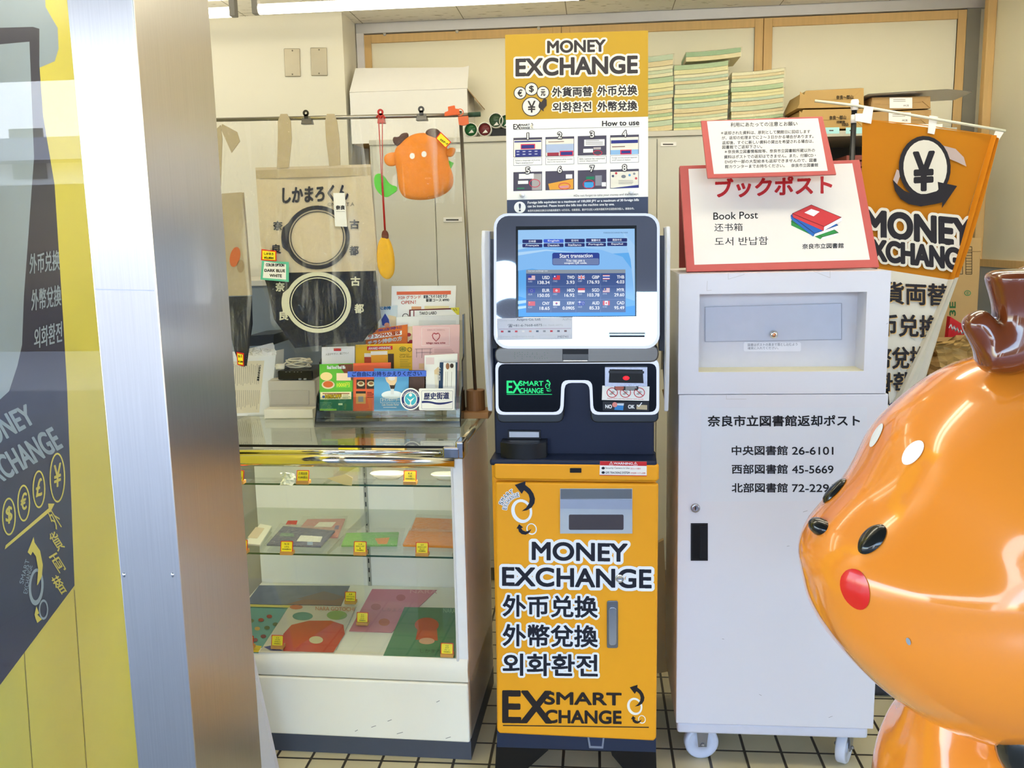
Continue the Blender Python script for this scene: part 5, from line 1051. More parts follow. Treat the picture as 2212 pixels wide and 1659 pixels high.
k = MB(); k.slabl(Sb, [(-.05, .05), (.03, .056), (.03, .085), (-.05, .078)], .001, .003, mat('#E8C9B4', .5)); obj(k, 'pink_note', tt)
pb_ = SG.pt(-.31, ZS1+.001, -.36); Sb = Surf(pb_, (.9995, -.03, 0), (0, 0, 1))
for i in range(4): k = MB(); k.slabl(Sb, [(-.055+i*.005, 0), (.06+i*.002, 0), (.06+i*.002, .075-i*.004), (-.055+i*.005, .075-i*.004)], -.02+i*.014, -.012+i*.014, mat(['#C9A85A', '#D8BC6A', '#D0AE5E', '#DCC47A'][i], .6)); solo(k, 'kraft_booklet', ['rearmost', 'second rearmost', 'second foremost', 'foremost'][i]+' kraft booklet standing on the upper shelf', 'booklet', Sb.pt(0, 0, -.016+i*.014), 'kraft booklets')
NVY = mat('#343A78', .4, noise=.15, scale=60); PNK = mat('#C9808C', .4, noise=.06); GRN = mat('#69B04A', .4, noise=.12, scale=80); ORA = mat('#E08A2A', .6, noise=.10, scale=50, bump=.3)
PT_ = lambda *a: list(a)
for i in range(3):
    goods('card_pack', ['bottom card pack in the pile left on the lower shelf', 'middle card pack in the pile left on the lower shelf', 'top card pack with pale sleeve on the lower shelf'][i], 'card pack', ZS2+i*.007, [(525+i*2, 1178), (558+i*2, 1181), (588, 1140), (562, 1135)], .006, mat(['#8E9490', '#9CA29C', '#D9D8CC'][i], .35), [([(535, 1166), (556, 1168), (572, 1146), (553, 1143)], mat('#C9B9A4', .5))] if i == 2 else ())
goods('towel_packet', 'pink printed packet with white label behind the navy one', 'towel packet', ZS2, [(628, 1165), (730, 1163), (746, 1123), (664, 1124)], .004, PNK, [([(678, 1142), (716, 1142), (726, 1131), (690, 1131)], PAPER), ([(617, 1137), (640, 1137), (643, 1128), (622, 1128)], RED), ([(722, 1147), (731, 1147), (733, 1139), (725, 1139)], mat('#4B3FA8', .4))], [(622, 1168), (738, 1166), (752, 1119), (655, 1120)])
goods('towel_packet', 'navy cloud print packet with white label on the lower shelf', 'towel packet', ZS2+.0055, [(576, 1180), (694, 1184), (724, 1150), (612, 1140)], .006, NVY, [([(641, 1174), (692, 1176), (697, 1164), (650, 1161)], PAPER), ([(604, 1163), (636, 1164), (634, 1157), (608, 1156)], mat('#5A8A7A', .4)), ([(664, 1183), (676, 1183), (676, 1176), (664, 1176)], mat('#8AA8D8', .4))], [(570, 1186), (698, 1189), (730, 1146), (606, 1136)])
goods('hand_towel', 'green hand towel in film on the lower shelf', 'hand towel', ZS2, [(737, 1182), (858, 1181), (862, 1153), (748, 1155)], .006, GRN, [([(817, 1180), (836, 1180), (842, 1166), (810, 1168)], ORA)], [(732, 1187), (866, 1185), (876, 1147), (744, 1148)])
goods('hand_towel', 'orange hand towel lying behind the other orange one', 'hand towel', ZS2, [(886, 1152), (984, 1153), (986, 1126), (898, 1122)], .007, ORA, (), [(882, 1155), (985, 1156), (987, 1121), (900, 1117)])
goods('hand_towel', 'orange hand towel in front on the lower shelf, right end', 'hand towel', ZS2, [(870, 1182), (986, 1186), (986, 1158), (884, 1152)], .010, ORA, (), [(868, 1186), (986, 1189), (986, 1154), (886, 1150)])
# clear files lying on the sloping deck: flat coloured sheets
fa = (SG.pt(0, .314, -.02), SG.pt(0, .345, -GB_+.015)); SDk = Surf(fa[0]+Vector((0, 0, .0012)), SG.u, fa[1]-fa[0])
def sheet_file(label, pts, m, prints=(), texts=(), lift=0.0):
    ps = [SDk.pt(*SDk.ab(p), lift) for p in pts]; c = sum(ps, Vector())/len(ps); t = thing('clear_file', label, 'clear file', c, 'clear files on the deck')
    k = MB(); k.slab(SDk, pts, lift, lift+.0012, m); obj(k, 'file', t); k = MB()
    for i, (pp, mm_) in enumerate(prints): k.poly(SDk, pp, lift+.0015+.0002*i, mm_)
    for tx, a, b_, h, mm_ in texts: k.text(SDk, tx, a, b_, h, lift+.003, mm_)
    obj(k, 'print', t)
LG = mat('#B9C4B4', .4)
sheet_file('blue grey landscape clear file at the back of the deck', [(530, 1305), (737, 1309), (756, 1266), (560, 1265)], mat('#6C7690', .3, noise=.3, scale=25), [([(620, 1306), (736, 1309), (744, 1292), (690, 1285)], mat('#8A6A6A', .4)), ([(640, 1295), (700, 1278), (745, 1290), (720, 1298)], mat('#7A6E78', .4))])
sheet_file('teal clear file with scattered leaves at the left of the deck', [(520, 1410), (558, 1411), (628, 1310), (520, 1307)], mat('#6FA8A4', .3, noise=.05), [(ell(530+k*13 % 70, 1325+k*17 % 60, 6, 4), mat(['#A8503C', '#6A7A4A', '#C9A85A', '#8A4A48'][k % 4], .5)) for k in range(10)]+[([(520, 1410), (558, 1411), (566, 1398), (530, 1393)], mat('#E2C83A', .4)), ([(520, 1307), (628, 1310), (624, 1315), (520, 1312)], mat('#D9CE6A', .4))])
sheet_file('white clear file with a big red printed shape', [(560, 1411), (722, 1414), (770, 1312), (626, 1309)], mat('#D6D2C4', .3), [(ell(654, 1333, 22, 9), mat('#5A9A94', .4)), (ell(728, 1331, 22, 10), mat('#8CB06A', .4)), (ell(640, 1313.5, 14, 5), mat('#C9705A', .4)), ([(612, 1409), (720, 1412), (745, 1372), (742, 1352), (715, 1343), (668, 1343), (630, 1352), (612, 1372)], mat('#C8462E', .35)), ([(570, 1400), (585, 1408), (610, 1408), (590, 1396)], mat('#5A5A9A', .4)), (ell(683, 1385, 15, 8), mat('#DDD3A4', .4))], [('NARA GOTOCHI', (682, 1321), (766, 1323), 8, mat('#C9705A', .4))], .0016)
sheet_file('pink clear file in the middle of the deck', [(754, 1364), (846, 1367), (944, 1275), (804, 1273)], mat('#CF8296', .3, noise=.03), [(ell(830, 1345, 12, 8), mat('#C56A5A', .4)), (ell(866, 1292, 10, 7), mat('#B86A78', .4)), (ell(812, 1312, 11, 7), mat('#B86A78', .4))], [('NARA', (886, 1283), (944, 1284), 8, mat('#E0A8B4', .4)), ('しかまろ', (826, 1322), (868, 1323), 7, mat('#B0788A', .4))])
sheet_file('green clear file with red print at the front right of the deck', [(828, 1418), (984, 1423), (985, 1315), (874, 1313)], mat('#3F7E50', .3, noise=.03), [(ell(922, 1352, 26, 16), mat('#C8562E', .4)), ([(898, 1384), (946, 1386), (944, 1362), (902, 1362)], mat('#C8562E', .4)), (ell(922, 1387, 17, 7), mat('#D9A88C', .4))], [('NARA', (958, 1326), (984, 1327), 9, mat('#8AB88A', .4)), ('しかまろ', (908, 1413), (952, 1414), 8, mat('#1F4A30', .4))], .0016)

# ================================================================== things standing on the case
ZT = ZTOP
# leaflet rack
zl = ZT+.001; FR = atz(690, 905, zl); Y0 = 2.70
RKT = thing('leaflet_rack', 'clear leaflet rack with black ends full of leaflets', 'leaflet rack', (-.66, Y0+.05, zl))
SA = front(Y0); ACR = glass('acrylic', '#F4F6F4', 1.0, .01)
b = MB(); x0, x1 = SA.ab((685, 890))[0], SA.ab((996, 890))[0]
zf = SA.ab((840, 888))[1]
for xx, pr in ((x0, [(Y0-.03, zl), (Y0+.01, zl), (Y0+.13, zl), (Y0+.13, 1.27), (Y0+.10, 1.27), (Y0+.085, 1.14), (Y0+.055, 1.13), (Y0+.05, 1.05), (Y0+.012, 1.03), (Y0-.002, zl+.06)]), (x1, [(Y0-.03, zl), (Y0+.01, zl), (Y0+.13, zl), (Y0+.13, 1.27), (Y0+.10, 1.27), (Y0+.085, 1.14), (Y0+.055, 1.13), (Y0+.05, 1.05), (Y0+.012, 1.03), (Y0-.002, zl+.06)])):
    k = MB(); n = len(pr); k.add([(xx+e, y, z) for e in (-.002, .002) for y, z in pr], [list(range(n)), list(range(n, 2*n))[::-1]]+[[i, n+i, n+(i+1) % n, (i+1) % n] for i in range(n)], mat('#17181A', .15)); obj(k, 'end_panel', RKT)
b.box(x0, x1, Y0-.028, Y0+.13, zl, zl+.003, ACR); b.box(x0, x1, Y0-.001, Y0+.001, zl+.02, 1.028, ACR); b.box(x0, x1, Y0-.001, Y0+.045, zl+.02, zl+.023, ACR); b.box(x0, x1, Y0+.048, Y0+.050, 1.0, 1.10, ACR); b.box(x0, x1, Y0+.128, Y0+.13, zl, 1.25, ACR); b.box(x0, x1, Y0-.03, Y0-.026, zl, zl+.018, mat('#2A2C2E', .1)); obj(b, 'shelves', RKT)
SB_ = front(Y0-.0015)
b = MB(); b.slab(SB_, [(751, 815), (921, 813), (921, 800.5), (751, 802.5)], 0, .0008, mat('#4A6FD8', .5)); b.text(SB_, 'ご自由にお持ちかえりください', (761, 813), (911, 811.5), 10, .0011, mat('#12245A', .5), .25); obj(b, 'blue_notice', RKT)
b = MB(); SBL = mat('#1F2A6A', .5); CY_ = mat('#3FB0C8', .5)
b.slab(SB_, rrect(905, 839, 982, 886, 3), 0, .0008, WHITE); b.poly(SB_, ell(887, 862, 22.5, 24), .0010, WHITE); b.ring(SB_, ell(887, 862, 19.5, 21), ell(887, 862, 14.5, 15.5), .0013, SBL); b.poly(SB_, ell(887, 862, 12.5, 13.5), .0012, CY_); b.poly(SB_, ell(887, 853, 3.4), .0015, WHITE); b.poly(SB_, [(878, 858), (886, 864), (896, 858), (888, 868), (888, 873), (893, 876), (881, 876), (886, 873), (886, 868)], .0015, WHITE)
arc_text(b, SB_, 'TouchtheSpiritofJapan', 887, 862, 15.6, 195, 345, 3.0, .0014, WHITE)
arc_text(b, SB_, 'REKISHIKAIDO', 887, 862, 18.4, 150, 30, 3.0, .0014, WHITE)
b.line(SB_, rrect(911, 844, 978, 883, 2), .7, .0011, mat('#8A90A8', .5), True); b.text(SB_, '歴史街道', (916, 863), (970, 861.5), 14.5, .0012, SBL, .5); b.poly(SB_, smoothloop([(911, 866), (918, 865.5), (930, 866.5), (945, 870), (962, 869), (978, 866), (978, 868.5), (962, 873), (945, 874.5), (930, 870.5), (918, 870), (911, 871)], 2), .0012, SBL); obj(b, 'route_sticker', RKT)
def leaflet(label, Y, pts, m, draw=None, foot=None, cat='leaflet'):
    S = Surf((0, Y, 0), (1, 0, 0), (0, 0, 1)); ps = S.P(pts); z0 = min(p[1] for p in ps); c = S.pt(sum(p[0] for p in ps)/len(ps), z0)
    t = thing('leaflet', label, cat, c, 'leaflets in the rack'); k = MB(); k.slab(S, pts, -.004, 0, m); obj(k, 'sheet', t)
    if draw: k = MB(); draw(k, S); obj(k, 'print', t)
    return t
DG = mat('#1E6B4C', .5); LGn = mat('#5BAA38', .5); OR_ = mat('#D9603A', .5); BGN = mat('#E8DCB4', .5)
def d_curry(b, S):
    b.poly(S, [(690, 848), (762, 846), (762, 887), (690, 887)], .0003, DG); b.poly(S, [(730, 787), (762, 786), (762, 822), (748, 812)], .0003, mat('#6A3A2A', .5))
    b.text(S, 'Real food Real life', (707, 797), (746, 796.5), 7, .0006, WH, .4); b.poly(S, ell(705, 813, 13, 9), .0005, mat('#E6CE94', .5)); b.poly(S, ell(709, 831, 14, 9), .0006, mat('#D9C9B0', .5)); b.poly(S, ell(709, 830, 11, 7), .0008, mat('#C8642E', .5)); b.poly(S, rect(727, 806, 758, 822), .0006, mat('#E9CFB4', .5)); b.poly(S, rect(726, 824, 758, 838), .0006, mat('#6CC03A', .5)); b.text(S, '1000円', (728, 836), (755, 835.5), 9, .0008, mat('#E6E84A', .5), .3)
    b.poly(S, [(692, 863), (759, 862), (759, 846), (692, 847)], .0007, BGN); b.poly(S, rect(697, 849, 755, 851), .0009, mat('#8A4A2E', .5)); b.text(S, '10%OFF', (703, 860), (737, 859.5), 7.5, .0010, mat('#D8B82A', .5), .5, mat('#6A5A1A', .5), .7); b.poly(S, ell(699, 857, 3), .0009, mat('#3A5AA0', .5)); b.lines(S, 740, 852, 757, 861, 3, .0009, DG, .3)
    b.lines(S, 691, 868, 720, 884, 5, .0006, mat('#7AB09A', .5), .25); b.poly(S, rect(731, 871, 740, 875), .0006, mat('#DDE8C0', .5)); b.poly(S, rect(691, 883, 727, 887), .0006, mat('#8AC04A', .5))
leaflet('green curry restaurant leaflet at the front left of the rack', Y0+.012, [(690, 887), (761, 886), (762, 785), (690, 787)], LGn, d_curry)
def d_red(b, S):
    for x in (770, 792): b.poly(S, rect(x, 820, x+19, 840), .0004, mat('#3A2C22', .5)); b.poly(S, ell(x+9.5, 829, 8, 5.5), .0006, mat('#D8CBA4', .5)); b.poly(S, ell(x+9.5, 828, 5, 3), .0008, mat('#8A5A34', .5))
    b.poly(S, rect(769, 845, 790, 872), .0004, mat('#C99A5A', .5)); b.poly(S, rect(769, 845, 790, 850), .0006, mat('#2A2622', .5)); b.poly(S, rect(774, 856, 785, 868), .0006, mat('#8A8A92', .5)); b.lines(S, 793, 846, 808, 860, 4, .0005, mat('#7A2018', .5), .5)
leaflet('red noodle shop leaflet between the green and blue leaflets', Y0+.016, [(763, 888), (844, 887), (844, 783), (763, 785)], OR_, d_red)
def d_parf(b, S):
    b.poly(S, ell(847, 853, 23, 9), .0003, mat('#E4ECF2', .5)); b.poly(S, [(840, 830), (855, 830), (851, 842), (851, 852), (844, 852), (844, 842)], .0005, mat('#D8DCE0', .5)); b.poly(S, [(841, 830), (855, 829), (852, 840), (844, 840)], .0006, mat('#3A2A20', .5)); b.poly(S, [(832, 815), (858, 813), (857, 824), (852, 832), (843, 832), (835, 824)], .0008, mat('#E8C9A0', .5)); b.poly(S, ell(846, 817, 8, 5), .0010, mat('#F4EBDC', .5))
    b.line(S, [(822, 870), (822, 861), (834, 857), (860, 857), (866, 861), (866, 870), (822, 870)], .8, .0006, WHITE); b.text(S, 'オランダパーラー', (825, 867.5), (863, 867), 7.5, .0007, WHITE, .3); b.text(S, 'Cafe Orandar Parlor', (825, 876.5), (862, 876), 4.5, .0007, WHITE, .15); b.lines(S, 828, 878, 860, 882, 1, .0006, WHITE, .3)
leaflet('blue parfait cafe leaflet in front of the red one', Y0+.008, [(808, 888), (882, 887), (883, 797), (808, 796)], mat('#5B9FD0', .5), d_parf)
leaflet('dark brown photo leaflet half behind the blue notice strip', Y0+.014, [(882, 887), (920, 887), (920, 800), (882, 800)], mat('#5A4238', .4, noise=.35, scale=60))
def d_white(b, S):
    b.poly(S, rect(920, 772, 938, 787), .0004, mat('#E2CFD2', .5)); b.poly(S, [(938, 800), (947, 792), (951, 805), (950, 835), (940, 838)], .0004, mat('#DBC39A', .5)); b.poly(S, [(938, 808), (950, 810), (948, 838), (940, 838)], .0005, mat('#E6E1D2', .5))
leaflet('white cream soda leaflet at the right of the front row', Y0+.014, [(917, 887), (985, 886), (988, 764), (917, 768)], PAPER, d_white)
def d_str(b, S):
    b.poly(S, [(945, 886), (953, 886), (958, 783), (950, 783)], .0004, mat('#1F3A5E', .5)); b.poly(S, [(956, 886), (984, 886), (984, 783), (958, 783)], .0003, PAPER); b.poly(S, ell(967, 791, 4, 7), .0006, mat('#9A6A4A', .5)); b.poly(S, ell(976, 790, 4, 5), .0006, mat('#3A2C24', .5)); b.text(S, '志賀プリン', (951, 822), (952.5, 793), 6, .0007, WHITE, .3)
    for x in (963, 967, 976): b.line(S, [(x, 803), (x-1, 836)], .8, .0005, mat('#9A968E', .5))
leaflet('narrow navy and white strip leaflet in front at the right end', Y0+.008, [(945, 887), (984, 886), (988, 783), (950, 783)], mat('#24405E', .5), d_str)
Y1 = Y0+.065
def d_w2(b, S): b.poly(S, rect(721, 752, 737, 758), .0004, RED); b.text(S, '入浴がやすい、歯ブラシ！', (703, 768), (753, 765), 5, .0004, TG)
leaflet('white leaflet with a small red logo behind the green one', Y1, [(695, 888), (766, 886), (766, 748), (695, 750)], mat('#E4E4EC', .5), d_w2)
def d_beer(b, S):
    b.poly(S, [(793, 757), (848, 755), (848, 747), (793, 748)], .0004, RED); b.text(S, 'AWARD-WINNING', (796, 755.5), (844, 754), 5.5, .0007, WH, .2)
    b.poly(S, rect(787, 768, 803, 800), .0004, mat('#B0462E', .5)); b.poly(S, rect(787, 763, 803, 771), .0005, mat('#DDD8D0', .5)); b.poly(S, rect(838, 764, 851, 800), .0004, mat('#4A3A2E', .5)); b.poly(S, [(803, 800), (835, 799), (837, 758), (801, 759)], .0006, mat('#E0A030', .5)); b.poly(S, [(801, 767), (837, 766), (837, 758), (801, 759)], .0008, mat('#E9E6E0', .5))
    b.ring(S, ell(870, 754, 8, 5.5), ell(870, 754, 6.8, 4.3), .0006, mat('#5A7A3A', .5)); b.text(S, 'HH', (865.5, 757), (874.5, 757), 6, .0006, mat('#5A7A3A', .5), .3); b.ring(S, ell(885, 755, 5), ell(885, 755, 3.6), .0006, mat('#6A5A2A', .5)); b.text(S, 'YAMATO', (863, 768), (884, 767.6), 3.6, .0006, mat('#6A5A1A', .5)); b.text(S, 'Craft Beer', (863, 772.5), (890, 772), 4, .0006, mat('#6A5A1A', .5)); b.lines(S, 864, 775, 890, 794, 5, .0006, mat('#9A8A2A', .5), .25)
leaflet('yellow craft beer leaflet in the second row', Y1+.004, [(768, 888), (892, 886), (892, 742), (768, 745)], mat('#DDB22A', .5), d_beer)
def d_pink(b, S):
    b.line(S, rect(911, 708, 971, 747), .9, .0004, mat('#F6E6E4', .5), True); b.text(S, '奈良のいちごのお店さん', (923, 715), (961, 714.5), 4, .0004, mat('#B07A7A', .5)); DRd = mat('#A8303C', .5)
    b.ring(S, [(942, 738), (935, 731), (933, 724), (936, 719), (942, 721), (948, 719), (951, 724), (949, 731)], [(942, 736), (936.5, 730), (934.8, 724.5), (936.8, 720.6), (942, 722.6), (947.2, 720.6), (949.2, 724.5), (947.5, 730)], .0005, DRd); b.line(S, [(938, 719), (942, 721), (946, 719)], 1, .0006, DRd)
    b.text(S, 'ichigo nara ichie', (921, 744), (962, 743.5), 5, .0005, DRd, .2)
    for x0_, y0_, x1_, y1_ in ((897, 754, 934, 753), (899, 762, 933, 761), (900, 754, 900, 772), (912, 753, 911, 773), (930, 753, 929, 765)): b.line(S, [(x0_, y0_), (x1_, y1_)], .7, .0005, mat('#5A4A4A', .5))
    b.lines(S, 938, 753, 985, 763, 3, .0005, mat('#B08A8A', .5), .25); b.poly(S, rect(905, 785, 916, 797), .0005, mat('#D9B48A', .5))
leaflet('pink strawberry shop leaflet at the right of the second row', Y1, [(890, 888), (990, 886), (993, 701), (891, 704)], mat('#E6BFC0', .5), d_pink)
Y2 = Y0+.095
def d_or(b, S):
    b.poly(S, [(783, 735), (868, 723), (868, 714), (783, 726)], .0004, PAPER); b.text(S, 'サトウMAX整体', (795, 732), (865, 722.5), 9, .0007, mat('#C0501F', .5), .5); b.text(S, 'チラシ持参の方', (795, 746), (868, 735), 9, .0006, WH, .6); b.text(S, 'ご来店時に', (805, 719), (868, 709), 6, .0006, mat('#5A3A8A', .5), .2)
leaflet('orange coupon leaflet tilted in the third row', Y2, [(790, 888), (880, 886), (880, 701), (818, 709), (790, 735)], mat('#CC6A26', .5), d_or)
leaflet('cream leaflet with red fruit print in the third row', Y2+.004, [(862, 888), (892, 887), (892, 705), (862, 706)], mat('#D9C7A4', .5, noise=.25, scale=50), lambda b, S: [b.poly(S, ell(x, y, 5, 4), .0004, mat('#9A2A34', .5)) for x, y in ((883, 723), (888, 738), (882, 742))])
def d_wz(b, S): b.poly(S, rect(905, 692, 985, 704), .0003, mat('#D2D8D8', .5))
leaflet('plain white leaflet behind the pink one', Y2+.008, [(858, 888), (990, 886), (992, 680), (857, 685)], mat('#E0E4E4', .5), d_wz)
Y3 = Y0+.115
def d_tako(b, S): b.poly(S, [(887, 700), (990, 698), (990, 668), (887, 671)], .0003, PAPER); b.poly(S, [(893, 700), (895, 700), (895, 671), (893, 671)], .0005, mat('#7A1F22', .5)); b.text(S, 'TAKO LABO', (906, 680), (943, 679), 6.5, .0006, TG, .2); b.poly(S, [(972, 665), (992, 664), (992, 684)], .0006, mat('#D9CF3A', .5)); b.line(S, [(979, 667), (983, 671)], 1, .0008, TG); b.line(S, [(984, 666), (987, 671)], 1, .0008, TG)
leaflet('maroon edged white menu leaflet near the back of the rack', Y3, [(884, 888), (990, 886), (992, 665), (884, 669)], mat('#6A1E22', .5), d_tako)
def d_open(b, S):
    b.poly(S, [(857, 630), (974, 628), (974, 636), (857, 637)], .0003, mat('#DC6A48', .5)); b.text(S, '7/29 グランド', (860, 647), (909, 645), 7.5, .0005, mat('#CC5A48', .5), .2); b.text(S, 'OPEN！', (867, 657), (898, 656), 7.5, .0005, mat('#CC5A48', .5), .2); b.text(S, '家族ごちそうおむすび', (915, 644.5), (966, 643), 7, .0005, TX, .2); b.text(S, '昼屋コース ¥990', (920, 652), (970, 651), 6.5, .0005, TX, .2); b.poly(S, rect(889, 662, 910, 672), .0005, mat('#E0A87A', .5)); b.poly(S, rect(917, 661, 970, 668), .0005, mat('#E9DDA8', .5)); b.ring(S, ell(876, 684, 7, 7), ell(876, 684, 5.6, 5.6), .0005, TX)
leaflet('tall white grand open poster with red bars at the back', Y3+.006, [(842, 888), (978, 886), (985, 617), (846, 618)], PAPER, d_open)
def d_blue(b, S): b.text(S, 'にお持', (821, 669), (844, 668.5), 7, .0005, mat('#3A7AB8', .5), .5); b.poly(S, [(824, 690), (832, 677), (840, 690), (842, 705), (826, 703)], .0005, mat('#3A4A9A', .5)); b.poly(S, [(838, 680), (856, 684), (856, 705), (844, 705)], .0004, mat('#DFCBA4', .5)); b.poly(S, ell(836, 702, 6, 5), .0006, mat('#D99A7A', .5))
leaflet('pale blue illustrated leaflet at the back left', Y3+.003, [(816, 888), (856, 887), (858, 660), (818, 663)], mat('#C9D6DC', .5), d_blue)
# folded notice stand, register drawer unit, router, cable
YN = atz(560, 900, zl).y-.13; SNn = Surf((0, YN, 0), (1, -.02, 0), (0, .16, 1)); ST = thing('notice_stand', 'white card stand with vertical Japanese print on the case', 'notice', SNn.pt(*SNn.ab((545, 896)), 0))
b = MB(); b.slab(SNn, [(498, 899), (583, 897), (597, 757), (542, 757), (498, 760)], -.003, 0, PAPER)
sp = [SNn.pt(*SNn.ab(p)) for p in ((583, 897), (597, 757))]; b.add([sp[0], sp[1], sp[1]+Vector((.012, .04, 0)), sp[0]+Vector((.02, .07, 0))], [(0, 1, 2, 3)], mat('#C9CCC8', .3)); obj(b, 'card', ST)
b = MB(); b.poly(SNn, [(502, 893), (560, 891), (571, 779), (500, 781)], .0004, mat('#EADFC4', .6)); GI = mat('#8A806E', .6)
for k in range(14):
    x = 504+k*4.2; 
    for ya, yb in ((786+k % 3*2, 826+random.randint(0, 8)), (843, 872+random.randint(0, 12))): b.line(SNn, [(x+1.5, ya), (x, yb)], .7, .0007, GI)
b.text(SNn, '奈良のおはなし', (560, 823), (564, 788), 5, .0009, TX, .3); obj(b, 'print', ST)
YG = 2.86; SGr = front(YG); t = thing('drawer_unit', 'beige desktop drawer unit under the black router', 'drawer unit', at(645, 885, YG)); z0 = ZT+.001
t.location.z = z0; ORG[t.name] = Vector((t.location.x, YG, z0)); BEI = mat('#BDB7AB', .5)
x0, x1 = SGr.ab((590, 860))[0], SGr.ab((682, 860))[0]; zt_ = SGr.ab((640, 822))[1]
b = MB(); b.box(x0-.015, x1, YG, YG+.02, z0, zt_, BEI); b.box(x0-.015, x1, YG+.02, YG+.2, z0, zt_+.002, mat('#D6D0C2', .5)); obj(b, 'carcass', t, bevel=.003)
b = MB(); b.slab(SGr, [(585, 874), (668, 874), (668, 843), (585, 843)], 0, .003, mat('#B0AAA0', .5)); obj(b, 'drawer', t, bevel=.001)
b = MB(); b.box(x0-.015, x1+.004, YG-.05, YG, z0, z0+.03, mat('#E9E4D6', .4)); obj(b, 'base', t, bevel=.002)
k = MB(); za = zt_+.0025; x0r, x1r = SGr.ab((600, 815))[0], SGr.ab((676, 815))[0]; k.box(x0r, x1r, YG+.0, YG+.15, za, za+.030, mat('#17181A', .25)); rt = solo(k, 'router', 'black router with white cable coiled on it', 'router', ((x0r+x1r)/2, YG+.08, za), bevel=.004)
k = MB(); [k.slab(SGr, rect(x, 817, x+6, 821), .0002, .0008, mat('#8A8C90', .4)) for x in (645, 656)]; [k.poly(SGr, rect(x, 803, x+2, 804), .0006, mat('#9A9CA0', .4)) for x in (617, 625, 635, 642, 650)]; obj(k, 'port', rt)
k = MB(); cz = za+.0365; cx_ = (x0r+x1r)/2; pts = []
for i in range(90): a = i*.31; pts.append((cx_-.004+(.038+.006*math.sin(i*1.7))*math.cos(a), YG+.055+(.028+.006*math.cos(i*1.3))*math.sin(a), cz+.012*(1+math.sin(i*.23))))
pts += [(cx_-.06, YG+.02, cz), (cx_-.075, YG+.03, cz+.004), (cx_-.085, YG+.06, cz-.002)]
k.tube(pts, .0028, mat('#E2DCC8', .45), 7); k.box(cx_-.066, cx_-.040, YG+.004, YG+.022, cz-.002, cz+.014, mat('#E9E4D4', .4)); solo(k, 'power_cable', 'coiled cream power cable lying on the router', 'cable', (cx_, YG+.05, cz), smooth=True)
k = MB(); S = front(YG+.05); crumple(k, S, ([(540, 752), (542, 765)], [(596, 738), (600, 765)]), .02, glass('bag_film', '#F4F4F0', 1.2, .2, .55, .8, 50), .010, 8); solo(k, 'plastic_bag', 'crumpled clear plastic bag behind the notice stand', 'plastic bag', at(570, 760, YG+.05))
k = MB(); S = front(3.2); k.slab(S, [(536, 748), (590, 745), (592, 722), (534, 726)], -.2, 0, mat('#22262A', .3)); k.box(S.ab((560, 740))[0], S.ab((566, 740))[0], 3.25, 3.3, 1.0, S.ab((560, 745))[1], BLACK); k.box(S.ab((540, 740))[0], S.ab((590, 740))[0], 3.22, 3.38, .94, 1.0, BLACK); solo(k, 'printer', 'black desk machine seen between the hanging bags', 'machine', at(562, 745, 3.25))
k = MB(); k.box(-1.5, -.72, 3.05, 3.34, 0, .939, mat('#AFAA9A', .5)); solo(k, 'counter_desk', 'beige desk behind the display case', 'desk', (-1.1, 3.2, 0), bevel=.004)

# ================================================================== hanging rail with its clips, bags and pouches
YH = 2.79; SHg = front(YH); z_st = ZT+.011
BS = thing('hanging_rail', 'steel rod rail standing on a wood block on the case', 'rail', (at(1029, 900, YH).x, YH, ZT+.001))
cb = at(1028, 880, YH).x
k = MB(); k.box(cb-.045, cb+.045, YH-.045, YH+.045, ZT+.0115, ZT+.032, mat('#A87848', .5, noise=.15, scale=20, stretch=(1, 8, 1))); obj(k, 'base_board', BS, bevel=.002)
k = MB(); zt_ = at(1029, 842, YH).z; k.lathe((cb, YH, ZT+.032), (0, 0, 1), [(0, 0), (.030, 0), (.029, zt_-ZT-.032), (0, zt_-ZT-.032)], mat('#8A5E38', .5, noise=.25, scale=30, stretch=(4, 4, .4)), 22); obj(k, 'base_log', BS, smooth=False)
k = MB(); k.tube([(cb, YH, zt_-.02), at(994, 240, YH)], .0055, mat('#7F7A72', .3, .9), 10); obj(k, 'upright', BS, smooth=True)
RODM = mat('#9C968A', .3, .9, noise=.1)
k = MB(); k.tube([at(400, 260, YH-.012), at(1018, 248, YH-.012)], .0062, RODM, 10); cr = obj(k, 'cross_rod', BS, smooth=True)
k = MB(); k.tube([at(1012, 248, YH-.012), at(1038, 246.5, YH-.012)], .0072, mat('#2F4A3A', .4), 10); obj(k, 'taped_end', cr, smooth=True)
def clip(name, label, px, py, col, w=.022, flip=1):
    S = front(YH-.022); c = S.pt(*S.ab((px, py))); t = thing(name, label, 'clip', c, 'clips on the rod'); m = mat(col, .3, .7 if col[1] in '3456' else 0)
    b = MB(); sw = w*.5
    b.add([c+Vector(v) for v in ((-sw, 0, -.016), (sw, 0, -.016), (sw*.8, .004, .004), (-sw*.8, .004, .004), (-sw, .024, -.016), (sw, .024, -.016), (sw*.8, .020, .004), (-sw*.8, .020, .004))], [(0, 1, 2, 3), (7, 6, 5, 4), (3, 2, 6, 7), (0, 3, 7, 4), (1, 5, 6, 2), (0, 4, 5, 1)], m); obj(b, 'jaw', t, bevel=.001)
    b = MB(); b.lathe(c+Vector((0, .003, .016)), (0, -1, 0), [(.0035, 0), (.0095, 0), (.0095, .003), (.0035, .003), (.0035, 0)], m, 16); b.box(c.x-.006, c.x+.006, c.y, c.y+.004, c.z, c.z+.012, m); obj(b, 'grip', t); return t
clip('bulldog_clip', 'dark steel bulldog clip above the beige tote bag', 661, 256, '#3C3A38', .034); clip('bulldog_clip', 'dark steel bulldog clip above the orange pouch', 910, 248, '#4A4846', .034)
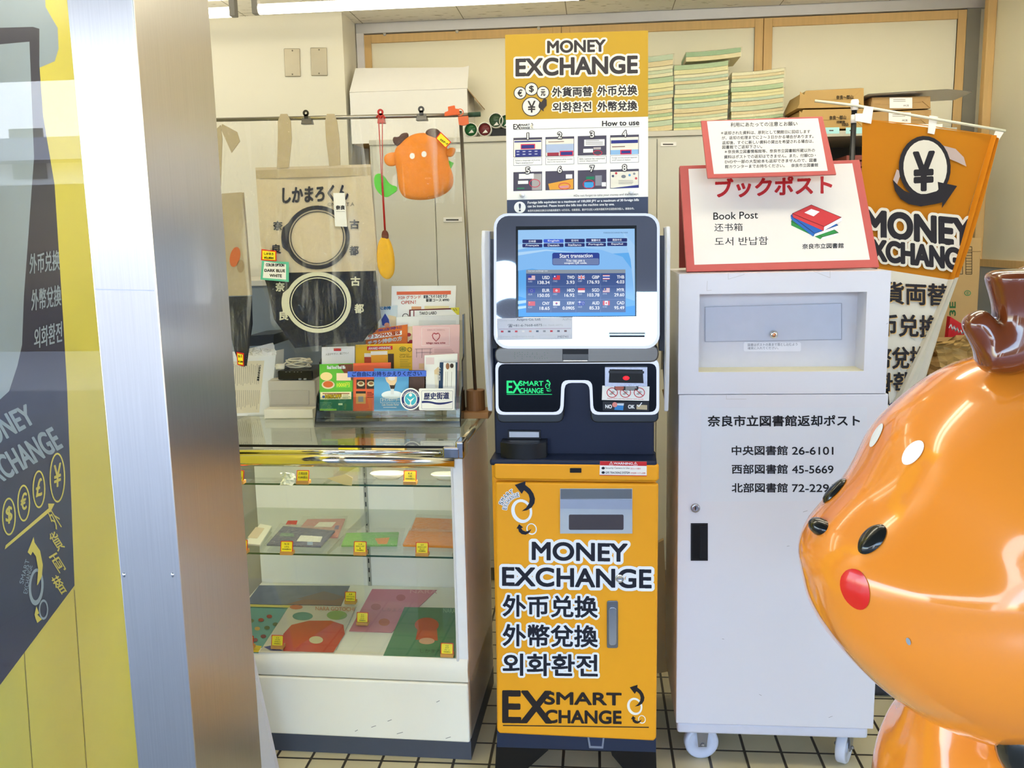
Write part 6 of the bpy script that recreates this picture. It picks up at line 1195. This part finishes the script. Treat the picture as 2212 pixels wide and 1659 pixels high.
clip('spring_clip', 'red spring clip holding the red cord', 822, 254, '#B02A22', .022)
k = MB(); S = front(YH-.03); k.slab(S, [(961, 252), (994, 248), (992, 236), (984, 235), (983, 228), (968, 231), (969, 240), (961, 243)], 0, .008, mat('#E2652A', .3)); solo(k, 'orange_clip', 'orange plastic clip lying along the rod', 'clip', at(978, 252, YH-.03), 'orange clips', bevel=.002)
k = MB(); k.slab(S, [(990, 253), (1012, 251), (1013, 268), (1002, 272), (992, 270)], 0, .008, mat('#DD6A36', .3)); k.ring(S, ell(994, 243, 8), ell(994, 243, 6), .004, mat('#E2652A', .3)); solo(k, 'orange_clip', 'orange plastic clip hanging at the top of the upright', 'clip', at(1000, 272, YH-.03), 'orange clips')
BAGF = glass('bag_sleeve', '#FDFDFC', .6, .06, .008, 1.6, 16, crease_sheen=.24)
CAN = mat('#CCBEA4', .8, noise=.06, scale=60, bump=.15); CAN2 = mat('#B5A68A', .8, noise=.06, scale=60); NVB = mat('#101628', .75, noise=.06, scale=50); PRN = mat('#262838', .7); PRW = mat('#D9D8C0', .7)
def bagprint(b, S, cx_, cy_, rx, ry, d, m, chars, off):
    """leaf tipped double ring with the four characters around it"""
    oc = ell(cx_, cy_, rx, ry, 0, 40); tip = []
    for x, y in oc: tip.append((x-(8 if x < cx_-rx*.93 else 0), y))
    b.ring(S, tip, ell(cx_, cy_, rx-9, ry-9, 0, 40), d, m); b.ring(S, ell(cx_, cy_, rx-12, ry-12, 0, 40), ell(cx_, cy_, rx-14, ry-14, 0, 40), d, m)
    for c, (x, y) in zip('奈良古都', chars): b.text(S, c, (x-9.5, y+9), (x+9.5, y+9), 19, d, m, .8)
YB1 = YH-.035; SB1 = front(YB1)
swell = lambda Sx: None
TB = thing('tote_bag', 'beige canvas tote bag with ring print hanging in clear film', 'tote bag', at(683, 585, YB1)); 
b = MB(); grid_fill(b, SB1, edge([(552, 362), (557, 440), (562, 520), (570, 590)], 4), edge([(800, 355), (806, 440), (812, 520), (815, 585)], 4), CAN, 0, 12); grid_fill(b, SB1, edge([(570, 590), (562, 520), (552, 362)], 4), edge([(815, 585), (812, 520), (800, 355)], 4), CAN, -.012, 12); puff = lambda v: Vector((v.x, v.y-.004*math.sin((v.x+1)*14)*math.cos(v.z*9), v.z)); b.warp(puff); bg = obj(b, 'bag_body', TB, smooth=True)
b = MB(); b.poly(SB1, [(553, 368), (801, 361), (802, 379), (554, 386)], .0008, CAN2); b.text(SB1, 'しかまろくん', (611, 439), (752, 432), 33, .003, PRN, 1.3); b.text(SB1, '©N.C.Y.T.A', (708, 446), (766, 445), 8, .003, PRN)
bagprint(b, SB1, 686, 513, 70, 69, .003, PRN, [(601, 488), (598, 538), (766, 485), (765, 542)], 0); b.warp(puff); obj(b, 'print', bg)
for pts in ([(598, 364), (624, 362), (630, 300), (628, 262), (620, 246), (606, 246), (600, 262), (600, 300)], [(711, 359), (735, 357), (733, 300), (728, 262), (722, 246), (706, 246), (702, 262), (704, 300)]):
    k = MB(); k.slab(SB1, pts, -.003, .0, CAN2); obj(k, 'handle', TB)
k = MB(); k.slab(SB1, [(725, 489), (751, 490), (746, 417), (721, 417)], .006, .0068, WHITE); k.text(SB1, '奈良', (727, 453), (746, 453), 9, .0072, PRN, .5); k.line(SB1, [(728, 457), (746, 457)], .7, .0072, TG); obj(k, 'swing_tag', TB)
TB2 = thing('tote_bag', 'navy tote bag with white ring print below the beige one', 'tote bag', at(700, 750, YB1)); SB2 = front(YB1+.004)
b = MB(); grid_fill(b, SB2, edge([(566, 588), (577, 620), (592, 690), (637, 752)], 4), edge([(808, 575), (812, 620), (821, 688), (783, 738)], 4), NVB, 0, 12); grid_fill(b, SB2, edge([(637, 752), (592, 690), (566, 588)], 4), edge([(783, 738), (821, 688), (808, 575)], 4), NVB, -.012, 12); b.warp(puff); bg2 = obj(b, 'bag_body', TB2, smooth=True)
b = MB(); bagprint(b, SB2, 688, 653, 71, 66, .003, PRW, [(606, 620), (614, 682), (768, 608), (776, 667)], 0); b.warp(puff); obj(b, 'print', bg2)
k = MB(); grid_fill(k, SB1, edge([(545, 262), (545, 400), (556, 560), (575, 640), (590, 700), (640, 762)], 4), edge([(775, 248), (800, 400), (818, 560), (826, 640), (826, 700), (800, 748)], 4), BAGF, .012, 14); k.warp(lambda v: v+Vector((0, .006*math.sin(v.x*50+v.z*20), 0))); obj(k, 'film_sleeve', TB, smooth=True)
SBt = front(YB1-.016)
k = MB(); k.slab(SBt, [(564, 562), (597, 565), (597, 542), (565, 538)], 0, .001, TAGR); k.slab(SBt, [(567, 560), (595, 562), (595, 544), (567, 541)], .001, .0013, TAGY); k.text(SBt, 'しかまろ', (571, 550), (591, 551), 4.5, .0016, TX, .2); k.text(SBt, '¥2,800', (571, 559), (591, 560), 4.5, .0016, TX, .3); solo(k, 'price_tag', 'yellow red edged price tag on the tote bag film', 'price tag', at(580, 564, YB1-.016), 'price tags on the bags')
k = MB(); k.slab(SBt, [(563, 604), (624, 609), (624, 566), (566, 563)], 0, .001, mat('#63C0A0', .5)); k.slab(SBt, [(568, 600), (618, 604), (618, 571), (571, 565)], .001, .0013, PAPER); [k.text(SBt, t_, (x0, y), (x1, y+1), 6, .0017, TX, .35) for t_, x0, x1, y in (('COLOR OPTION', 575, 614, 575), ('DARK BLUE', 572, 616, 587), ('WHITE', 583, 609, 598))]; solo(k, 'colour_card', 'teal edged colour option card between the two tote bags', 'card', at(593, 608, YB1-.016))
# the bag seen edge on at the left
YB3 = YH-.03; SB3 = front(YB3); T3 = thing('tote_bag', 'beige tote bag with orange print hanging sideways at the left end', 'tote bag', at(500, 640, YB3))
b = MB(); grid_fill(b, SB3, edge([(455, 420), (462, 520), (472, 640)], 4), edge([(522, 415), (532, 520), (540, 638)], 4), CAN2, 0, 6); grid_fill(b, SB3, edge([(472, 640), (455, 420)], 4), edge([(540, 638), (522, 415)], 4), CAN2, -.02, 6); bg3 = obj(b, 'bag_body', T3, smooth=True)
b = MB(); b.poly(SB3, ell(508, 555, 11, 22, 12), .0012, mat('#C96A3A', .7)); b.poly(SB3, ell(520, 575, 8, 14, 0), .0012, mat('#A08A6A', .7)); obj(b, 'print', bg3)
for pts in ([(462, 425), (476, 420), (480, 300), (476, 270), (466, 280), (460, 330)], [(500, 330), (518, 305), (512, 285), (480, 268), (476, 276)]): k = MB(); k.slab(SB3, pts, -.003, 0, CAN2); obj(k, 'handle', T3)
T4 = thing('tote_bag', 'black tote bag below the sideways beige bag', 'tote bag', at(520, 780, YB3)); b = MB(); grid_fill(b, SB3, edge([(480, 642), (494, 700), (508, 760), (520, 790)], 4), edge([(541, 640), (543, 700), (540, 750), (530, 792)], 4), mat('#23262E', .6), .004, 6); grid_fill(b, SB3, edge([(520, 790), (494, 700), (480, 642)], 4), edge([(530, 792), (543, 700), (541, 640)], 4), mat('#23262E', .6), -.012, 6); obj(b, 'bag_body', T4, smooth=True)
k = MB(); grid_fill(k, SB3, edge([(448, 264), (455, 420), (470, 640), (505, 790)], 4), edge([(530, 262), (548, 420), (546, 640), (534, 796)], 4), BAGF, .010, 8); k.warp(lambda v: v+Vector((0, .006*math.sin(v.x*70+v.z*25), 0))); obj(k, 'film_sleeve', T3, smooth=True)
k = MB(); S = front(YB3-.014); k.slab(S, [(513, 788), (527, 791), (527, 763), (511, 760)], 0, .001, TAGR); k.slab(S, [(515, 786), (525, 788), (525, 766), (513, 763)], .001, .0013, TAGY); k.text(S, 'B-5', (515.5, 772), (523, 772), 5, .0016, TX, .2); k.text(S, '¥1,800', (515, 783), (525, 784), 4.5, .0016, TX, .2); solo(k, 'price_tag', 'small yellow price tag at the foot of the sideways bag', 'price tag', at(519, 790, YB3-.014), 'price tags on the bags')
# orange plush pouch
YP = YH-.05; SPo = front(YP); PL = mat('#E8892A', .85, noise=.08, scale=70, bump=.2); ANT = mat('#5A4038', .85, noise=.1); PP = thing('plush_pouch', 'orange plush pouch with brown antlers hanging in a clear bag', 'pouch', at(905, 432, YP))
def pillow(b, S, pts, th, m, k=5):
    ab = S.P(pts); cx_ = sum(p[0] for p in ab)/len(ab); cy_ = sum(p[1] for p in ab)/len(ab); n = len(ab); vs_ = []
    prof = [(1, 0), (.97, .55), (.88, .8), (.7, .95), (.4, 1.0)]
    for sgn in (1, -1):
        base = len(vs_)
        for f, h in prof: vs_ += [S.pt(cx_+(a-cx_)*f, cy_+(c-cy_)*f, sgn*th*h) for a, c in ab]
        vs_.append(S.pt(cx_, cy_, sgn*th*1.02))
    fs = []
    for s_ in (0, 1):
        o = s_*(n*5+1)
        for i in range(4):
            for j in range(n): f = [o+i*n+j, o+i*n+(j+1) % n, o+(i+1)*n+(j+1) % n, o+(i+1)*n+j]; fs.append(f[::-1] if s_ == 0 else f)
        for j in range(n): f = [o+4*n+j, o+4*n+(j+1) % n, o+5*n]; fs.append(f[::-1] if s_ == 0 else f)
    return b.add(vs_, fs, m)
b = MB(); pillow(b, SPo, smoothloop([(848, 330), (866, 305), (900, 285), (945, 290), (968, 315), (968, 350), (982, 385), (975, 412), (936, 432), (880, 432), (862, 415), (858, 372)][::-1]), .022, PL); hd = obj(b, 'pouch_body', PP, smooth=True)
for pts in ([(829, 340), (838, 330), (858, 328), (858, 358), (840, 360), (831, 352)], [(966, 320), (984, 318), (983, 330), (976, 340), (962, 338)]): k = MB(); pillow(k, front(YP-.004), smoothloop(pts[::-1]), .009, PL); obj(k, 'ear', PP, smooth=True)
for pts in ([(856, 316), (848, 306), (850, 295), (862, 297), (868, 288), (882, 286), (883, 296), (872, 306), (864, 316)], [(918, 290), (922, 280), (940, 276), (952, 284), (955, 296), (944, 302), (930, 300)]): k = MB(); pillow(k, front(YP-.006), smoothloop(pts[::-1]), .010, ANT); obj(k, 'antler', PP, smooth=True)
b = MB(); SPp = front(YP-.0225)
for x, y in ((890.5, 337), (916, 333)): b.poly(SPp, ell(x, y, 5.5, 6.5), .0006, WHITE)
obj(b, 'spot', PP)
b = MB(); b.slab(SPo, smoothloop([(809, 376), (826, 374), (842, 400), (858, 402), (858, 412), (846, 420), (834, 428), (818, 418), (808, 400)]), -.006, .002, mat('#58C23A', .6)); b.slab(SPo, [(848, 382), (858, 372), (858, 412), (848, 412)], -.006, 0, mat('#D9D8D0', .5)); b.slab(SPo, [(966, 345), (980, 352), (974, 364), (968, 358)], -.004, .001, mat('#58C23A', .6)); obj(b, 'green_strap', PP)
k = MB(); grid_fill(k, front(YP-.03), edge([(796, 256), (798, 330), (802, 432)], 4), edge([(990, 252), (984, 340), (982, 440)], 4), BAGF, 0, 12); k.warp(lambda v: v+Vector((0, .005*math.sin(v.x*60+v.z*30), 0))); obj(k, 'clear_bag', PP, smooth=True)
k = MB(); S = front(YP-.036); k.slab(S, [(963, 321), (975, 307), (952, 285), (941, 299)], 0, .001, TAGR); k.slab(S, [(962.5, 318), (972.5, 307.3), (952.5, 288), (943.5, 299)], .001, .0013, TAGY); k.text(S, 'かおポーチ', (950, 303), (966, 314), 5, .0016, TX, .2); solo(k, 'price_tag', 'tilted yellow price tag on the orange pouch bag', 'price tag', at(958, 321, YP-.036), 'price tags on the bags')
# red cord with the small yellow pouch
YQ = YH-.055; YP_ = thing('cord_pouch', 'small yellow plush pouch hanging on a long red cord', 'pouch', at(835, 605, YQ)); RC_ = mat('#B8281E', .6)
b = MB(); b.tube([at(818, 262, YQ), at(824, 380, YQ), at(831, 505, YQ)], .0016, RC_, 6); b.tube([at(826, 262, YQ), at(826, 380, YQ), at(833, 505, YQ)], .0016, RC_, 6); b.tube([at(813, 254, YQ), at(818, 248, YQ), at(822, 256, YQ), at(827, 248, YQ), at(832, 256, YQ)], .003, RC_, 6); obj(b, 'red_cord', YP_, smooth=True)
b = MB(); pillow(b, front(YQ), smoothloop([(828, 508), (840, 512), (851, 545), (853, 585), (845, 602), (832, 604), (818, 588), (814, 550), (818, 520)][::-1]), .016, mat('#E8B226', .8, noise=.08, scale=60)); obj(b, 'pouch_body', YP_, smooth=True)
b = MB(); pillow(b, front(YQ-.004), smoothloop([(824, 512), (826, 498), (834, 496), (840, 506), (838, 520), (829, 520)][::-1]), .008, mat('#6A3A2A', .8)); obj(b, 'top_tuft', YP_, smooth=True)
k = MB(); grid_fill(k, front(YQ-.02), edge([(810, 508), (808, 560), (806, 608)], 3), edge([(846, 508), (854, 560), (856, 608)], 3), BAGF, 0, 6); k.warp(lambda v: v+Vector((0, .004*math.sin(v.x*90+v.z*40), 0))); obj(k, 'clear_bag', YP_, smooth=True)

# ================================================================== sign panel behind the shop glass, and a leaning board
pA, pB = at(0, 830, 1.54), at(235, 830, 2.24); SS = Surf((pA.x, pA.y, 0), (pB.x-pA.x, pB.y-pA.y, 0), (0, 0, 1))
SGN = thing('window_sign', 'yellow and navy money exchange sign panel behind the shop glass', 'sign', SS.pt(.3, 0, 0)); YS_ = mat('#FBEC5C', .35, noise=.02); NS = mat('#2A2944', .3, noise=.03); PS = mat('#A9BCCF', .35)
b = MB(); b.boxl(SS, -.19, .95, .02, 2.40, -.02, 0, YS_); pnl = obj(b, 'panel', SGN)
b = MB()
b.poly(SS, [(-5, -40), (95, -40), (98, 15), (112, 40), (124, 60), (126, 105), (118, 132), (85, 146), (85, 300), (-5, 300)], .0006, PS)
b.poly(SS, [(-5, 1485), (160, 1265), (144, 840), (136, 700), (117, 400), (92, 250), (84, 140), (84, 62), (70, 58), (-5, 60)], .0010, NS)
b.poly(SS, [(-5, 866), (18, 845), (36, 790), (46, 745), (50, 640), (56, 560), (66, 420), (72, 340), (62, 90), (-5, 96)], .0014, PS)
for t_, x0, x1, y0, y1, h in (('外币兑换', 62, 127, 592, 583, 43), ('外幣兌換', 66, 130, 672, 660, 45), ('외화환전', 72, 132, 754, 738, 44)): b.text(SS, t_, (x0, y0), (x1, y1), h, .0018, PS, .5)
b.text(SS, 'MONEY', (-42, 978), (75, 912), 56, .0018, PS, 1.4, h1=44)
b.text(SS, 'EXCHANGE', (-24, 1056), (134, 966), 54, .0018, PS, 1.4, h1=50)
for x, y, rx, ry, g in ((17, 1116, 15, 41, '$'), (49, 1087, 14, 40, '€'), (82, 1057, 14, 41, '£'), (122, 1032, 17, 54, '¥')):
    b.ring(SS, ell(x, y, rx, ry), ell(x, y, rx-2.8, ry-4), .0018, YS_); b.text(SS, g, (x-rx*.42, y+ry*.42), (x+rx*.45, y+ry*.30), ry*.9, .0018, YS_, .8)
b.poly(SS, [(8, 1187), (10, 1178), (103, 1098), (102, 1088), (116, 1088), (106, 1108), (105, 1106)], .0018, YS_)
for i, c in enumerate('外貨両替'): x = 128+i*3; y = 1145+i*47; b.text(SS, c, (x-8, y), (x+8, y-10), 42, .0018, YS_, .4)
b.ring(SS, ell(76, 1268, 16, 40, 3), ell(76, 1266, 11, 31, 3), .0018, PS); b.ring(SS, ell(92, 1317, 10, 22), ell(92, 1317, 7.5, 17), .0018, PS)
b.poly(SS, [(57, 1193), (70, 1160), (72, 1172), (84, 1190), (90, 1220), (88, 1245), (80, 1262), (77, 1265), (80, 1230), (75, 1202), (68, 1192), (64, 1200)], .0022, YS_); b.poly(SS, [(72, 1328), (76, 1310), (82, 1325), (78, 1328), (88, 1338), (78, 1346), (74, 1336)], .0022, YS_)
b.text(SS, 'SMART', (48, 1262), (62, 1210), 9, .0018, PS); b.text(SS, 'EXCHANGE', (57, 1283), (68, 1222), 9, .0018, PS)
for x in (55, 172): b.line(SS, [(x-12, 1290 if x < 100 else 1275), (x+22, 1760)], 1.4, .0008, mat('#A99B3A', .4))
obj(b, 'print', pnl)
b = MB(); S = Surf((0, 2.3, 0), (1, 0, 0), (0, .0, 1)); z0 = S.ab((570, 1659))[1]; p_ = S.P([(520, 1330), (541, 1412), (596, 1659)]); ext = p_[2][0]+(p_[2][0]-p_[1][0])*(p_[2][1]/(p_[1][1]-p_[2][1]))
b.slabl(S, [(p_[0][0]-.25, 0), (ext, 0), p_[2], p_[1], (p_[0][0]-.02, p_[0][1]), (p_[0][0]-.25, p_[0][1])], -.02, 0, mat('#C6C3CC', .5)); solo(b, 'leaning_board', 'pale grey board standing between the door frame and the case', 'board', S.pt(ext-.2, 0, 0))

# ================================================================== the orange deer statue in front
YST = 1.30; A0 = R(8)
OR = mat('#E98A2B', .16, coat=.8, noise=.015, scale=6); BRN = mat('#6E3416', .14, coat=.9, noise=.05, scale=6); EYEK = mat('#1B1C18', .18, coat=.5); 
ST_ = front(YST); cpx = ST_.ab((2200, 1170)); CX3 = Vector((cpx[0], YST, cpx[1]))
e1 = Vector((math.cos(A0), math.sin(A0), 0)); e2 = Vector((math.sin(A0), -math.cos(A0), 0)); e3 = Vector((0, 0, 1))      # back, near side, up
STT = thing('deer_statue', 'glossy orange cartoon deer statue with brown antlers in the foreground', 'statue', (CX3.x+.02, YST, 0))
SIL = [(2212, 757), (2150, 768), (2080, 793), (2020, 835), (1960, 885), (1925, 922), (1880, 1008), (1845, 1058), (1795, 1103), (1755, 1140), (1735, 1165), (1726, 1190), (1728, 1212), (1739, 1232), (1742, 1262), (1751, 1295), (1770, 1335), (1800, 1375), (1850, 1428), (1900, 1468), (1950, 1500), (2030, 1532), (2120, 1550), (2212, 1555), (2300, 1545), (2400, 1505), (2480, 1430), (2540, 1310), (2560, 1180), (2545, 1050), (2490, 920), (2400, 820), (2300, 770)]
def prof(n=96):
    out = []
    for p in SIL: a, b_ = ST_.ab(p); out.append(((a-CX3.x)/math.cos(A0), b_-CX3.z))
    for _ in range(1):
        q = []
        for (x0, y0), (x1, y1) in zip(out, out[1:]+out[:1]): q += [(.8*x0+.2*x1, .8*y0+.2*y1), (.2*x0+.8*x1, .2*y0+.8*y1)]
        out = q
    pol = sorted((math.atan2(y, x), math.hypot(x, y)) for x, y in out); res = []
    pol = [(pol[-1][0]-2*math.pi, pol[-1][1])]+pol+[(pol[0][0]+2*math.pi, pol[0][1])]
    for k in range(n):
        t = -math.pi+2*math.pi*k/n
        for (t0, r0), (t1, r1) in zip(pol, pol[1:]):
            if t0 <= t <= t1: res.append((t, r0+(r1-r0)*(t-t0)/max(1e-9, t1-t0))); break
    return res
PF = prof(144)
for _ in range(3): PF = [(t, .25*PF[i-1][1]+.5*r+.25*PF[(i+1) % len(PF)][1]) for i, (t, r) in enumerate(PF)]
NL = 44; LAT = .262; b = MB(); vs_ = []
for i in range(NL+1):
    ph = (math.pi/2-.004)*math.sin(math.pi/2*(2*i/NL-1)); c_, s_ = math.cos(ph), math.sin(ph)
    for t, r in PF:
        dt = (t+3.08+math.pi) % (2*math.pi)-math.pi; k = max(c_, 1e-4)**(.66+.30*max(0, math.sin(t))+.42*math.exp(-(dt/.42)**2)); rr = r*k
        low = 1.0+.10*max(0, -math.sin(t))*abs(s_)            # cheeks swell low down
        vs_.append(CX3+e1*(rr*math.cos(t)*low)+e3*(rr*math.sin(t))+e2*(s_*LAT))
n = len(PF)
fs = [(i*n+j, i*n+(j+1) % n, (i+1)*n+(j+1) % n, (i+1)*n+j) for i in range(NL) for j in range(n)]
fs += [list(range(n))[::-1], [NL*n+j for j in range(n)]]
b.add(vs_, fs, OR); BV = BVHTree.FromPolygons([tuple(v) for v in b.v], [tuple(f) for f in b.f]); head = obj(b, 'head', STT, smooth=True)
def hit(px, py):
    d = ray(px, py).normalized(); h_ = BV.ray_cast(EYE, d); return (h_[0], h_[1] if h_[1].dot(d) < 0 else -h_[1]) if h_[0] else (None, None)
def mirror(p): d = p-CX3; return CX3+e1*d.dot(e1)+e3*d.dot(e3)-e2*d.dot(e2)
def patch(name, c, nrm, rx, ry, rot, m, lift=.0012, bulge=0.0, square=1.0, par=None):
    up = (e3-nrm*e3.dot(nrm)).normalized(); sd = up.cross(nrm); k = MB(); N, Kk = 28, 6; vs_ = []
    for i in range(Kk+1):
        for j in range(N):
            a = 2*math.pi*j/N; q = i/Kk; sx = math.copysign(abs(math.cos(a))**square, math.cos(a))*rx*q; sy = math.copysign(abs(math.sin(a))**square, math.sin(a))*ry*q
            x = sx*math.cos(rot)-sy*math.sin(rot); y = sx*math.sin(rot)+sy*math.cos(rot)
            p = c+sd*x+up*y; loc, nn, _, _ = BV.find_nearest(p); nn = nn if nn.dot(nrm) > 0 else -nn
            vs_.append(loc+nn*(lift+bulge*math.sqrt(max(0, 1-q*q))))
    k.add(vs_, [(i*N+j, (i+1)*N+j, (i+1)*N+(j+1) % N, i*N+(j+1) % N) for i in range(Kk) for j in range(N)], m); return obj(k, name, par or head, smooth=True)
def both(name, px, py, rx, ry, rot, m, sh=(0, 0), **kw):
    c, nn = hit(px, py)
    if c is None: return
    patch(name, c, nn, rx, ry, rot, m, **kw); c2 = mirror(c)+e1*sh[0]+e3*sh[1]; d = nn; n2 = e1*d.dot(e1)+e3*d.dot(e3)-e2*d.dot(e2); patch(name, c2, n2, rx, ry, -rot, m, **kw)
both('spot', 1972, 978, .0150, .0195, -.45, mat('#F1EFE6', .25, coat=.5))
both('eye', 1884, 1165, .017, .024, -.12, EYEK, (.012, .022), bulge=.008)
both('cheek_spot', 1846, 1273, .0235, .0275, .35, mat('#D8261C', .25, coat=.5), (.15, 0))
c, nn = hit(1772, 1138); k = MB(); M3 = Matrix((e1, e2, e3)).transposed(); k.ball(c-nn*.002, .019, .022, .013, EYEK, 20, 12, M3 @ Matrix.Rotation(R(28), 3, 'Y')); obj(k, 'nose', head, smooth=True)
c, nn = hit(1963, 1385); patch('paint_chip', c, nn, .0028, .0048, .3, mat('#8E959B', .5))
# antlers: one branching form each, grown from a skeleton
def antler(sd):
    me = bpy.data.meshes.new('antler'); base = CX3+e2*(sd*.07)+e1*(.018 if sd > 0 else .10)
    SA_ = front(YST-.07); P = lambda px, py: SA_.pt(*SA_.ab((px, py)))
    pts = [(P(2184, 815), .050), (P(2182, 765), .042), (P(2188, 685), .031), (P(2190, 612), .043), (P(2192, 578), .050), (P(2142, 742), .030), (P(2114, 702), .027), (P(2096, 676), .021)]
    vs_ = []
    for p, r in pts: vs_.append(p if sd > 0 else mirror(p)+e1*.12)
    o0 = ORG[STT.name]; me.from_pydata([v-o0 for v in vs_], [(0, 1), (1, 2), (2, 3), (3, 4), (1, 5), (5, 6), (6, 7)], []); me.materials.append(BRN)
    o = bpy.data.objects.new('antler', me); COL.objects.link(o); o.parent = STT; ORG[o.name] = o0
    sk = o.modifiers.new('skin', 'SKIN'); sk.use_smooth_shade = True
    for i, (_, r) in enumerate(pts): me.skin_vertices[0].data[i].radius = (r, r*.8)
    me.skin_vertices[0].data[0].use_root = True
    su = o.modifiers.new('sub', 'SUBSURF'); su.levels = 2; su.render_levels = 3
antler(1); antler(-1)
for sd in (1, -1):
    k = MB(); c = CX3+e1*.14+e3*.12+e2*(sd*.27); M4 = Matrix((e1, (e2*sd+e1*.4+e3*.1).normalized(), e3)).transposed(); k.ball(c, .045, .085, .05, OR, 18, 12, M4); obj(k, 'ear', STT, smooth=True)
# body with stub legs and arms: one skin, dark hooves as parts
bx = ST_.ab((2065, 1659))[0]; BC = Vector((bx+.035, YST+.02, 0))
me = bpy.data.meshes.new('body'); o0 = ORG[STT.name]
q = lambda a, l, z: BC+e1*a+e2*l+e3*z-o0
vs_ = [q(0, 0, .86), q(0, 0, .80), q(0, 0, .66), q(0, 0, .50), q(0, 0, .36), q(0, .085, .24), q(0, .09, .10), q(0, -.085, .24), q(0, -.09, .10), q(0, .13, .70), q(-.0, .20, .62), q(0, -.13, .70), q(0, -.20, .62)]
me.from_pydata(vs_, [(0, 1), (1, 2), (2, 3), (3, 4), (4, 5), (5, 6), (4, 7), (7, 8), (2, 9), (9, 10), (2, 11), (11, 12)], []); me.materials.append(OR)
o = bpy.data.objects.new('body', me); COL.objects.link(o); o.parent = STT; ORG[o.name] = o0
sk = o.modifiers.new('skin', 'SKIN'); sk.use_smooth_shade = True
for i, r in enumerate((.095, .100, .135, .15, .13, .075, .065, .075, .065, .05, .042, .05, .042)): me.skin_vertices[0].data[i].radius = (r, r)
me.skin_vertices[0].data[4].use_root = True
su = o.modifiers.new('sub', 'SUBSURF'); su.levels = 2; su.render_levels = 3
M3 = Matrix((e1, e2, e3)).transposed()
for l, z, r, h in ((.093, .05, .072, .055), (-.093, .05, .072, .055)):
    k = MB(); k.lathe(BC+e2*l, (0, 0, 1), [(0, 0), (r*.9, 0), (r, .01), (r*.98, .07), (r*.8, .11), (0, .115)], mat('#2A2420', .2, coat=.6), 24); obj(k, 'hoof', STT, smooth=True)
for l in (.235, -.235):
    k = MB(); k.ball(at(2236, 1606, 1.13) if l > 0 else BC+e2*l+e3*.58+e1*.13, .048, .045, .058, mat('#22221E', .2, coat=.6), 18, 12, M3); obj(k, 'fore_hoof', STT, smooth=True)
k = MB(); k.ball(BC+e1*.16+e3*.42, .05, .04, .04, mat('#F1E6D2', .25, coat=.5), 14, 10, M3); obj(k, 'tail', STT, smooth=True)
